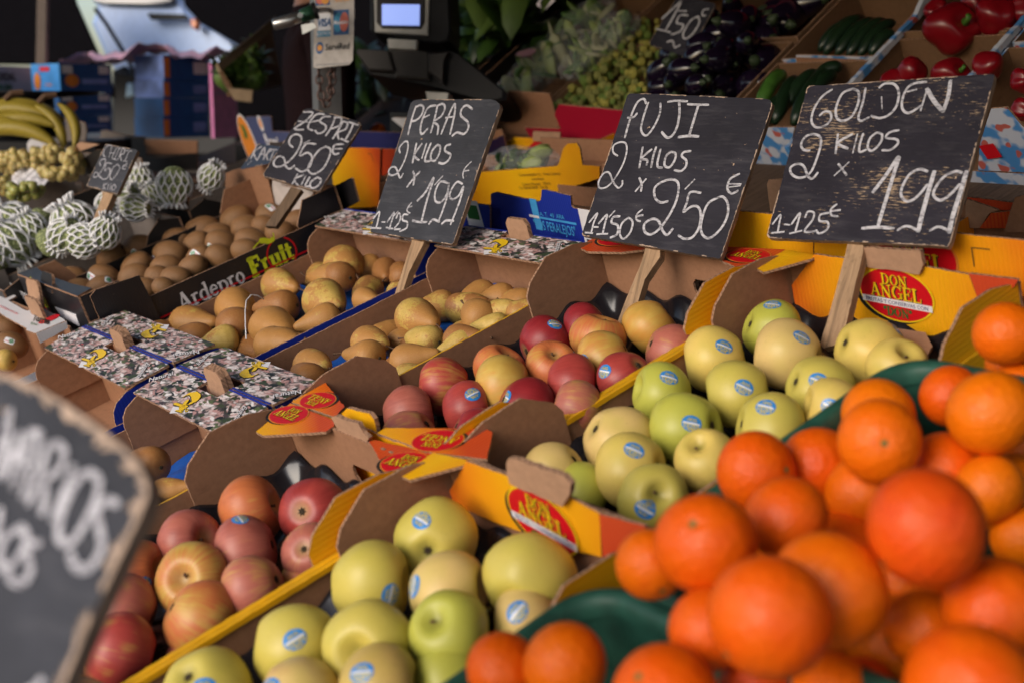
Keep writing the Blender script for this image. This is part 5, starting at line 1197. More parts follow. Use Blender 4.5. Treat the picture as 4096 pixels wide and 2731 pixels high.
mb = MB(); f = fr_at(b4, 1, 1.5995, 'z', (640, 610), (740, 630)); V, F = font_mesh('persi', .040, .03); V = [Vector((v.x*.8, v.y)) for v in V]; flat(mb, V, F, INK_WHT, .0006, f, -.012)
V, F = font_mesh('m', .034, .03); flat(mb, V, F, INK_ORG, .0006, f, .075)
f = fr_at(b4, 1, 1.5995, 'z', (290, 620), (390, 630)); V, F = disc(.050, .092, 30); flat(mb, V, F, INK_WHT, .0004, f, .012); V, F = disc(.044, .086, 30); flat(mb, V, F, INK_ORG, .0008, f, .010)
V, F = ribbon([(-.02, .06), (.005, .05), (.012, .03), (.002, .015)], [.004, .022, .02, .006]); flat(mb, V, F, INK_GRN, .0012, f)
f = fr_at(b4, 1, 1.5995, 'z', (465, 375), (500, 380)); V, F = disc(.015, .025, 22); flat(mb, V, F, INK_WHT, .0005, f); V, F = disc(.008, .016, 18); flat(mb, V, F, INK_ORG, .0009, f); V, F = disc(.008, .013, 18); flat(mb, V, F, INK_WHT, .0005, f, .002, -.044)
mb.build('printed_picture', b4)
b5 = back_box('dark navy box of orange persimmons behind the pear board', 1.70, 'z', [(1560, 900), (1640, 560), (1750, 482), (2290, 496), (2600, 520), (2600, 900)], BLUED, .24)
for i, (x, y, r) in enumerate([(2000, 478, 110), (2290, 500, 90), (2140, 520, 80)]):
    o = fruit('orange', 'persimmon', 'persimmon', 'persimmons behind the pear board', 'z', x, y, r, .02, (.032, .042), (.72, .10, .01), 1); o['label'] = ['persimmon showing above the navy box edge, left one', 'persimmon beside the white flap left of the pear board', 'persimmon sunk between its two neighbours in the navy box'][i]
P = [hit(px('z', *p), DW, 1, 1.75) for p in [(2160, 480), (2160, 330), (2205, 300), (2430, 310), (2430, 560)]]
prism('upright_flap', [(p.x-b5['dx'], p.z-b5['dz']) for p in P], 'xz', .05, TK, WHITEC, BROWN, EDGE, b5)
YTXT = angel_print('ochre print', 'x', .3, .6)
b6 = back_box('ochre yellow box with small brown printing behind the pear board', 1.62, 'b', [(900, 1420), (985, 1220), (1010, 1160), (1560, 1118), (1572, 1100), (1600, 1000), (1630, 968), (1690, 962), (1712, 1000), (1730, 1110), (1845, 1120), (1845, 1200), (1560, 1290), (1560, 1420)], YTXT, .30, hl=-.11)
mb = MB()
for t_, (x, y), h_ in (('Comercializados S.L.   Frutas Selectas', (1440, 1172), .0075), ('www.frutas', (1430, 1202), .0075), ('Camino Montana   Oficina', (1420, 1236), .0075), ('Tel. 968 00 00 00   Tel. 96', (1400, 1262), .0075)):
    f = fr_at(b6, 1, 1.6195, 'b', (x, y), (x+100, y-4)); V, F = font_mesh(t_, h_); flat(mb, V, F, INK_BROWN, .0006, f)
mb.build('printed_lettering', b6)
b7 = back_box('yellow orange box with tall back flap, behind the ochre box', 1.98, 'b', [(1150, 1200), (1190, 1060), (1270, 925), (1400, 930), (1400, 952), (1575, 962), (1590, 940), (1845, 965), (1845, 1200)], angel_print('bright back print', 'x', .1, .3), .20, hl=-.12)
P = [hit(px('b', *p), DW, 1, 1.97) for p in [(1395, 950), (1398, 885), (1580, 892), (1578, 965)]]
prism('grip_tab', [(p.x-b7['dx'], p.z-b7['dz']) for p in P], 'xz', -.01, TK, BROWNL, BROWN, EDGE, b7)
angel_logo(b7, fr_at(b7, 1, 1.9795, 'b', (1480, 1050), (1560, 1062)), .14, False)
# bag of green fruit lying on the ochre box
def bag(name, label, M, rx, ry, rz, inner, glint=.15, tint=(.7, .72, .75)):
    root = empty(name, M, label, 'bagged vegetables'); bagm = NTB(name+' film'); 
    m = bagm.set((*tint,), .12, .6, 0, Alpha=glint); m.blend_method = 'HASHED' if hasattr(m, 'blend_method') else None
    V = []; F = []; nu, nv = 26, 16
    for j in range(nv+1):
        t = math.pi*j/nv
        for i in range(nu):
            q = 2*math.pi*i/nu; k = 1+random.uniform(-.05, .05)+.05*math.sin(5*q+3*t); V.append((rx*k*math.sin(t)**.7*math.cos(q), ry*k*math.cos(t), rz*k*math.sin(t)**.7*math.sin(q)))
    for j in range(nv):
        for i in range(nu): F.append((j*nu+i, (j+1)*nu+i, (j+1)*nu+(i+1) % nu, j*nu+(i+1) % nu))
    link('film', mesh('film', V, F, [m], smooth=False), root)
    for k in range(34):
        mb = MB(); a = random.uniform(0, 6.28); rr = random.uniform(0, .75); c = Vector((rx*rr*math.cos(a), ry*random.uniform(-.8, .8), rz*rr*math.sin(a)))
        mb.ball((0, 0, 0), (rx*.20, ry*.34, rz*.16), inner[k % len(inner)], 8, 6); mb.build('leaf', root, True, T(*c) @ RZ(a) @ RX(a*2))
    return root
GRN = [simple('leaf green mid', (.06, .12, .02), .5), simple('leaf green pale', (.28, .34, .10), .5), simple('leaf green dark', (.015, .045, .012), .5)]
GRL = [simple('lettuce pale', (.26, .32, .10), .5), simple('lettuce white', (.40, .40, .24), .5), simple('lettuce green', (.07, .15, .03), .5), simple('lettuce mid green', (.14, .22, .05), .5)]
bag('fruit_bag', 'clear plastic bag of green leaves lying on the ochre box', DW @ T(*hit(px('b', 1330, 1085), DW, 1, 1.75)), .15, .05, .035, GRN)
# yellow boxes behind the middle yellow apples
AXB = angel_print('amber back print', 'x', .12, .36)
b8 = back_box('amber box of pale apples showing between the two widest boards', 1.31, 'F', [(2780, 1100), (2800, 828), (2943, 845), (3253, 873), (3253, 1150)], AXB, .36)
b9 = back_box('amber box with large red oval, behind the widest board', 1.312, 'F', [(3258, 1150), (3258, 874), (3850, 938), (4096, 964), (4420, 998), (4420, 1200)], AXB, .36)
angel_logo(b9, fr_at(b9, 1, 1.3115, 'F', (3640, 1025), (3800, 1048)), .150, False)
angel_logo(b9, fr_at(b9, 1, 1.3115, 'F', (3640, 1025), (3800, 1048)) @ T(0, 0, -.5), .001, False) if False else None
mb = MB(); f = fr_at(b9, 1, 1.3115, 'u', (750, 760), (830, 768)); V, F = ribbon([(0, -.026), (0, 0), (.026, 0)], .0025, smooth=False); flat(mb, V, F, INK_BROWN, .0006, f)
f = fr_at(b8, 1, 1.3095, 'f', (470, 150), (510, 155)); V, F = ribbon([(0, -.02), (0, 0), (.02, 0)], .002, smooth=False); flat(mb, V, F, INK_BROWN, .0006, b9.matrix_world.inverted() @ b8.matrix_world @ f)
mb.build('fold_marks', b9)
g = 'pale apples behind the boards'
for c, x, y, r, col, lb in [('fu', 1540, 1070, 120, (.42, .36, .12), 'pale yellow apple at the right edge of the second widest board'), ('fu', 1660, 1100, 110, (.38, .38, .09), 'yellow green apple right of the second widest board'), ('fu', 1480, 990, 90, (.42, .36, .12), 'pale apple peeping behind the second widest board'),
                            ('u', 900, 720, 185, (.40, .38, .11), 'ribbed pale green apple right of the widest board'), ('u', 1270, 680, 190, (.22, .24, .04), 'olive green apple at the right edge, behind the amber box'), ('F', 2480, 790, 55, (.45, .30, .06), 'yellow pear half-hidden by the second widest board')]:
    o = fruit('golden', 'yellow_apple', 'apple', g, c, x, y, r, -.005, (.034, .042), col, .1); o['label'] = lb
def brown_panel(label, yv, crop, pts, mlo, mhi=BROWN, name='cardboard_flap', root=None, th=TK):
    P = [hit(px(crop, *p), DW, 1, yv) for p in pts]
    if root: prism(name, [(p.x-root['dx'], p.z-root['dz']) for p in P], 'xz', yv-root['dy'], th, mlo, mhi, EDGE, root)
    else:
        c = P[0]; r = empty(name, DW @ T(c.x, yv, c.z), label, 'cardboard'); prism('panel', [(p.x-c.x, p.z-c.z) for p in P], 'xz', 0, th, mlo, mhi, EDGE, r)
brown_panel('', 1.66, 'u', [(685, 560), (685, 300), (700, 260), (1030, 370), (940, 400), (830, 560)], BROWNL, root=b9, name='corner_panel')
brown_panel('', 1.665, 'u', [(700, 262), (705, 235), (1180, 290), (1150, 375), (1030, 368)], REDP, root=b9, name='top_flap')
brown_panel('', 1.655, 'u', [(830, 560), (950, 400), (1150, 380), (1110, 560)], angel_print('inner orange', 'x', .3, .2), root=b9, name='inner_panel')
brown_panel('', 1.64, 'u', [(1085, 600), (1200, 240), (1296, 215), (1500, 230), (1500, 600)], BROWN, root=b9, name='corner_panel')
brown_panel('', 1.60, 'fu', [(1750, 1110), (1720, 870), (1735, 830), (1900, 820), (1900, 1150)], BROWNL, root=b8, name='grip_tab')
b10 = back_box('brown box with fruit, rising behind the bright blue box', 1.66, 'm', [(1810, 250), (1815, 50), (1850, 22), (2050, 10), (2130, 60), (2300, 90), (2300, 330)], BROWN, .16, hl=-.13)
# back corner of the black kiwi box
kb['dx'], kb['dy'], kb['dz'] = -2.865, .615, .054-KH
brown_panel('', 1.235, 'z', [(1335, 1240), (1640, 1090), (1665, 1100), (1745, 1400), (1560, 1500), (1450, 1490)], BLACK, BLACK, root=kb, name='corner_panel')
brown_panel('', 1.225, 'z', [(1125, 1570), (1120, 1330), (1150, 1290), (1330, 1235), (1365, 1260), (1450, 1500), (1460, 1600)], BLACK, BLACK, root=kb, name='corner_panel')
CREAM = simple('cream paper lining', (.50, .44, .42), .8); brown_panel('', 1.205, 'z', [(620, 1400), (620, 1120), (860, 1180), (1160, 1270), (1125, 1330), (1110, 1500), (860, 1530)], CREAM, root=kb, name='paper_lining')
brown_panel('', 1.20, 'z', [(10, 1560), (5, 1030), (100, 985), (540, 900), (560, 1100), (640, 1440), (640, 1560)], BROWN, root=kb, name='back_panel')

# ------------------------------------------------------------------ left: nets, grapes, bananas
CHI = NTB('custard apple skin'); v_ = CHI.co('Object'); d_ = CHI.vor(v_, 5.5); c_ = CHI.ramp(d_, [(.1, (.50, .53, .26)), (.45, (.33, .38, .17)), (.6, (.15, .18, .08))]); CHI.bump(CHI.ramp(d_, [(.1, 1.0), (.55, 0.0)]), .5, .1); CHI = CHI.set(c_, .6, .3)
CHM = lathe_fruit('custard_apple_body', lambda t: (math.sin(t)**.85*.96, math.cos(t)*1.18-.10*math.exp(-(t/.3)**2)), CHI, 24, 18, seed=77, asym=.06)
def net_mesh(open_, seed):
    """a stretched foam sleeve: two families of strands crossing"""
    rng = random.Random(seed); mb = MB(); n = 13; m_ = 30
    for fam in (1, -1):
        for k in range(n):
            P = []
            for j in range(m_+1):
                z = 1.35-(2.7-open_)*j/m_; rr = max(math.sqrt(max(0, 1-(z/1.12)**2))*1.08, .50+.10*math.sin(k*2.3+seed)+max(0, abs(z)-1.05)*.6)
                q = 2*math.pi*k/n+fam*(math.pi/n)*(.5+.5*math.cos(j*math.pi/7.5))+rng.uniform(-.02, .02)
                P.append((rr*math.cos(q), rr*math.sin(q), z+rng.uniform(-.03, .03)))
            mb.tube(P, .062, FOAM, 5)
    return finish(mb, 'foam_net')
NETS = [net_mesh(.0, 1), net_mesh(.5, 2), net_mesh(.9, 3)]
def custard(label, crop, x, y, r, z, axis, net=0):
    z += .045; p = px(crop, x, y); w = DW @ hit(p, DW, 2, z); s_ = min(.050, 1.05*r*CR[crop][2]*depth(w)/FPX)
    o = bpy.data.objects.new('custard_apple', CHM); COL.objects.link(o); o.rotation_mode = 'QUATERNION'; o.rotation_quaternion = orient(c2w(axis).normalized(), random.uniform(0, 6)); o.location = w; o.scale = (s_,)*3
    tag(o, label, 'custard apple', 'custard apples in foam nets')
    if net is not None: link('foam_net', NETS[net], o)
for a in [('white-netted custard apple at the left edge, above the black kiwi box', 'q', 150, 1420, 190, .045, (-.7, -.5, -.5), 0), ('green custard apple almost bare of its net', 'q', 435, 1400, 120, .035, (-.6, -.6, -.5), None),
          ('netted custard apple in front of the stick of the small board', 'q', 790, 1440, 215, .045, (-.5, -.8, -.3), 1), ('netted custard apple lowest at the left edge', 'k', 110, 190, 215, .030, (-.6, -.7, -.5), 0),
          ('half-bare custard apple beside the black kiwi box corner', 'k', 880, 170, 165, .025, (.9, -.1, -.4), 2), ('netted custard apple nearest the kiwi box rim', 'k', 1090, 90, 150, .03, (.4, -.8, -.3), 1), ('bare custard apple behind the kiwi box corner', 'k', 520, 190, 130, .015, (-.3, -.8, -.5), None),
          ('netted custard apple right of the small board stick', 'q', 1260, 1170, 165, .045, (.9, -.3, -.4), 1), ('netted custard apple hidden behind the small board', 'q', 1470, 980, 130, .045, (.0, -1, -.2), 1), ('upright netted custard apple with open crown', 'q', 1820, 1030, 165, .045, (.0, 1, .12), 1),
          ('netted custard apple right of the upright one', 'a', 1420, 1190, 80, .04, (.5, -.7, -.4), 0), ('netted custard apple second from the left edge, upper', 'k', 330, 40, 150, .045, (-.5, -.8, -.4), 1), ('small netted custard apple between the two green ones', 'k', 690, 110, 165, .040, (.6, -.6, -.5), 0), ('netted custard apple cut by the left edge, lower', 'k', -60, 260, 180, .030, (-.3, -.9, -.4), 1), ('netted custard apple beside the foot of the small board', 'q', 1010, 1400, 130, .035, (.8, -.5, -.3), 0), ('netted custard apple behind the foot of the small board', 'q', 1130, 1230, 120, .045, (.3, -.9, -.3), 1), ('netted custard apple in front of the upright one', 'q', 1620, 1120, 110, .035, (-.6, -.7, -.3), 0), ('netted custard apple lying by the labelled black box', 'q', 1420, 1260, 130, .035, (1, .1, -.3), 0)]: custard(*a)
cb1 = crate('fruit_box', 'black box holding the nearest netted custard apples', 'fruit box', -3.28, -2.90, .58, 1.02, -.125, .15, .10, GREYC, BLACKP, EDGE, gus_cham(.15, .10, .10), group='black boxes on the left')
cb2 = crate('fruit_box', 'black box with white label holding the far custard apples', 'fruit box', -3.28, -2.92, 1.05, 1.52, -.125, .15, .10, GREYC, BLACKP, EDGE, gus_cham(.15, .10, .10), group='black boxes on the left')
cb1['dx'], cb1['dy'], cb1['dz'] = -3.28, .58, -.125; cb2['dx'], cb2['dy'], cb2['dz'] = -3.28, 1.05, -.125
brown_panel('', 1.06, 'q', [(1510, 1200), (1650, 1220), (1960, 1140), (1960, 1290), (1640, 1400), (1530, 1330)], BLACKP, root=cb2, name='side_panel')
mb = MB(); f = fr_at(cb2, 1, 1.0595, 'q', (1870, 1235), (1930, 1215)); V, F = rect(.075, .028); flat(mb, V, F, INK_WHT, .0006, f)
for k_ in range(3): V, F = rect(.036, .003); flat(mb, V, F, INK_BLK, .001, f, .010, -.007+k_*.007)
mb.build('label', cb2)
brown_panel('', 1.03, 'q', [(400, 1270), (600, 1170), (730, 1140), (770, 1170), (820, 1320), (560, 1320)], WHITEC, GREYC, root=cb1, name='inner_flap')
brown_panel('', 1.028, 'q', [(715, 1110), (800, 1115), (890, 1330), (830, 1330)], BROWNL, root=cb1, name='end_wall')
brown_panel('', 1.045, 'q', [(780, 1000), (850, 1000), (900, 1200), (1060, 1100), (1060, 1260), (880, 1230)], GREYC, root=cb2, name='inner_flap')
gb = crate('fruit_box', 'black box of pale grapes with white paper at the left edge', 'fruit box', -3.80, -3.30, .55, 1.12, -.03, .15, .125, GREYC, BLACKP, EDGE, None, group='black boxes on the left')
gb['dx'], gb['dy'], gb['dz'] = -3.80, .55, -.03
brown_panel('', 1.10, 'q', [(300, 760), (280, 590), (320, 540), (420, 510), (640, 540), (690, 600), (690, 760)], WHITEC, GREYC, root=gb, name='inner_flap')
brown_panel('', 1.04, 'q', [(800, 690), (800, 600), (830, 575), (1030, 600), (860, 660)], BROWNL, root=gb, name='top_flap')
brown_panel('', 1.05, 'q', [(840, 760), (1000, 660), (1060, 650), (1060, 880), (890, 920)], BLACKP, root=gb, name='side_panel')
GRAPE = NTB('pale grape skin'); cc_, aa_, rr_ = obj_col(GRAPE); GRAPE = GRAPE.set(cc_, .30, .5, Subsurface_Weight=.25, Subsurface_Scale=.008); GRM = finish(MB().ball((0, 0, 0), 1, GRAPE, 14, 10), 'grape')
def bunch(label, crop, cx, cy, w, h, n, z, col, dz=.06):
    c = DW @ hit(px(crop, cx, cy), DW, 2, z); root = empty('grape_bunch', Matrix.Translation(c), label, 'grapes', 'bunches of pale grapes'); k = CR[crop][2]*depth(c)/FPX
    for i in range(n):
        a, rr = random.uniform(0, 6.28), math.sqrt(random.random()); ox, oy = w*rr*math.cos(a)*k, h*rr*math.sin(a)*k
        v = c2w((ox, oy, random.uniform(-.02, .03)-.02*(1-rr))); o = link('grape', GRM, root, Matrix.Translation(v)); s_ = random.uniform(.0105, .0135); o.scale = (s_, s_, s_*random.uniform(1, 1.15))
        j = random.uniform(.8, 1.15); o.color = (col[0]*j, col[1]*j, col[2]*j, 1)
    P = [c2w((w*.2*k, -h*.5*k, .0)), c2w((w*.35*k, -h*1.0*k, 0)), c2w((w*.7*k, -h*1.35*k, .01))]
    MB().tube(P, .0028, STEM, 6).build('stem', root)
GC = (.46, .36, .13)
bunch('pale grape bunch nearest the white inner flap', 'q', 540, 690, 100, 75, 30, 0.150, GC); bunch('pale grape bunch at the right corner of its box', 'q', 760, 770, 95, 110, 44, 0.140, GC)
bunch('pale grape bunch spread across the middle of its box', 'q', 330, 740, 260, 90, 66, 0.140, GC); bunch('pale grape bunch along the near edge, above the paper', 'q', 610, 890, 200, 55, 46, 0.125, GC)
bunch('pale grape bunch at the far left edge', 'q', 60, 800, 130, 90, 40, 0.140, GC); bunch('green grapes lying in front of the white paper', 'q', 230, 1090, 190, 75, 22, 0.130, (.30, .30, .08)); bunch('pale grapes at the bottom left of their box', 'q', 40, 1030, 80, 90, 16, 0.125, (.36, .28, .09))
V = []; F = []; o0 = hit(px('q', 300, 960), DW, 2, .102)
for j in range(9):
    for i in range(26): V.append((o0.x-.17+.34*i/25, o0.y-.055+.10*j/8, o0.z-.005+.008*math.sin(i*1.1+j)+random.uniform(-.004, .004)+.012*(j/8)))
for j in range(8):
    for i in range(25): F.append((j*26+i, j*26+i+1, (j+1)*26+i+1, (j+1)*26+i))
tag(link('paper_sheet', mesh('paper_sheet', V, F, [PAPER]), None, DW.copy()), 'crumpled white paper sheet under the pale grapes', 'paper')
# bananas
BAN = NTB('banana skin'); v_ = BAN.co('Object'); n_ = BAN.noise(v_, 3, 3); BAN = BAN.set(BAN.mix(BAN.ramp(BAN.noise(v_, 14, 4, .7), [(.64, 0.0), (.74, .8)]), BAN.ramp(n_, [(.35, (.20, .17, .02)), (.65, (.40, .27, .03))]), (.06, .03, .01)), .5, .4)
def banana_mesh():
    P = []; r = []
    for i in range(15):
        t = i/14; a = R(-36+72*t); P.append((.15*math.sin(a), 0, .15*math.cos(a)-.12)); r.append(.0175*max(.18, min(1, (math.sin(math.pi*min(max(t*1.02, .0), 1))**.45))) if 0 < i < 14 else .005)
    return finish(MB().tube(P, r, BAN, 6), 'banana')
BM_ = banana_mesh()
for lab, crop, x, y, Z, fingers in (('large hand of ripe bananas at the left edge', 'q', 230, 400, 3.75, [(-.02, -.02, 0), (.0, -.005, .2), (-.01, .03, -.15), (.0, .06, .1), (-.06, .045, .0)]), ('two small bananas beside the grey box', 'q', 580, 430, 3.72, [(-.02, 0, 1.0), (.025, -.01, 1.15)])):
    c = at(px(crop, x, y), Z); root = empty('banana_bunch', Matrix.Translation(c), lab, 'bananas', 'hands of bananas')
    for dx, dy, rt in fingers:
        m = frame(c2w((1, 0, .15)).normalized(), c2w((0, .1, 1)).normalized(), c2w((0, -1, 0)).normalized(), c2w((dx, dy, -dy))); link('banana', BM_, root, m @ RY(rt) @ RZ(random.uniform(-.3, .3)) @ Matrix.Scale(1.45 if len(fingers) > 2 else .9, 4))
    MB().tube([c2w((-.05, -.075, 0)), c2w((-.03, -.095, 0)), c2w((.0, -.10, .01))], .010, STEM, 6).build('crown', root)
# dark boxes behind the nets
gg = back_box('grey box corner behind the bananas, with a torn edge', 1.25, 'q', [(690, 640), (680, 315), (760, 330), (890, 380), (905, 440), (890, 560), (800, 570), (720, 640)], GREYC, .12, zb=-.05, hl=-.02, group='black boxes on the left', back=False); gg['label'] = 'grey cardboard box corner standing beside the two small bananas'
bb = back_box('long black and brown box behind the small board and custard apples', 1.55, 'q', [(900, 760), (905, 540), (1050, 530), (1055, 455), (1100, 450), (1300, 500), (1500, 520), (1520, 545), (1960, 560), (2060, 560), (2060, 900), (1000, 900)], GREYC, .16, zb=-.16, hl=-.12, back=False)
brown_panel('', 1.545, 'q', [(1300, 620), (1310, 510), (1500, 520), (1535, 720), (1640, 740), (2060, 690), (2060, 860), (1400, 870), (1340, 760)], BLACKP, root=bb, name='front_panel')
brown_panel('', 1.54, 'q', [(1530, 700), (1515, 550), (1960, 560), (2060, 565), (2060, 690), (1700, 700)], BROWN, root=bb, name='front_panel')

# ------------------------------------------------------------------ rear rack of vegetables
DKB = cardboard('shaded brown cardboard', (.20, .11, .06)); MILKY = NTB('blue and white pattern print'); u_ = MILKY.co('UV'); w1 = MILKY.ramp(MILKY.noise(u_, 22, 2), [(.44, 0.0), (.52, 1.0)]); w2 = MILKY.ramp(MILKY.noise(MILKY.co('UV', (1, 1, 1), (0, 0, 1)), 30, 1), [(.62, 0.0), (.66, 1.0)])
MILKY = MILKY.set(MILKY.mix(w2, MILKY.mix(w1, (.06, .22, .50), (.50, .52, .60)), (.45, .10, .08)), .5); REDT = glossprint('red tray print', (.42, .008, .035)); LBLUE = simple('pale blue lining', (.28, .32, .45), .6)
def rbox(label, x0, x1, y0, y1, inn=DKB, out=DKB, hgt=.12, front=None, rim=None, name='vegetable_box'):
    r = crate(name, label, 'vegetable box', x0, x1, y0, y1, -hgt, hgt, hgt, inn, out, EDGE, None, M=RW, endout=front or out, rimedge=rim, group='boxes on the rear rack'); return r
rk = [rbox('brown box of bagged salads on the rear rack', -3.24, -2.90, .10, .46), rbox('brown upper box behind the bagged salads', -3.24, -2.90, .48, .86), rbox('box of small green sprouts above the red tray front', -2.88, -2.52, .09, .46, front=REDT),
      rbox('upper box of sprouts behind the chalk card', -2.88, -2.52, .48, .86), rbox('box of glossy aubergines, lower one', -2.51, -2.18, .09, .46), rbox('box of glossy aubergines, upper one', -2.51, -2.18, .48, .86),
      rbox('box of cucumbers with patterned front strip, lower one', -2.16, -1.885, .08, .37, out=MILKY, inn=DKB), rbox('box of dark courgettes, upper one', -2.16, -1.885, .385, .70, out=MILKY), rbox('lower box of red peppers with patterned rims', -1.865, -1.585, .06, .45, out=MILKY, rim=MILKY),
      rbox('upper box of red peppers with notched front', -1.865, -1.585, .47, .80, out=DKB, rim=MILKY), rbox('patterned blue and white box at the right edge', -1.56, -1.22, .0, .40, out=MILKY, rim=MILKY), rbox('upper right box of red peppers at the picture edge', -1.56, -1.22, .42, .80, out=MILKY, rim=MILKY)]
# patterned tape along the pepper box rims
for xx in (-1.865, -1.575):
    o = prism('patterned_strip', [(0, 0), (.80, 0), (.80, .030), (.56, .034), (.50, .012), (0, .022)], 'yz', 0, .012, MILKY, MILKY, MILKY, None, rough=.001); o.matrix_basis = RW @ T(xx, .02, .001)
    tag(o, 'patterned blue and white strip along the '+('left' if xx < -1.7 else 'right')+' side of the pepper boxes', 'cardboard strip', 'patterned strips on the pepper boxes')
def rpanel(root, plane_y, crop, pts, mat, name='notched_front', back=DKB):
    P = [hit(px(crop, *p), RW, 1, plane_y) for p in pts]; o = RW.inverted() @ root.matrix_world.translation
    prism(name, [(p.x-o.x, p.z-o.z) for p in P], 'xz', plane_y-o.y, TK, mat, back, EDGE, root)
rpanel(rk[9], .465, 't', [(1050, 440), (1000, 300), (1085, 226), (1215, 222), (1245, 245), (1340, 370), (1585, 372), (1620, 220), (1790, 222), (1640, 440), (1300, 640), (1060, 640)], cardboard('notched brown front', (.25, .14, .075)))
rpanel(rk[7], .383, 't', [(350, 540), (320, 405), (800, 415), (700, 540)], BROWN, 'front_panel'); rpanel(rk[7], .381, 't', [(320, 402), (322, 386), (805, 398), (800, 416)], MILKY, 'rim_strip')
rpanel(rk[6], .079, 't', [(50, 890), (310, 890), (270, 1070), (60, 1060)], MILKY, 'front_panel')
rpanel(rk[10], -.002, 't', [(1590, 1190), (1600, 1000), (1680, 760), (1790, 752), (1905, 890), (2100, 900), (2100, 1210)], MILKY, 'front_panel')
rpanel(rk[2], .088, 's', [(285, 1080), (330, 985), (930, 1045), (1010, 1120), (1010, 1330), (360, 1240)], REDT, 'front_panel')
rpanel(rk[0], .098, 's', [(-150, 860), (240, 885), (330, 1190), (340, 1290), (-200, 1260)], BROWN, 'front_panel')
for (pts, rt) in (([(100, 560), (235, 510), (300, 375), (370, 580), (280, 590)], rk[6]), ([(540, 0), (770, 0), (780, 110), (610, 210), (590, 150)], rk[7]), ([(300, 290), (400, 210), (460, 390), (330, 400)], rk[7])):
    rpanel(rt, .10 if rt is rk[6] else .69, 't', pts, LBLUE, 'paper_flap') if False else None
mb = MB(); f = rk[10].matrix_world.inverted() @ RW @ frame_on(RW, 1, -.003, px('t', 1680, 1050), px('t', 1760, 1065)); V, F = rect(.030, .028); V = [Vector((v.x-v.y*.5, v.y+v.x*.4)) for v in V]; flat(mb, V, F, INK_RED, .003, f); mb.build('printed_mark', rk[10])
# back walls seen above: red tray strip, tall brown boxes
o = prism('shelf_tray_edge', [(0, 0), (1.10, 0), (1.10, .05), (0, .05)], 'xz', 0, .30, REDT, REDT, REDT, None); o.matrix_basis = RW @ T(-2.92, .70, .02); tag(o, 'red tray edge along the top of the rear rack', 'tray')
RK = RW
def rpos(crop, x, y, z): return RW @ hit(px(crop, x, y), RW, 2, z)
AUB = NTB('aubergine skin').set((.008, .004, .014), .16, .7); AUBC = simple('aubergine cap', (.03, .05, .02), .6)
AUM = lathe_fruit('aubergine_body', lambda t: (math.sin(t)**.8*(1-.28*max(0, math.cos(t))), math.cos(t)*1.45), AUB, 24, 18, seed=5, asym=.05)
CAPM = finish(MB().tube([(0, 0, 1.25), (0, 0, 1.50), (.05, 0, 1.85)], [.42, .30, .10], AUBC, 8), 'cap')
for i, (x, y, r) in enumerate([(300, 60, 90), (120, 130, 100), (310, 170, 110), (20, 190, 90), (210, 230, 95), (400, 290, 90), (-60, 300, 100), (110, 300, 95), (250, 330, 85), (-110, 380, 100), (60, 390, 95), (210, 400, 100), (300, 420, 80), (-180, 500, 110), (-30, 470, 95), (100, 500, 95), (-90, 560, 90), (60, 570, 80), (-190, 590, 80), (420, 110, 80)]):
    w = rpos('c', x+90, y, .0+.02*(i % 3)); s_ = r*.5952*depth(w)/FPX*.88; o = bpy.data.objects.new('aubergine', AUM); COL.objects.link(o); o.location = w; o.scale = (s_,)*3; o.rotation_euler = (random.uniform(.8, 1.9), random.uniform(-.5, .5), random.uniform(-1.2, 1.2)); link('cap', CAPM, o)
    tag(o, f'glossy dark aubergine on the rear rack, {RW_[i//4]} band from top, {["far left", "left", "right", "far right"][i % 4]}', 'aubergine', 'glossy aubergines on the rear rack')
for i in range(26):
    l = Vector((random.uniform(-2.48, -2.21), .12+.026*i, -.035)); w = RW @ l; o = bpy.data.objects.new('aubergine', AUM); COL.objects.link(o); o.location = w; o.scale = (.042,)*3; o.rotation_euler = (random.uniform(.8, 1.9), random.uniform(-.5, .5), random.uniform(-1.2, 1.2)); link('cap', CAPM, o)
    tag(o, 'dark aubergine lower in the heap on the rear rack', 'aubergine', 'aubergines lower in the heap')
PEP = NTB('red pepper skin').set((.19, .003, .008), .28, .5); PEPS = simple('pepper stem', (.06, .16, .02), .5)
PEM = lathe_fruit('red_pepper_body', lambda t: (math.sin(t)**.7*(1-.12*max(0, -math.cos(t))), math.cos(t)*1.0-.22*math.exp(-(t/.3)**2)), PEP, 36, 22, lob=4, lobamp=.22, seed=8, asym=.12)
PST = finish(MB().tube([(0, 0, .72), (.03, 0, 1.0), (.12, 0, 1.25)], [.22, .10, .12], PEPS, 8), 'stem')
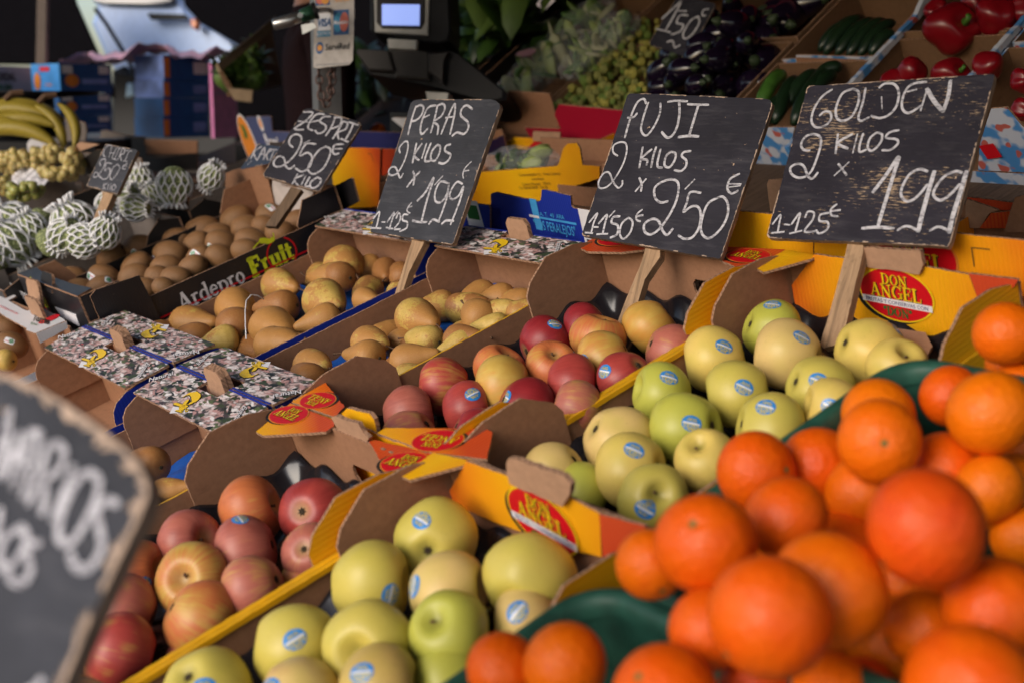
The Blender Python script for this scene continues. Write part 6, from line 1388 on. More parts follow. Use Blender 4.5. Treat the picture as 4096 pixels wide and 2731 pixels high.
for i, (c, x, y, r, lb) in enumerate([('t', 1430, 210, 185, 'largest red pepper, above the notched box front'), ('t', 1300, 80, 90, 'red pepper at the upper left of its box'), ('t', 1570, 40, 110, 'red pepper with green stem at the top edge'), ('t', 1740, 120, 150, 'red pepper right of the largest one'),
        ('t', 1900, 60, 110, 'red pepper at the top right corner'), ('t', 1130, 520, 110, 'red pepper with visible green stem, just above the widest board'), ('t', 1410, 530, 125, 'red pepper behind the middle of the widest board top'), ('t', 1650, 470, 110, 'red pepper near the patterned rim above the widest board'),
        ('t', 1900, 560, 90, 'red pepper at the right picture edge, upper'), ('t', 1900, 760, 80, 'red pepper at the right picture edge, lower'), ('t', 1010, 570, 90, 'red pepper behind the left part of the widest board top')]):
    w = rpos(c, x, y, .01); s_ = r*.5741*depth(w)/FPX*.95; o = bpy.data.objects.new('red_pepper', PEM); COL.objects.link(o); o.location = w; o.scale = (s_,)*3; o.rotation_euler = (random.uniform(.5, 1.7)*random.choice((-1, 1)), random.uniform(-.9, .9), random.uniform(0, 6)); o.scale = (s_*1.05, s_*1.05, s_*.95); link('stem', PST, o)
    tag(o, lb, 'pepper', 'red peppers on the rear rack')
CUC = simple('cucumber skin', (.008, .022, .009), .35, var=.3, nscale=12); CUCL = simple('light cucumber skin', (.05, .13, .02), .35, var=.3)
for i, (x0, y0, x1, y1, r, m) in enumerate([(520, 380, 800, 130, 48, 0), (600, 390, 880, 150, 45, 0), (680, 395, 950, 150, 45, 0), (760, 395, 1010, 160, 42, 0), (480, 360, 700, 180, 40, 0), (60, 760, 240, 520, 55, 1), (170, 860, 330, 560, 60, 0), (300, 870, 560, 490, 62, 0), (90, 900, 230, 700, 50, 0), (420, 620, 640, 480, 50, 0), (540, 330, 760, 150, 46, 0), (840, 395, 1000, 250, 44, 0), (240, 760, 480, 520, 55, 0), (380, 760, 600, 520, 50, 0)]):
    a, b = rpos('t', x0, y0, -.01), rpos('t', x1, y1, -.005); rr = r*.5741*depth(a)/FPX; P = [a.lerp(b, t/10)+Vector((0, 0, .02*math.sin(math.pi*t/10))) for t in range(11)]
    o = MB().tube([p-a for p in P], [rr*(.35 if t in (0, 10) else .8 if t in (1, 9) else 1) for t in range(11)], CUCL if m else CUC, 10).build('cucumber', None, True, Matrix.Translation(a)); 
    tag(o, f'dark cucumber on the rear rack, {"upper" if i < 5 or i in (10, 11) else "lower"} box, {RW_[i % 7]} from left{" behind" if i > 9 else ""}', 'cucumber', 'cucumbers on the rear rack')
# sprouts: nobody could count them
SPM = [simple('sprout yellow', (.30, .27, .05), .6), simple('sprout green', (.12, .18, .03), .6), simple('sprout olive', (.20, .20, .05), .6)]
mb = MB()
for k in range(620):
    t = random.random(); x, y = random.uniform(-2.87, -2.47), random.uniform(.12, .62); 
    c = Vector((x, y, random.uniform(-.04, .01)+.02*math.sin(x*20)*math.cos(y*17))); s_ = random.uniform(.008, .014); mb.ball(RW @ c, (s_, s_*random.uniform(.7, 1.2), s_), random.choice(SPM), 6, 4)
tag(mb.build('sprouts', None, False), 'pile of small yellow green sprouts above the red tray', 'sprouts', kind='stuff')
for lb, crop, x, y, rx, ry in (('bagged salad with a pink label on the rear rack, nearest one', 's', 150, 620, .10, .17), ('bagged salad standing behind the pink labelled bag', 's', 520, 250, .09, .13), ('bagged salad leaning on the right side of its box', 's', 640, 480, .07, .12), ('small bagged salad at the upper right of its box', 's', 860, 290, .07, .07)):
    w = rpos(crop, x, y, .03); r_ = bag('salad_bag', lb, frame(*(RW.to_3x3().col[0], RW.to_3x3().col[1], RW.to_3x3().col[2], w)), rx, ry, .045, GRL, .14); 
    if 'nearest' in lb:
        V, F = disc(.045, .022, 20); m3 = MB(); flat(m3, V, F, simple('pink label', (.50, .25, .30), .5), .052, None, -.02, -.01); m3.build('label', r_)
# board with 1.50
board('dark card reading 1.50, leaning over the sprouts on the rear rack', 's', (-.629, -.348, -.696), (1350, 560), RW, .02,
  [(1440, -25), (1480, -30), (1790, 30), (1800, 60), (1545, 530), (1515, 535), (1185, 425), (1180, 400)], BOARD_D,
  [([(1300, 180), (1400, 90), (1480, 20), (1430, 120), (1340, 280)], 1.2), ([(1245, 275), (1380, 310)], 1.1), ([(1530, 110), (1430, 105)], 1), ([(1545, 150), (1470, 150), (1440, 220), (1500, 240), (1470, 300), (1390, 330)], 1), ([(1640, 160), (1570, 200), (1500, 320), (1520, 370), (1590, 320), (1650, 220), (1640, 160)], 1), ([(1740, 90), (1690, 100), (1680, 150), (1710, 150)], .8), ([(1350, 400), (1400, 390), (1420, 450), (1470, 430)], 1)], 24, None, th=.006, name='price_card', edge=BOARD_D)
# black crate and leafy greens
bc = rbox('black crate leaning up beside the leafy greens', -3.44, -3.36, .30, 1.0, BLACKP, BLACKP, .10, name='black_crate')
LEAF = [mesh('leaf', [(0, 0, 0), (.03, .05, .008), (-.03, .05, .008), (.042, .12, .0), (-.042, .12, .0), (0, .10, .022), (.03, .19, -.012), (-.03, .19, -.012), (0, .24, -.03), (0, .04, .012), (0, .17, .014)], [(0, 1, 9), (0, 9, 2), (9, 1, 3, 5), (9, 5, 4, 2), (5, 3, 6, 10), (5, 10, 7, 4), (10, 6, 8), (10, 8, 7)], [m], smooth=True) for m in (simple('chard leaf', (.035, .085, .012), .45), simple('pale chard leaf', (.09, .15, .03), .45), simple('dark chard leaf', (.012, .035, .010), .4))]
def leaves(label, crop, boxpx, n, M, z, spread, sc=1.0, name='leafy_greens', mixd=(0, 0, 1, 2)):
    x0, y0, x1, y1 = boxpx; c = M @ hit(px(crop, (x0+x1)/2, (y0+y1)/2), M, 2, z); root = empty(name, Matrix.Translation(c), label, 'leafy greens', 'heaps of leafy greens')
    for k in range(n):
        p = M @ hit(px(crop, random.uniform(x0, x1), random.uniform(y0, y1)), M, 2, z+random.uniform(-spread, spread))-c
        link('leaf', LEAF[random.choice(mixd)], root, Matrix.Translation(p) @ RZ(random.uniform(-.9, .5)) @ RX(random.uniform(-.3, 1.2)) @ RY(random.uniform(-.6, .6)) @ Matrix.Scale(sc*random.uniform(.7, 1.2), 4))
leaves('heap of long green leaves on the rear rack, right of the scale', 'b', (800, -60, 1480, 330), 90, RW, .06, .05)
leaves('dark leafy greens low behind the pole, under the scale', 'b', (220, 480, 560, 760), 34, RW, -.15, .04, .8, mixd=(0, 2, 2)); leaves('leafy greens below the scale body at its right', 'b', (820, 300, 1080, 470), 24, RW, .0, .03, .7, mixd=(0, 1, 2))
# rack structure
rs = empty('rear_rack', RW.copy(), 'dark sloping rack carrying the vegetable boxes behind the stall', 'rack'); DWOOD = mat_wood('dark rack wood', (.06, .035, .025)); 
for y0 in (-.02, .40, .82): MB().box((-4.2, y0, -.16), (-.9, y0+.05, -.125), DWOOD).build('rail', rs)
MB().box((-4.2, 0, -.145), (-.9, .90, -.13), DWOOD).build('sloping_shelf', rs)
Ri = RW.inverted() @ SW
for xx in (-4.1, -2.6, -1.1):
    for hh, zt in ((2.20, CAMH-.26), (2.85, CAMH+.18)): MB().box((xx-.02, hh-.02, 0), (xx+.02, hh+.02, zt), DWOOD, Ri).build('leg', rs)
MB().box((-4.2, 2.115, CAMH-.42), (-.9, 2.135, CAMH-.24), DWOOD, Ri).build('front_board', rs)

# ------------------------------------------------------------------ pole, card sign, chain, nozzle, scale
po = empty('stall_pole', SW @ T(*(SW.inverted() @ at(px('F', 1308, 400), 3.25)).xy, 0) @ RZ(R(-14)), 'square steel pole carrying the payment card sign', 'pole')
MB().box((-.030, -.030, 0), (.030, .030, 2.45), METAL).build('square_tube', po); MB().box((-.06, -.06, 0), (.06, .06, .012), METAL).build('foot_plate', po)
CARDP = NTB('worn white plastic'); v_ = CARDP.co('Object'); CARDP = CARDP.set(CARDP.ramp(CARDP.noise(v_, 35, 5, .7), [(.35, (.40, .36, .34)), (.6, (.52, .48, .46)), (.75, (.30, .25, .23))]), .5)
c0 = at(px('v', 1965, 300), 3.15); n_ = c2w((-.12, -.10, -1)).normalized(); up_ = (U-n_*U.dot(n_)).normalized(); xx_ = up_.cross(n_); CM = frame(xx_, up_, n_, c0)
cs = empty('card_sign', CM, 'worn payment card sign hanging on the steel pole', 'sign'); HC = lambda c, x, y: hit(px(c, x, y), CM, 2, 0)
P = [HC('v', *p) for p in [(1768, -160), (2160, -160), (2150, 380), (2142, 570), (2110, 610), (1790, 648), (1770, 630), (1780, 200)]]; prism('plate', [(p.x, p.y) for p in P], 'xy', -.003, .003, CARDP, CARDP, CARDP, cs, rough=.0004)
mb = MB(); kk = .4252*3.15/FPX
def spt(x, y): q = HC('v', x, y); return q.x, q.y
CBL = simple('card blue', (.03, .10, .26), .5); CLB = simple('card light blue', (.05, .28, .50), .5); CRD = simple('card red', (.62, .16, .12), .5); COR = simple('card orange', (.72, .32, .06), .5)
def crect(x0, y0, x1, y1, m, z=.0004):
    a, b = spt((x0+x1)/2, (y0+y1)/2); V, F = rect((x1-x0)*kk, (y1-y0)*kk); flat(mb, V, F, m, z, None, a, b, R(3))
def cdisc(x, y, rx, ry, m, z): a, b = spt(x, y); V, F = disc(rx*kk, ry*kk, 20); flat(mb, V, F, m, z, None, a, b)
def ctext(t, x, y, h, m, bold=.02, shear=0, sx=1): a, b = spt(x, y); V, F = font_mesh(t, h*kk, bold, shear); V = [Vector((v.x*sx, v.y)) for v in V]; flat(mb, V, F, m, .0016, None, a, b, R(4))
crect(1790, -120, 1930, 58, CBL); cdisc(1835, 5, 38, 42, CRD, .0008); cdisc(1885, 5, 38, 42, COR, .0010); ctext('MasterCard', 2040, 8, 22, COR, .02, .2, .9)
crect(1815, 125, 1935, 290, STK_W, .0004); ctext('VISA', 1872, 215, 78, CBL, .03, .25, .62); crect(1805, 295, 1935, 350, CLB, .0008); ctext('ELECTRON', 1870, 322, 26, STK_W, .02, 0, .8)
crect(1958, 92, 2108, 335, CBL); cdisc(2005, 215, 42, 95, CLB, .0008); cdisc(2062, 210, 42, 95, CRD, .0010); ctext('Maestro', 2033, 212, 40, STK_W, .02, 0, .75)
cdisc(1832, 455, 36, 60, CBL, .0006); cdisc(1832, 455, 24, 30, COR, .0010); ctext('ServiRed', 1998, 440, 64, INK_BLK, .02, .1, .75); crect(1795, 600, 2110, 615, METAL, .0006)
mb.build('printed_marks', cs)
ch = empty('chain', Matrix.Translation(at(px('v', 1890, 660), 3.17)), 'brown link chain looping below the payment card sign', 'chain'); o_ = ch.matrix_world.translation
pa = [(1820, 650), (1822, 720), (1835, 790), (1838, 860), (1850, 940), (1880, 1000), (1915, 950), (1945, 890), (1925, 820), (1935, 740), (1940, 680), (1945, 640)]; pb = [(1975, 650), (1960, 720), (1945, 800), (1940, 880)]
def links(pts, Z):
    W = [at(px('v', *p), Z) for p in pts]
    for i in range(len(W)-1):
        a, b = W[i], W[i+1]; t = (b-a); L = t.length*.62; c = (a+b)/2-o_; t.normalize(); s_ = t.cross(VIEW).normalized() if i % 2 else VIEW.copy(); 
        s_ = (s_-t*s_.dot(t)).normalized(); w = .0085; P = []
        for k in range(17):
            q = 2*math.pi*k/16; P.append(c+t*(L*math.cos(q))+s_*(w*math.sin(q)))
        MB().tube(P, .0024, RUST, 6, cap=False).build('link', ch, True)
links(pa, 3.17); links(pb, 3.18)
nz = empty('hose_nozzle', Matrix.Translation(at(px('v', 1600, 180), 3.05)), 'metal spray nozzle with green grip pointing left of the card sign', 'nozzle'); o_ = nz.matrix_world.translation
q_ = lambda x, y, Z=3.05: at(px('v', x, y), Z)-o_
MB().tube([q_(1395, 235), q_(1410, 232), q_(1540, 198), q_(1660, 155)], [.0115, .0140, .0142, .0130], STEEL, 16).build('barrel', nz, True); MB().tube([q_(1392, 236), q_(1396, 235)], .0088, INK_BLK, 12).build('bore', nz)
MB().tube([q_(1655, 158), q_(1690, 146), q_(1780, 110)], [.0145, .0165, .0180], simple('green metallic grip', (.03, .10, .06), .35, metal=.4), 16).build('grip', nz, True); MB().tube([q_(1775, 110), q_(1806, 100)], [.0200, .0200], PLAST_BK, 16).build('collar', nz)
MB().tube([q_(1645, 148, 3.03), q_(1648, 147, 3.00)], .0065, STEEL, 10).build('screw', nz)
prism('bracket', [(q.x, q.z) for q in [q_(1655, 240), q_(1770, 215), q_(1800, 260), q_(1665, 325)]], 'xz', -.002, .003, STEEL, STEEL, STEEL, nz)
MB().tube([q_(1806, 100), q_(1950, 90, 3.2)], .006, METAL, 8).build('arm', nz)

ANC = None
sc_ = empty('weighing_scale', SW @ T(*(SW.inverted() @ at(px('b', 560, 330), 3.45))) @ RZ(R(10)), 'dark electronic weighing scale with lit display behind the boards', 'scale'); Mi = sc_.matrix_world.inverted()
def traced(root, crop, pts, Z, dep, mat, name, n=(0, 0, -1), bev=.008, anc=None):
    c = at(px(crop, *(anc or ANC or pts[0])), Z); nn = c2w(n).normalized(); up = (U-nn*U.dot(nn)).normalized(); M = frame(up.cross(nn), up, nn, c); P = [hit(px(crop, *p), M, 2, 0) for p in pts]
    Mr = root.matrix_world.inverted() @ M; V = []; F = []
    cx = sum(p.x for p in P)/len(P); cy = sum(p.y for p in P)/len(P)
    def ring(z, k): return [Mr @ Vector((cx+(p.x-cx)*k, cy+(p.y-cy)*k, z)) for p in P]
    m = len(P); sz = max(max(abs(p.x-cx), abs(p.y-cy)) for p in P); kb_ = 1-bev/sz
    rs_ = [ring(0, kb_), ring(-bev*.6, 1), ring(-dep+bev*.6, 1), ring(-dep, kb_)]
    for r_ in rs_: V += r_
    for a in range(3):
        for i in range(m): F.append((a*m+i, a*m+(i+1) % m, (a+1)*m+(i+1) % m, (a+1)*m+i))
    F += [tuple(range(m))[::-1], tuple(3*m+i for i in range(m))]
    me = mesh(name, V, F, [mat]); bm = bmesh.new(); bm.from_mesh(me); bmesh.ops.recalc_face_normals(bm, faces=bm.faces); bm.to_mesh(me); bm.free(); return link(name, me, root)
nf = (-.25, -.12, -1); ANC = (560, 100)
traced(sc_, 'b', [(300, -120), (830, -120), (845, 200), (830, 270), (780, 290), (690, 285), (620, 270), (330, 225), (298, 200)], 3.45, .10, PLAST_BK, 'display_head', nf)
traced(sc_, 'b', [(325, -100), (700, -100), (690, 235), (335, 215)], 3.442, .01, PLAST_G, 'display_frame', nf, .004); traced(sc_, 'b', [(345, -100), (670, -100), (665, 150), (640, 195), (380, 190), (345, 150)], 3.436, .006, PLAST_DG, 'display_glass', nf, .003)
LCD = NTB('lit display'); LCD.set((.3, .4, .7), .3); LCD.b.inputs['Emission Color'].default_value = (.28, .38, .85, 1); LCD.b.inputs['Emission Strength'].default_value = .85; LCD = LCD.m
traced(sc_, 'b', [(382, 30), (635, 32), (632, 172), (382, 168)], 3.430, .004, LCD, 'lit_screen', nf, .001); traced(sc_, 'b', [(418, 260), (618, 270), (612, 335), (425, 325)], 3.435, .02, PLAST_G, 'logo_plate', nf, .003)
traced(sc_, 'b', [(420, 330), (620, 330), (700, 350), (700, 540), (470, 520)], 3.45, .08, PLAST_DG, 'neck', nf)
traced(sc_, 'b', [(202, 350), (215, 325), (430, 335), (470, 480), (700, 400), (690, 360), (840, 340), (900, 360), (1220, 620), (1215, 670), (1100, 690), (780, 600), (520, 545), (300, 500)], 3.47, .20, PLAST_BK, 'body', nf, .012)
traced(sc_, 'b', [(202, 352), (215, 328), (430, 340), (470, 480), (290, 470)], 3.44, .03, PLAST_DG, 'left_wing', nf); traced(sc_, 'b', [(690, 480), (690, 360), (830, 345), (800, 400), (790, 560)], 3.44, .03, PLAST_DG, 'right_wing', nf); traced(sc_, 'b', [(675, 615), (830, 625), (820, 700), (690, 690)], 3.45, .04, PLAST_G, 'base_plate', nf, .003)
ANC = None
stc = MB().box((-.08, .0, -.75), (.10, .20, -.17), PLAST_BK).build('scale_stand', None, False, sc_.matrix_world.copy()); tag(stc, 'dark stand under the weighing scale', 'stand')

# ------------------------------------------------------------------ person behind the stall
SKIN = simple('skin', (.42, .22, .15), .5); SWEAT = simple('dark brown sweater', (.016, .008, .010), .95, .08, nscale=60); TROU = simple('dark trousers', (.006, .006, .009), .95, .08); HAIR = simple('dark hair', (.012, .008, .006), .6)
def skinned(name, pts, edges, mat, parent, root_i=0):
    me = bpy.data.meshes.new(name); me.from_pydata([p[0] for p in pts], edges, []); me.materials.append(mat); o = link(name, me, parent); m = o.modifiers.new('skin', 'SKIN'); m.use_smooth_shade = True
    for i, p in enumerate(pts): me.skin_vertices[0].data[i].radius = p[1]; me.skin_vertices[0].data[i].use_root = (i == root_i)
    s2 = o.modifiers.new('sub', 'SUBSURF'); s2.levels = 2; s2.render_levels = 2
    dg = bpy.context.evaluated_depsgraph_get(); ev = bpy.data.meshes.new_from_object(o.evaluated_get(dg)); o.modifiers.clear(); o.data = ev; return o
pc = SW.inverted() @ at(px('F', 1275, 300), 4.2)
pr_ = empty('person', SW @ T(pc.x, pc.y, 0) @ RZ(R(-20)), 'person in dark brown sweater standing behind the pole, arm hanging', 'person')
bp = [((0, 0, .96), (.15, .11)), ((0, 0, 1.12), (.145, .10)), ((0, 0, 1.30), (.17, .115)), ((0, 0, 1.44), (.12, .09)), ((0, -.01, 1.53), (.055, .055)), ((0, -.03, 1.62), (.078, .09)), ((0, -.03, 1.70), (.072, .085)),
      ((-.19, 0, 1.42), (.062, .062)), ((-.255, .01, 1.16), (.047, .047)), ((-.27, -.06, .93), (.034, .034)), ((-.27, -.09, .85), (.030, .042)),
      ((.19, 0, 1.42), (.062, .062)), ((.255, .01, 1.16), (.047, .047)), ((.26, -.08, .94), (.034, .034)), ((.26, -.11, .86), (.030, .042)),
      ((-.10, 0, .86), (.10, .10)), ((-.11, -.01, .50), (.065, .065)), ((-.11, .02, .09), (.042, .042)), ((-.12, -.14, .04), (.04, .03)), ((.10, 0, .86), (.10, .10)), ((.11, -.01, .50), (.065, .065)), ((.11, .02, .09), (.042, .042)), ((.12, -.14, .04), (.04, .03))]
be = [(0, 1), (1, 2), (2, 3), (3, 4), (4, 5), (5, 6), (3, 7), (7, 8), (8, 9), (9, 10), (3, 11), (11, 12), (12, 13), (13, 14), (0, 15), (15, 16), (16, 17), (17, 18), (0, 19), (19, 20), (20, 21), (21, 22)]
bd_ = skinned('body', bp, be, SKIN, pr_); bd_.data.materials.append(SWEAT); bd_.data.materials.append(TROU)
for p_ in bd_.data.polygons:
    z_, x_ = p_.center.z, abs(p_.center.x)
    if .90 < z_ < 1.50 and not (x_ > .2 and z_ < .95): p_.material_index = 1
    elif z_ <= .90 and x_ < .215: p_.material_index = 2
G = lambda i, k: (bp[i][0], tuple(q*k+.012 for q in bp[i][1]))
skinned('sweater', [G(0, 1.06), G(1, 1.06), G(2, 1.06), G(3, 1.04), G(7, 1.08), G(8, 1.15), G(9, 1.15), G(11, 1.08), G(12, 1.15), G(13, 1.15)], [(0, 1), (1, 2), (2, 3), (3, 4), (4, 5), (5, 6), (3, 7), (7, 8), (8, 9)], SWEAT, pr_)
skinned('trousers', [((0, 0, .95), (.155, .12)), G(15, 1.0), G(16, 1.1), G(17, 1.2), G(19, 1.0), G(20, 1.1), G(21, 1.2)], [(0, 1), (1, 2), (2, 3), (0, 4), (4, 5), (5, 6)], TROU, pr_)
hm = MB().ball((0, .005, 1.685), (.092, .105, .095), HAIR, 16, 10); 
for sx in (-1, 1):
    hm.ball((sx*.03, -.118, 1.655), (.011, .008, .007), INK_BLK, 8, 6); hm.ball((sx*.083, -.02, 1.64), (.012, .02, .028), SKIN, 8, 6)
    for k in range(4): hm.tube([(sx*.268+(k-1.5)*.010, -.10, .83), (sx*.268+(k-1.5)*.011, -.12, .79), (sx*.268+(k-1.5)*.011, -.115, .75+.008*abs(k-1))], .0075, SKIN, 6)
    hm.tube([(sx*.235, -.11, .85), (sx*.225, -.135, .81), (sx*.23, -.14, .785)], .008, SKIN, 6)
hm.ball((0, -.125, 1.625), (.013, .018, .02), SKIN, 8, 6); hm.build('hair', pr_, True)

# ------------------------------------------------------------------ far left: crates, boxes, van
def corner_box(name, label, crop, xl, xm, xr, yt, yb, Z, ml, mr, alpha=35, group=None, cat='cardboard box', mt=None):
    """a box standing with one vertical edge towards the viewer"""
    def ground(x): 
        w = wray(px(crop, x, (yt+yb)/2)); return Vector((w.x, w.y)).normalized()
    C = at(px(crop, xm, yt), Z); Bt = at(px(crop, xm, yb), Z); c = Vector((C.x, C.y)); a = R(alpha); u = Vector((-math.cos(a), math.sin(a))); v = Vector((math.sin(a), math.cos(a)))
    def cut(d, r):  # c + s d on the ray t r from the camera
        den = d.x*r.y-d.y*r.x; return (-(c.x*r.y-c.y*r.x))/den
    su, sv = abs(cut(u, ground(xl))), abs(cut(v, ground(xr))); su, sv = min(su, 1.2), min(sv, 1.4)
    root = empty(name, Matrix.Translation((C.x, C.y, Bt.z)), label, cat, group); h = C.z-Bt.z; q = [Vector((0, 0)), u*su, u*su+v*sv, v*sv]
    V = [(p.x, p.y, 0) for p in q]+[(p.x, p.y, h) for p in q]
    for nm, f, m in (('left_face', (0, 1, 5, 4), ml), ('right_face', (3, 0, 4, 7), mr), ('far_face', (1, 2, 6, 5), mr), ('rear_face', (2, 3, 7, 6), ml), ('lid', (4, 5, 6, 7), mt or ml), ('bottom', (0, 3, 2, 1), ml)):
        W = [V[i] for i in f]; me = mesh(nm, W, [(0, 1, 2, 3)], [m], uvs=[(0, 0), ((Vector(W[1])-Vector(W[0])).length, 0), ((Vector(W[1])-Vector(W[0])).length, h), (0, h)]); link(nm, me, root)
    # dark trim lines where lids overlap
    M1 = frame(-u.to_3d(), Vector((0, 0, 1)), -v.to_3d(), Vector((0, 0, 0))); M2 = frame(v.to_3d(), Vector((0, 0, 1)), -u.to_3d(), Vector((0, 0, 0)))
    root['su'], root['sv'], root['h'] = su, sv, h; return root, M1, M2
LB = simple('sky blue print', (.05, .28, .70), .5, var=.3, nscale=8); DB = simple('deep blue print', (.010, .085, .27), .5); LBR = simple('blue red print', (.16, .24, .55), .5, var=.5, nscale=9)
for i, (yt, yb) in enumerate([(428, 625), (630, 780), (783, 900)]):
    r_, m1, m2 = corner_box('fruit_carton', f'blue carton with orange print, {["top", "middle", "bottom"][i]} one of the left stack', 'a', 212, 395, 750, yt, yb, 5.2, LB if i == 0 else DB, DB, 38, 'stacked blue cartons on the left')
    mb = MB(); sv, su, h = r_['sv'], r_['su'], r_['h']
    V, F = disc(h*.28, h*.22, 20); flat(mb, V, F, INK_ORG, .003, m2, sv*.22, h*.42); V, F = rect(sv*.5, h*.18); flat(mb, V, F, LBR, .003, m2, sv*.66, h*.40)
    for fx in (.14, .84): V, F = rect(sv*.20, h*.28); flat(mb, V, F, INK_WHT, .004, m2, sv*fx, h*.80)
    if i == 0: V, F = disc(h*.20, h*.30, 20); flat(mb, V, F, INK_ORG, .003, m1, -su*.78, h*.40); V, F = rect(su*.35, h*.15); flat(mb, V, F, INK_RED, .003, m1, -su*.5, h*.82); V, F = font_mesh('naranjas', h*.13); V = [Vector((v.x*.8, v.y)) for v in V]; flat(mb, V, F, INK_ORG, .004, m1, -su*.38, h*.30)
    mb.build('printed_marks', r_)
for i, (yt, yb) in enumerate([(370, 540), (543, 660), (662, 790), (792, 930)]):
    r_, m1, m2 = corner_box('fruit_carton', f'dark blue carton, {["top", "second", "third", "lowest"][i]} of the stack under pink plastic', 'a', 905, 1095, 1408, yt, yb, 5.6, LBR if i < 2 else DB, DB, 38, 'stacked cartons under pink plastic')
    mb = MB(); sv, su, h = r_['sv'], r_['su'], r_['h']; V, F = rect(sv*.3, h*.5); flat(mb, V, F, LBR if i else INK_WHT, .004, m2, sv*.78, h*.5); V, F = rect(sv*.12, h*.8); flat(mb, V, F, INK_ORG, .004, m2, sv*.06, h*.5)
    mb.build('printed_marks', r_)
# pink film lying on the stack
c_ = at(px('a', 1150, 330), 5.9); V = []; F = []
for j in range(14):
    for i in range(26):
        V.append((-.46+.92*i/25, -.25+.5*j/13, .05+.035*math.sin(i*.7+j*.5)*math.cos(j*.5)+.012*math.sin(i*2.1)-.10*abs((i-12.5)/12.5)**3-.03))
for j in range(13):
    for i in range(25): F.append((j*26+i, j*26+i+1, (j+1)*26+i+1, (j+1)*26+i))
PINKF = simple('pink film', (.68, .36, .44), .3, var=.5, nscale=7); tag(link('plastic_film', mesh('plastic_film', V, F, [PINKF], smooth=True), None, Matrix.Translation(c_-Vector((0, .1, .04))) @ RZ(R(10))), 'crumpled pink plastic film on top of the blue cartons', 'plastic film')
PK = simple('pink plastic', (.80, .20, .55), .4, var=.15); r_, m1, m2 = corner_box('storage_tub', 'pink plastic tub standing right of the stacked cartons', 'a', 1412, 1420, 1590, 420, 935, 5.3, PK, PK, 20, None, 'plastic tub')
mb = MB(); V, F = rect(r_['sv'], r_['h']*.05); flat(mb, V, F, simple('pink rim', (.6, .2, .5), .35), .004, m2, r_['sv']/2, r_['h']*.60); mb.build('rim', r_)
# greens in a tilted cardboard tray
ct = at(px('v', 1080, 620), 4.6); tr_ = empty('greens_tray', Matrix.Translation(ct), 'tilted cardboard tray of green vegetables left of the person', 'vegetable tray'); CTB = simple('beige cardboard', (.30, .21, .13), .8)
o_ = ct; f3 = lambda x, y, Z: at(px('v', x, y), Z)-o_
def quad(name, P, mat, root, th=.012):
    P = [Vector(p) for p in P]; n = (P[1]-P[0]).cross(P[2]-P[0]).normalized()*th; V = P+[p+n for p in P]; k = len(P)
    F = [tuple(range(k)), tuple(range(k, 2*k))[::-1]]+[(i, (i+1) % k, k+(i+1) % k, k+i) for i in range(k)]; return link(name, mesh(name, V, F, [mat]), root)
quad('side_wall', [f3(1400, 165, 4.6), f3(850, 615, 4.3), f3(880, 690, 4.3), f3(1380, 290, 4.6)], CTB, tr_); quad('front_wall', [f3(960, 830, 4.45), f3(1200, 850, 4.45), f3(1190, 965, 4.45), f3(1030, 945, 4.45)], CTB, tr_)
quad('left_wall', [f3(850, 620, 4.5), f3(960, 800, 4.45), f3(1030, 945, 4.45), f3(930, 800, 4.6)], DKB, tr_); quad('floor', [f3(880, 650, 4.7), f3(1380, 270, 5.1), f3(1480, 800, 5.0), f3(990, 900, 4.6)], DKB, tr_)
lv = empty('leafy_greens', Matrix.Translation(ct), 'green lettuces lying in the tilted cardboard tray', 'leafy greens', 'heaps of leafy greens')
for k in range(120): a_ = random.random(); b_ = random.random(); p = f3(920+a_*330, 705-a_*235+b_*(20+a_*330), random.uniform(4.55, 4.65)); link('leaf', LEAF[random.choice((1, 1, 0))], lv, Matrix.Translation(p) @ Matrix.Rotation(random.uniform(0, 6), 4, 'Z') @ RX(random.uniform(0, 1.5)) @ Matrix.Scale(random.uniform(.22, .42), 4))
for k in range(12):
    a_ = (k+.5)/12; p = f3(935+a_*300, 735-a_*215+(k % 3)*(20+a_*90), 4.62); lv_ = MB().ball((0, 0, 0), (.045, .05, .045), GRN[0] if k % 3 else GRL[3], 10, 8).build('leafy_head', lv, True, Matrix.Translation(p))
# grey box with lettering and dark dish at the far left
r_, m1, m2 = corner_box('display_carton', 'white printed carton at the far left, behind the bananas', 'a', -400, -395, 212, 425, 622, 4.9, GREYC, WHITEC, 8); mb = MB(); sv, h = r_['sv'], r_['h']
V, F = font_mesh('HORDAL', h*.30, .03); flat(mb, V, F, INK_BLK, .003, m2, sv*.66, h*.62); V, F = font_mesh('de Jaén', h*.26, .03, .2); flat(mb, V, F, INK_GRN, .003, m2, sv*.66, h*.25); mb.build('printed_lettering', r_)
P = at(px('a', 150, 640), 4.3); tag(MB().tube([(0, 0, -.15), (0, 0, -.01), (0, 0, 0), (0, 0, .012)], [.10, .10, .24, .25], PLAST_BK, 28).build('scale_dish', None, True, Matrix.Translation(P)), 'round dark weighing dish above the bananas', 'scale')
tag(MB().box((-.35, -.2, -.9), (.30, .2, -.15), PLAST_BK).build('dish_stand', None, False, Matrix.Translation(P)), 'dark stand under the round dish', 'stand')

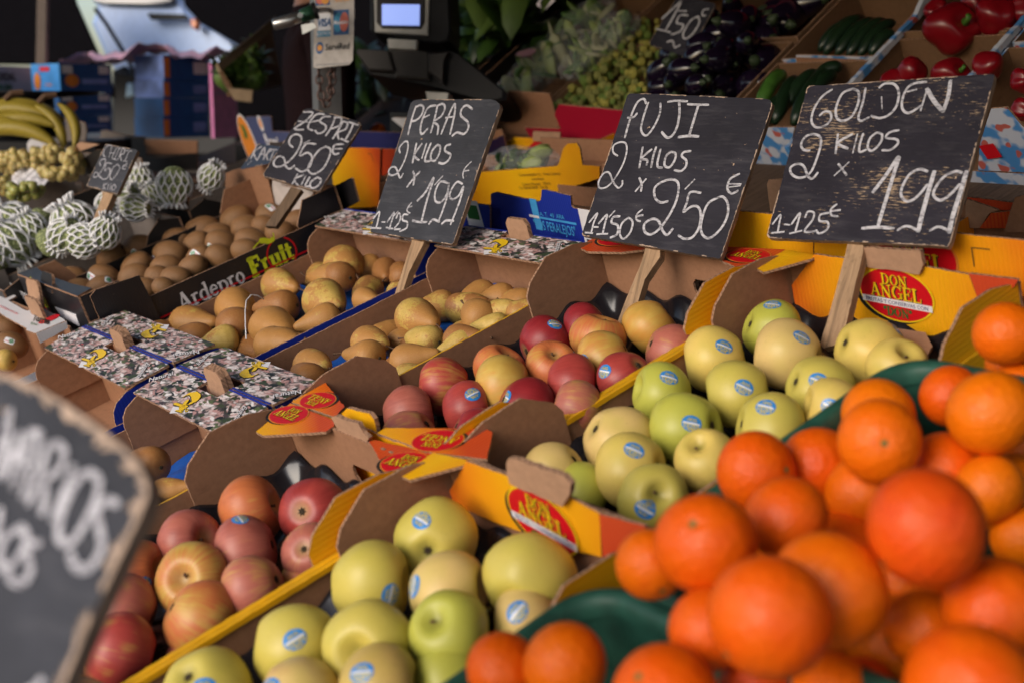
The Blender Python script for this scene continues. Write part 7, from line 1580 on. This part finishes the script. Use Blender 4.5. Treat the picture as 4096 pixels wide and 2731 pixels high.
# van
VANW = simple('sky-tinted van paint', (.40, .55, .88), .4, .5, var=.05); vc = at(px('a', 1000, 300), 7.2); van = empty('delivery_van', Matrix.Translation((vc.x, vc.y, 0)), 'pale parked van with dark windscreen beyond the stacked cartons', 'van')  # white van; the sky's blue reflection is put into this paint colour
nv_ = (-.25, .0, -1); ANC = (1000, 300)
traced(van, 'a', [(560, -60), (640, 40), (600, 150), (690, 360), (765, 480), (905, 510), (1500, 560), (1620, 430), (1600, 300), (1500, 230), (1345, 155), (1250, 70), (1180, -60)], 7.2, 1.9, VANW, 'body', nv_, .05)
traced(van, 'a', [(600, -300), (625, 10), (700, 25), (1100, 35), (1160, 20), (1130, -300)], 7.15, .05, simple('windscreen glass', (.01, .02, .05), .08, .8), 'windscreen', nv_, .01); traced(van, 'a', [(985, 92), (1005, 88), (1240, 98), (1268, 132), (1010, 132)], 7.12, .03, PLAST_BK, 'air_slot', nv_, .01)
traced(van, 'a', [(1278, 130), (1310, 125), (1325, 160), (1310, 200), (1280, 175)], 7.10, .05, simple('amber lamp', (.60, .14, .02), .3), 'marker_lamp', nv_, .01); traced(van, 'a', [(760, 470), (830, 440), (900, 520), (905, 670), (840, 690), (770, 600)], 7.1, .06, PLAST_BK, 'wheel_arch', nv_, .02)
traced(van, 'a', [(850, 560), (890, 560), (900, 640), (840, 660)], 7.04, .05, simple('headlamp glass', (.35, .5, .65), .1), 'headlamp', nv_, .01); traced(van, 'a', [(750, 472), (900, 505), (1500, 552), (1600, 560), (1600, 1050), (740, 1050)], 7.05, .10, PLAST_BK, 'bumper_dark_fill', nv_, .02)  # bumper stretched down as a dark sheet filling the dark area below
ANC = None
wd_ = MB()
for sx, sy in ((-.5, .5), (.9, .5), (-.5, 2.0), (.9, 2.0)): wd_ = MB().tube([(sx-.1, sy, .33), (sx+.1, sy, .33)], .33, PLAST_BK, 24).build('wheel', van, False)
MB().tube([van.matrix_world.inverted() @ at(px('a', x, y), 7.13) for x, y in ((640, 60), (720, 170), (800, 300), (870, 420), (905, 500))], .012, PLAST_DG, 6).build('panel_seam', van)
# dark frames of the neighbouring stall, plus an added sheet darkening the background
DARKC = simple('dark stall fabric', (.005, .0045, .006), .95, .05); FRM = simple('brown stall post', (.10, .07, .055), .6)
def curtain(name, label, crop, pts, Z, mat, dep=.04, n=(0, 0, -1), cat='stall cloth'):
    c = at(px(crop, *pts[0]), Z); r_ = empty(name, Matrix.Translation(c), label, cat); return traced(r_, crop, pts, Z, dep, mat, 'cloth', n, .01)
curtain('stall_cloth', 'dark cloth hanging at the far left edge', 'a', [(-400, -400), (480, -400), (500, 0), (600, 230), (760, 600), (760, 660), (330, 430), (-400, 420)], 6.6, DARKC); curtain('stall_cloth', 'dark cloth added between the van and the person to darken the background', 'a', [(1150, -500), (3400, -500), (3400, 900), (1600, 900), (1600, 300), (1340, 150), (1240, 40)], 6.9, DARKC)  # second sheet is added and widened to darken the gap behind the scale
p1 = at(px('a', 290, 0), 5.6); MB2 = MB().box((-.02, -.02, -1.1), (.02, .02, .9), FRM).build('stall_post', None, False, Matrix.Translation(p1) @ RY(R(5))); tag(MB2, 'thin brown post of the neighbouring stall at far left', 'post')
for x_, lb in ((1350, 'left'), (2150, 'right')): pass
tag(MB().box((-.025, -.025, 0), (.025, .025, 1.05), PLAST_BK).build('stand_leg', None, False, Matrix.Translation((*at(px('v', 1110, 1050), 4.3).xy, 0))), 'black leg standing under the tilted greens tray', 'stand')

# ------------------------------------------------------------------ tables, ground, awning
dt = empty('display_table', DW @ T(0, 0, -.16), 'dark sloping table carrying the fruit boxes', 'table'); TW = mat_wood('table planks', (.12, .075, .05))
for i in range(9): MB().box((-4.6, -.30+i*.255, -.03), (-.10, -.30+i*.255+.248, -.004), TW).build('plank', dt)
Di = dt.matrix_world.inverted() @ SW
for xx in (-4.4, -2.4, -.4):
    for yy in (-.2, 1.8):
        t_ = SW.inverted() @ DW @ Vector((xx, yy, -.2)); MB().box((t_.x-.025, t_.y-.025, 0), (t_.x+.025, t_.y+.025, t_.z), TW, Di).build('leg', dt)
gm = NTB('worn asphalt'); v_ = gm.co('Object'); gm.bump(gm.noise(v_, 60, 4), .3, .01); gm = gm.set(gm.ramp(gm.noise(v_, 3, 5), [(.3, (.035, .034, .036)), (.7, (.075, .072, .072))]), .9)
tag(link('ground', mesh('ground', [(-120, -120, 0), (120, -120, 0), (120, 120, 0), (-120, 120, 0)], [(0, 1, 2, 3)], [gm])), kind='structure')
CAN = simple('awning canvas', (.09, .03, .03), .9); aw = empty('stall_awning', SW.copy(), 'wide canvas awning over the rear of the stall', 'awning')
def canvas(name, P):
    P = [Vector(p) for p in P]; V = []; n = 16
    for j in range(n+1):
        for i in range(n+1): a = P[0].lerp(P[1], i/n); b = P[3].lerp(P[2], i/n); q = a.lerp(b, j/n); q.z -= .05*math.sin(math.pi*i/n)*math.sin(math.pi*j/n); V.append(q)
    link(name, mesh(name, V, [(j*(n+1)+i, j*(n+1)+i+1, (j+1)*(n+1)+i+1, (j+1)*(n+1)+i) for j in range(n) for i in range(n)], [CAN], smooth=True), aw)
canvas('roof_canvas', [(-5.2, -.35, 2.12), (1.2, -.35, 2.12), (1.2, 5.2, 2.75), (-5.2, 5.2, 2.75)]); canvas('back_canvas', [(-4.9, 4.2, .2), (1.2, 3.6, .2), (1.2, 3.6, 2.7), (-4.9, 4.2, 2.7)]); canvas('added_side_canvas', [(.6, 1.4, .3), (.9, 3.7, .3), (.9, 3.7, 2.7), (.6, 1.4, 2.6)])  # side canvas stands out of view, added to darken the rear
for xx in (-5.1, 1.1):
    for yy in (-.35, 5.1): MB().tube([(xx, yy, 0), (xx, yy, 2.5)], .025, METAL, 10).build('post', aw)
MB().box((-2.9, 3.3, .2), (-1.0, 3.36, 2.2), DARKC).build('dark_backboard', aw)
# facades across the street
fm_ = simple('pale facade', (.20, .17, .16), .9, nscale=3); dk_ = simple('facade window glass', (.03, .04, .05), .2)
for k, (x0, x1, hh, lb) in enumerate([(-34, -22, 11, 'ochre street house farthest to the left'), (-21.8, -12, 13, 'street house behind the pale van'), (-11.8, -2, 12, 'street house behind the stall awning'), (-1.8, 9, 12, 'street house at the far right behind the stall')]):
    fb = empty('street_house', SW @ T(x0, 13+k*.3, 0), lb, 'building', 'houses across the street'); MB().box((0, 0, 0), (x1-x0, 6, hh), fm_).build('wall', fb); MB().box((-.2, -.25, hh), (x1-x0+.2, 6.2, hh+.25), fm_).build('cornice', fb)
    for r_ in range(3):
        for c_ in range(4): MB().box((1.1+c_*2.3, -.03, .9+r_*3.4), (2.1+c_*2.3, .02, 2.9+r_*3.4), dk_).build('window', fb)
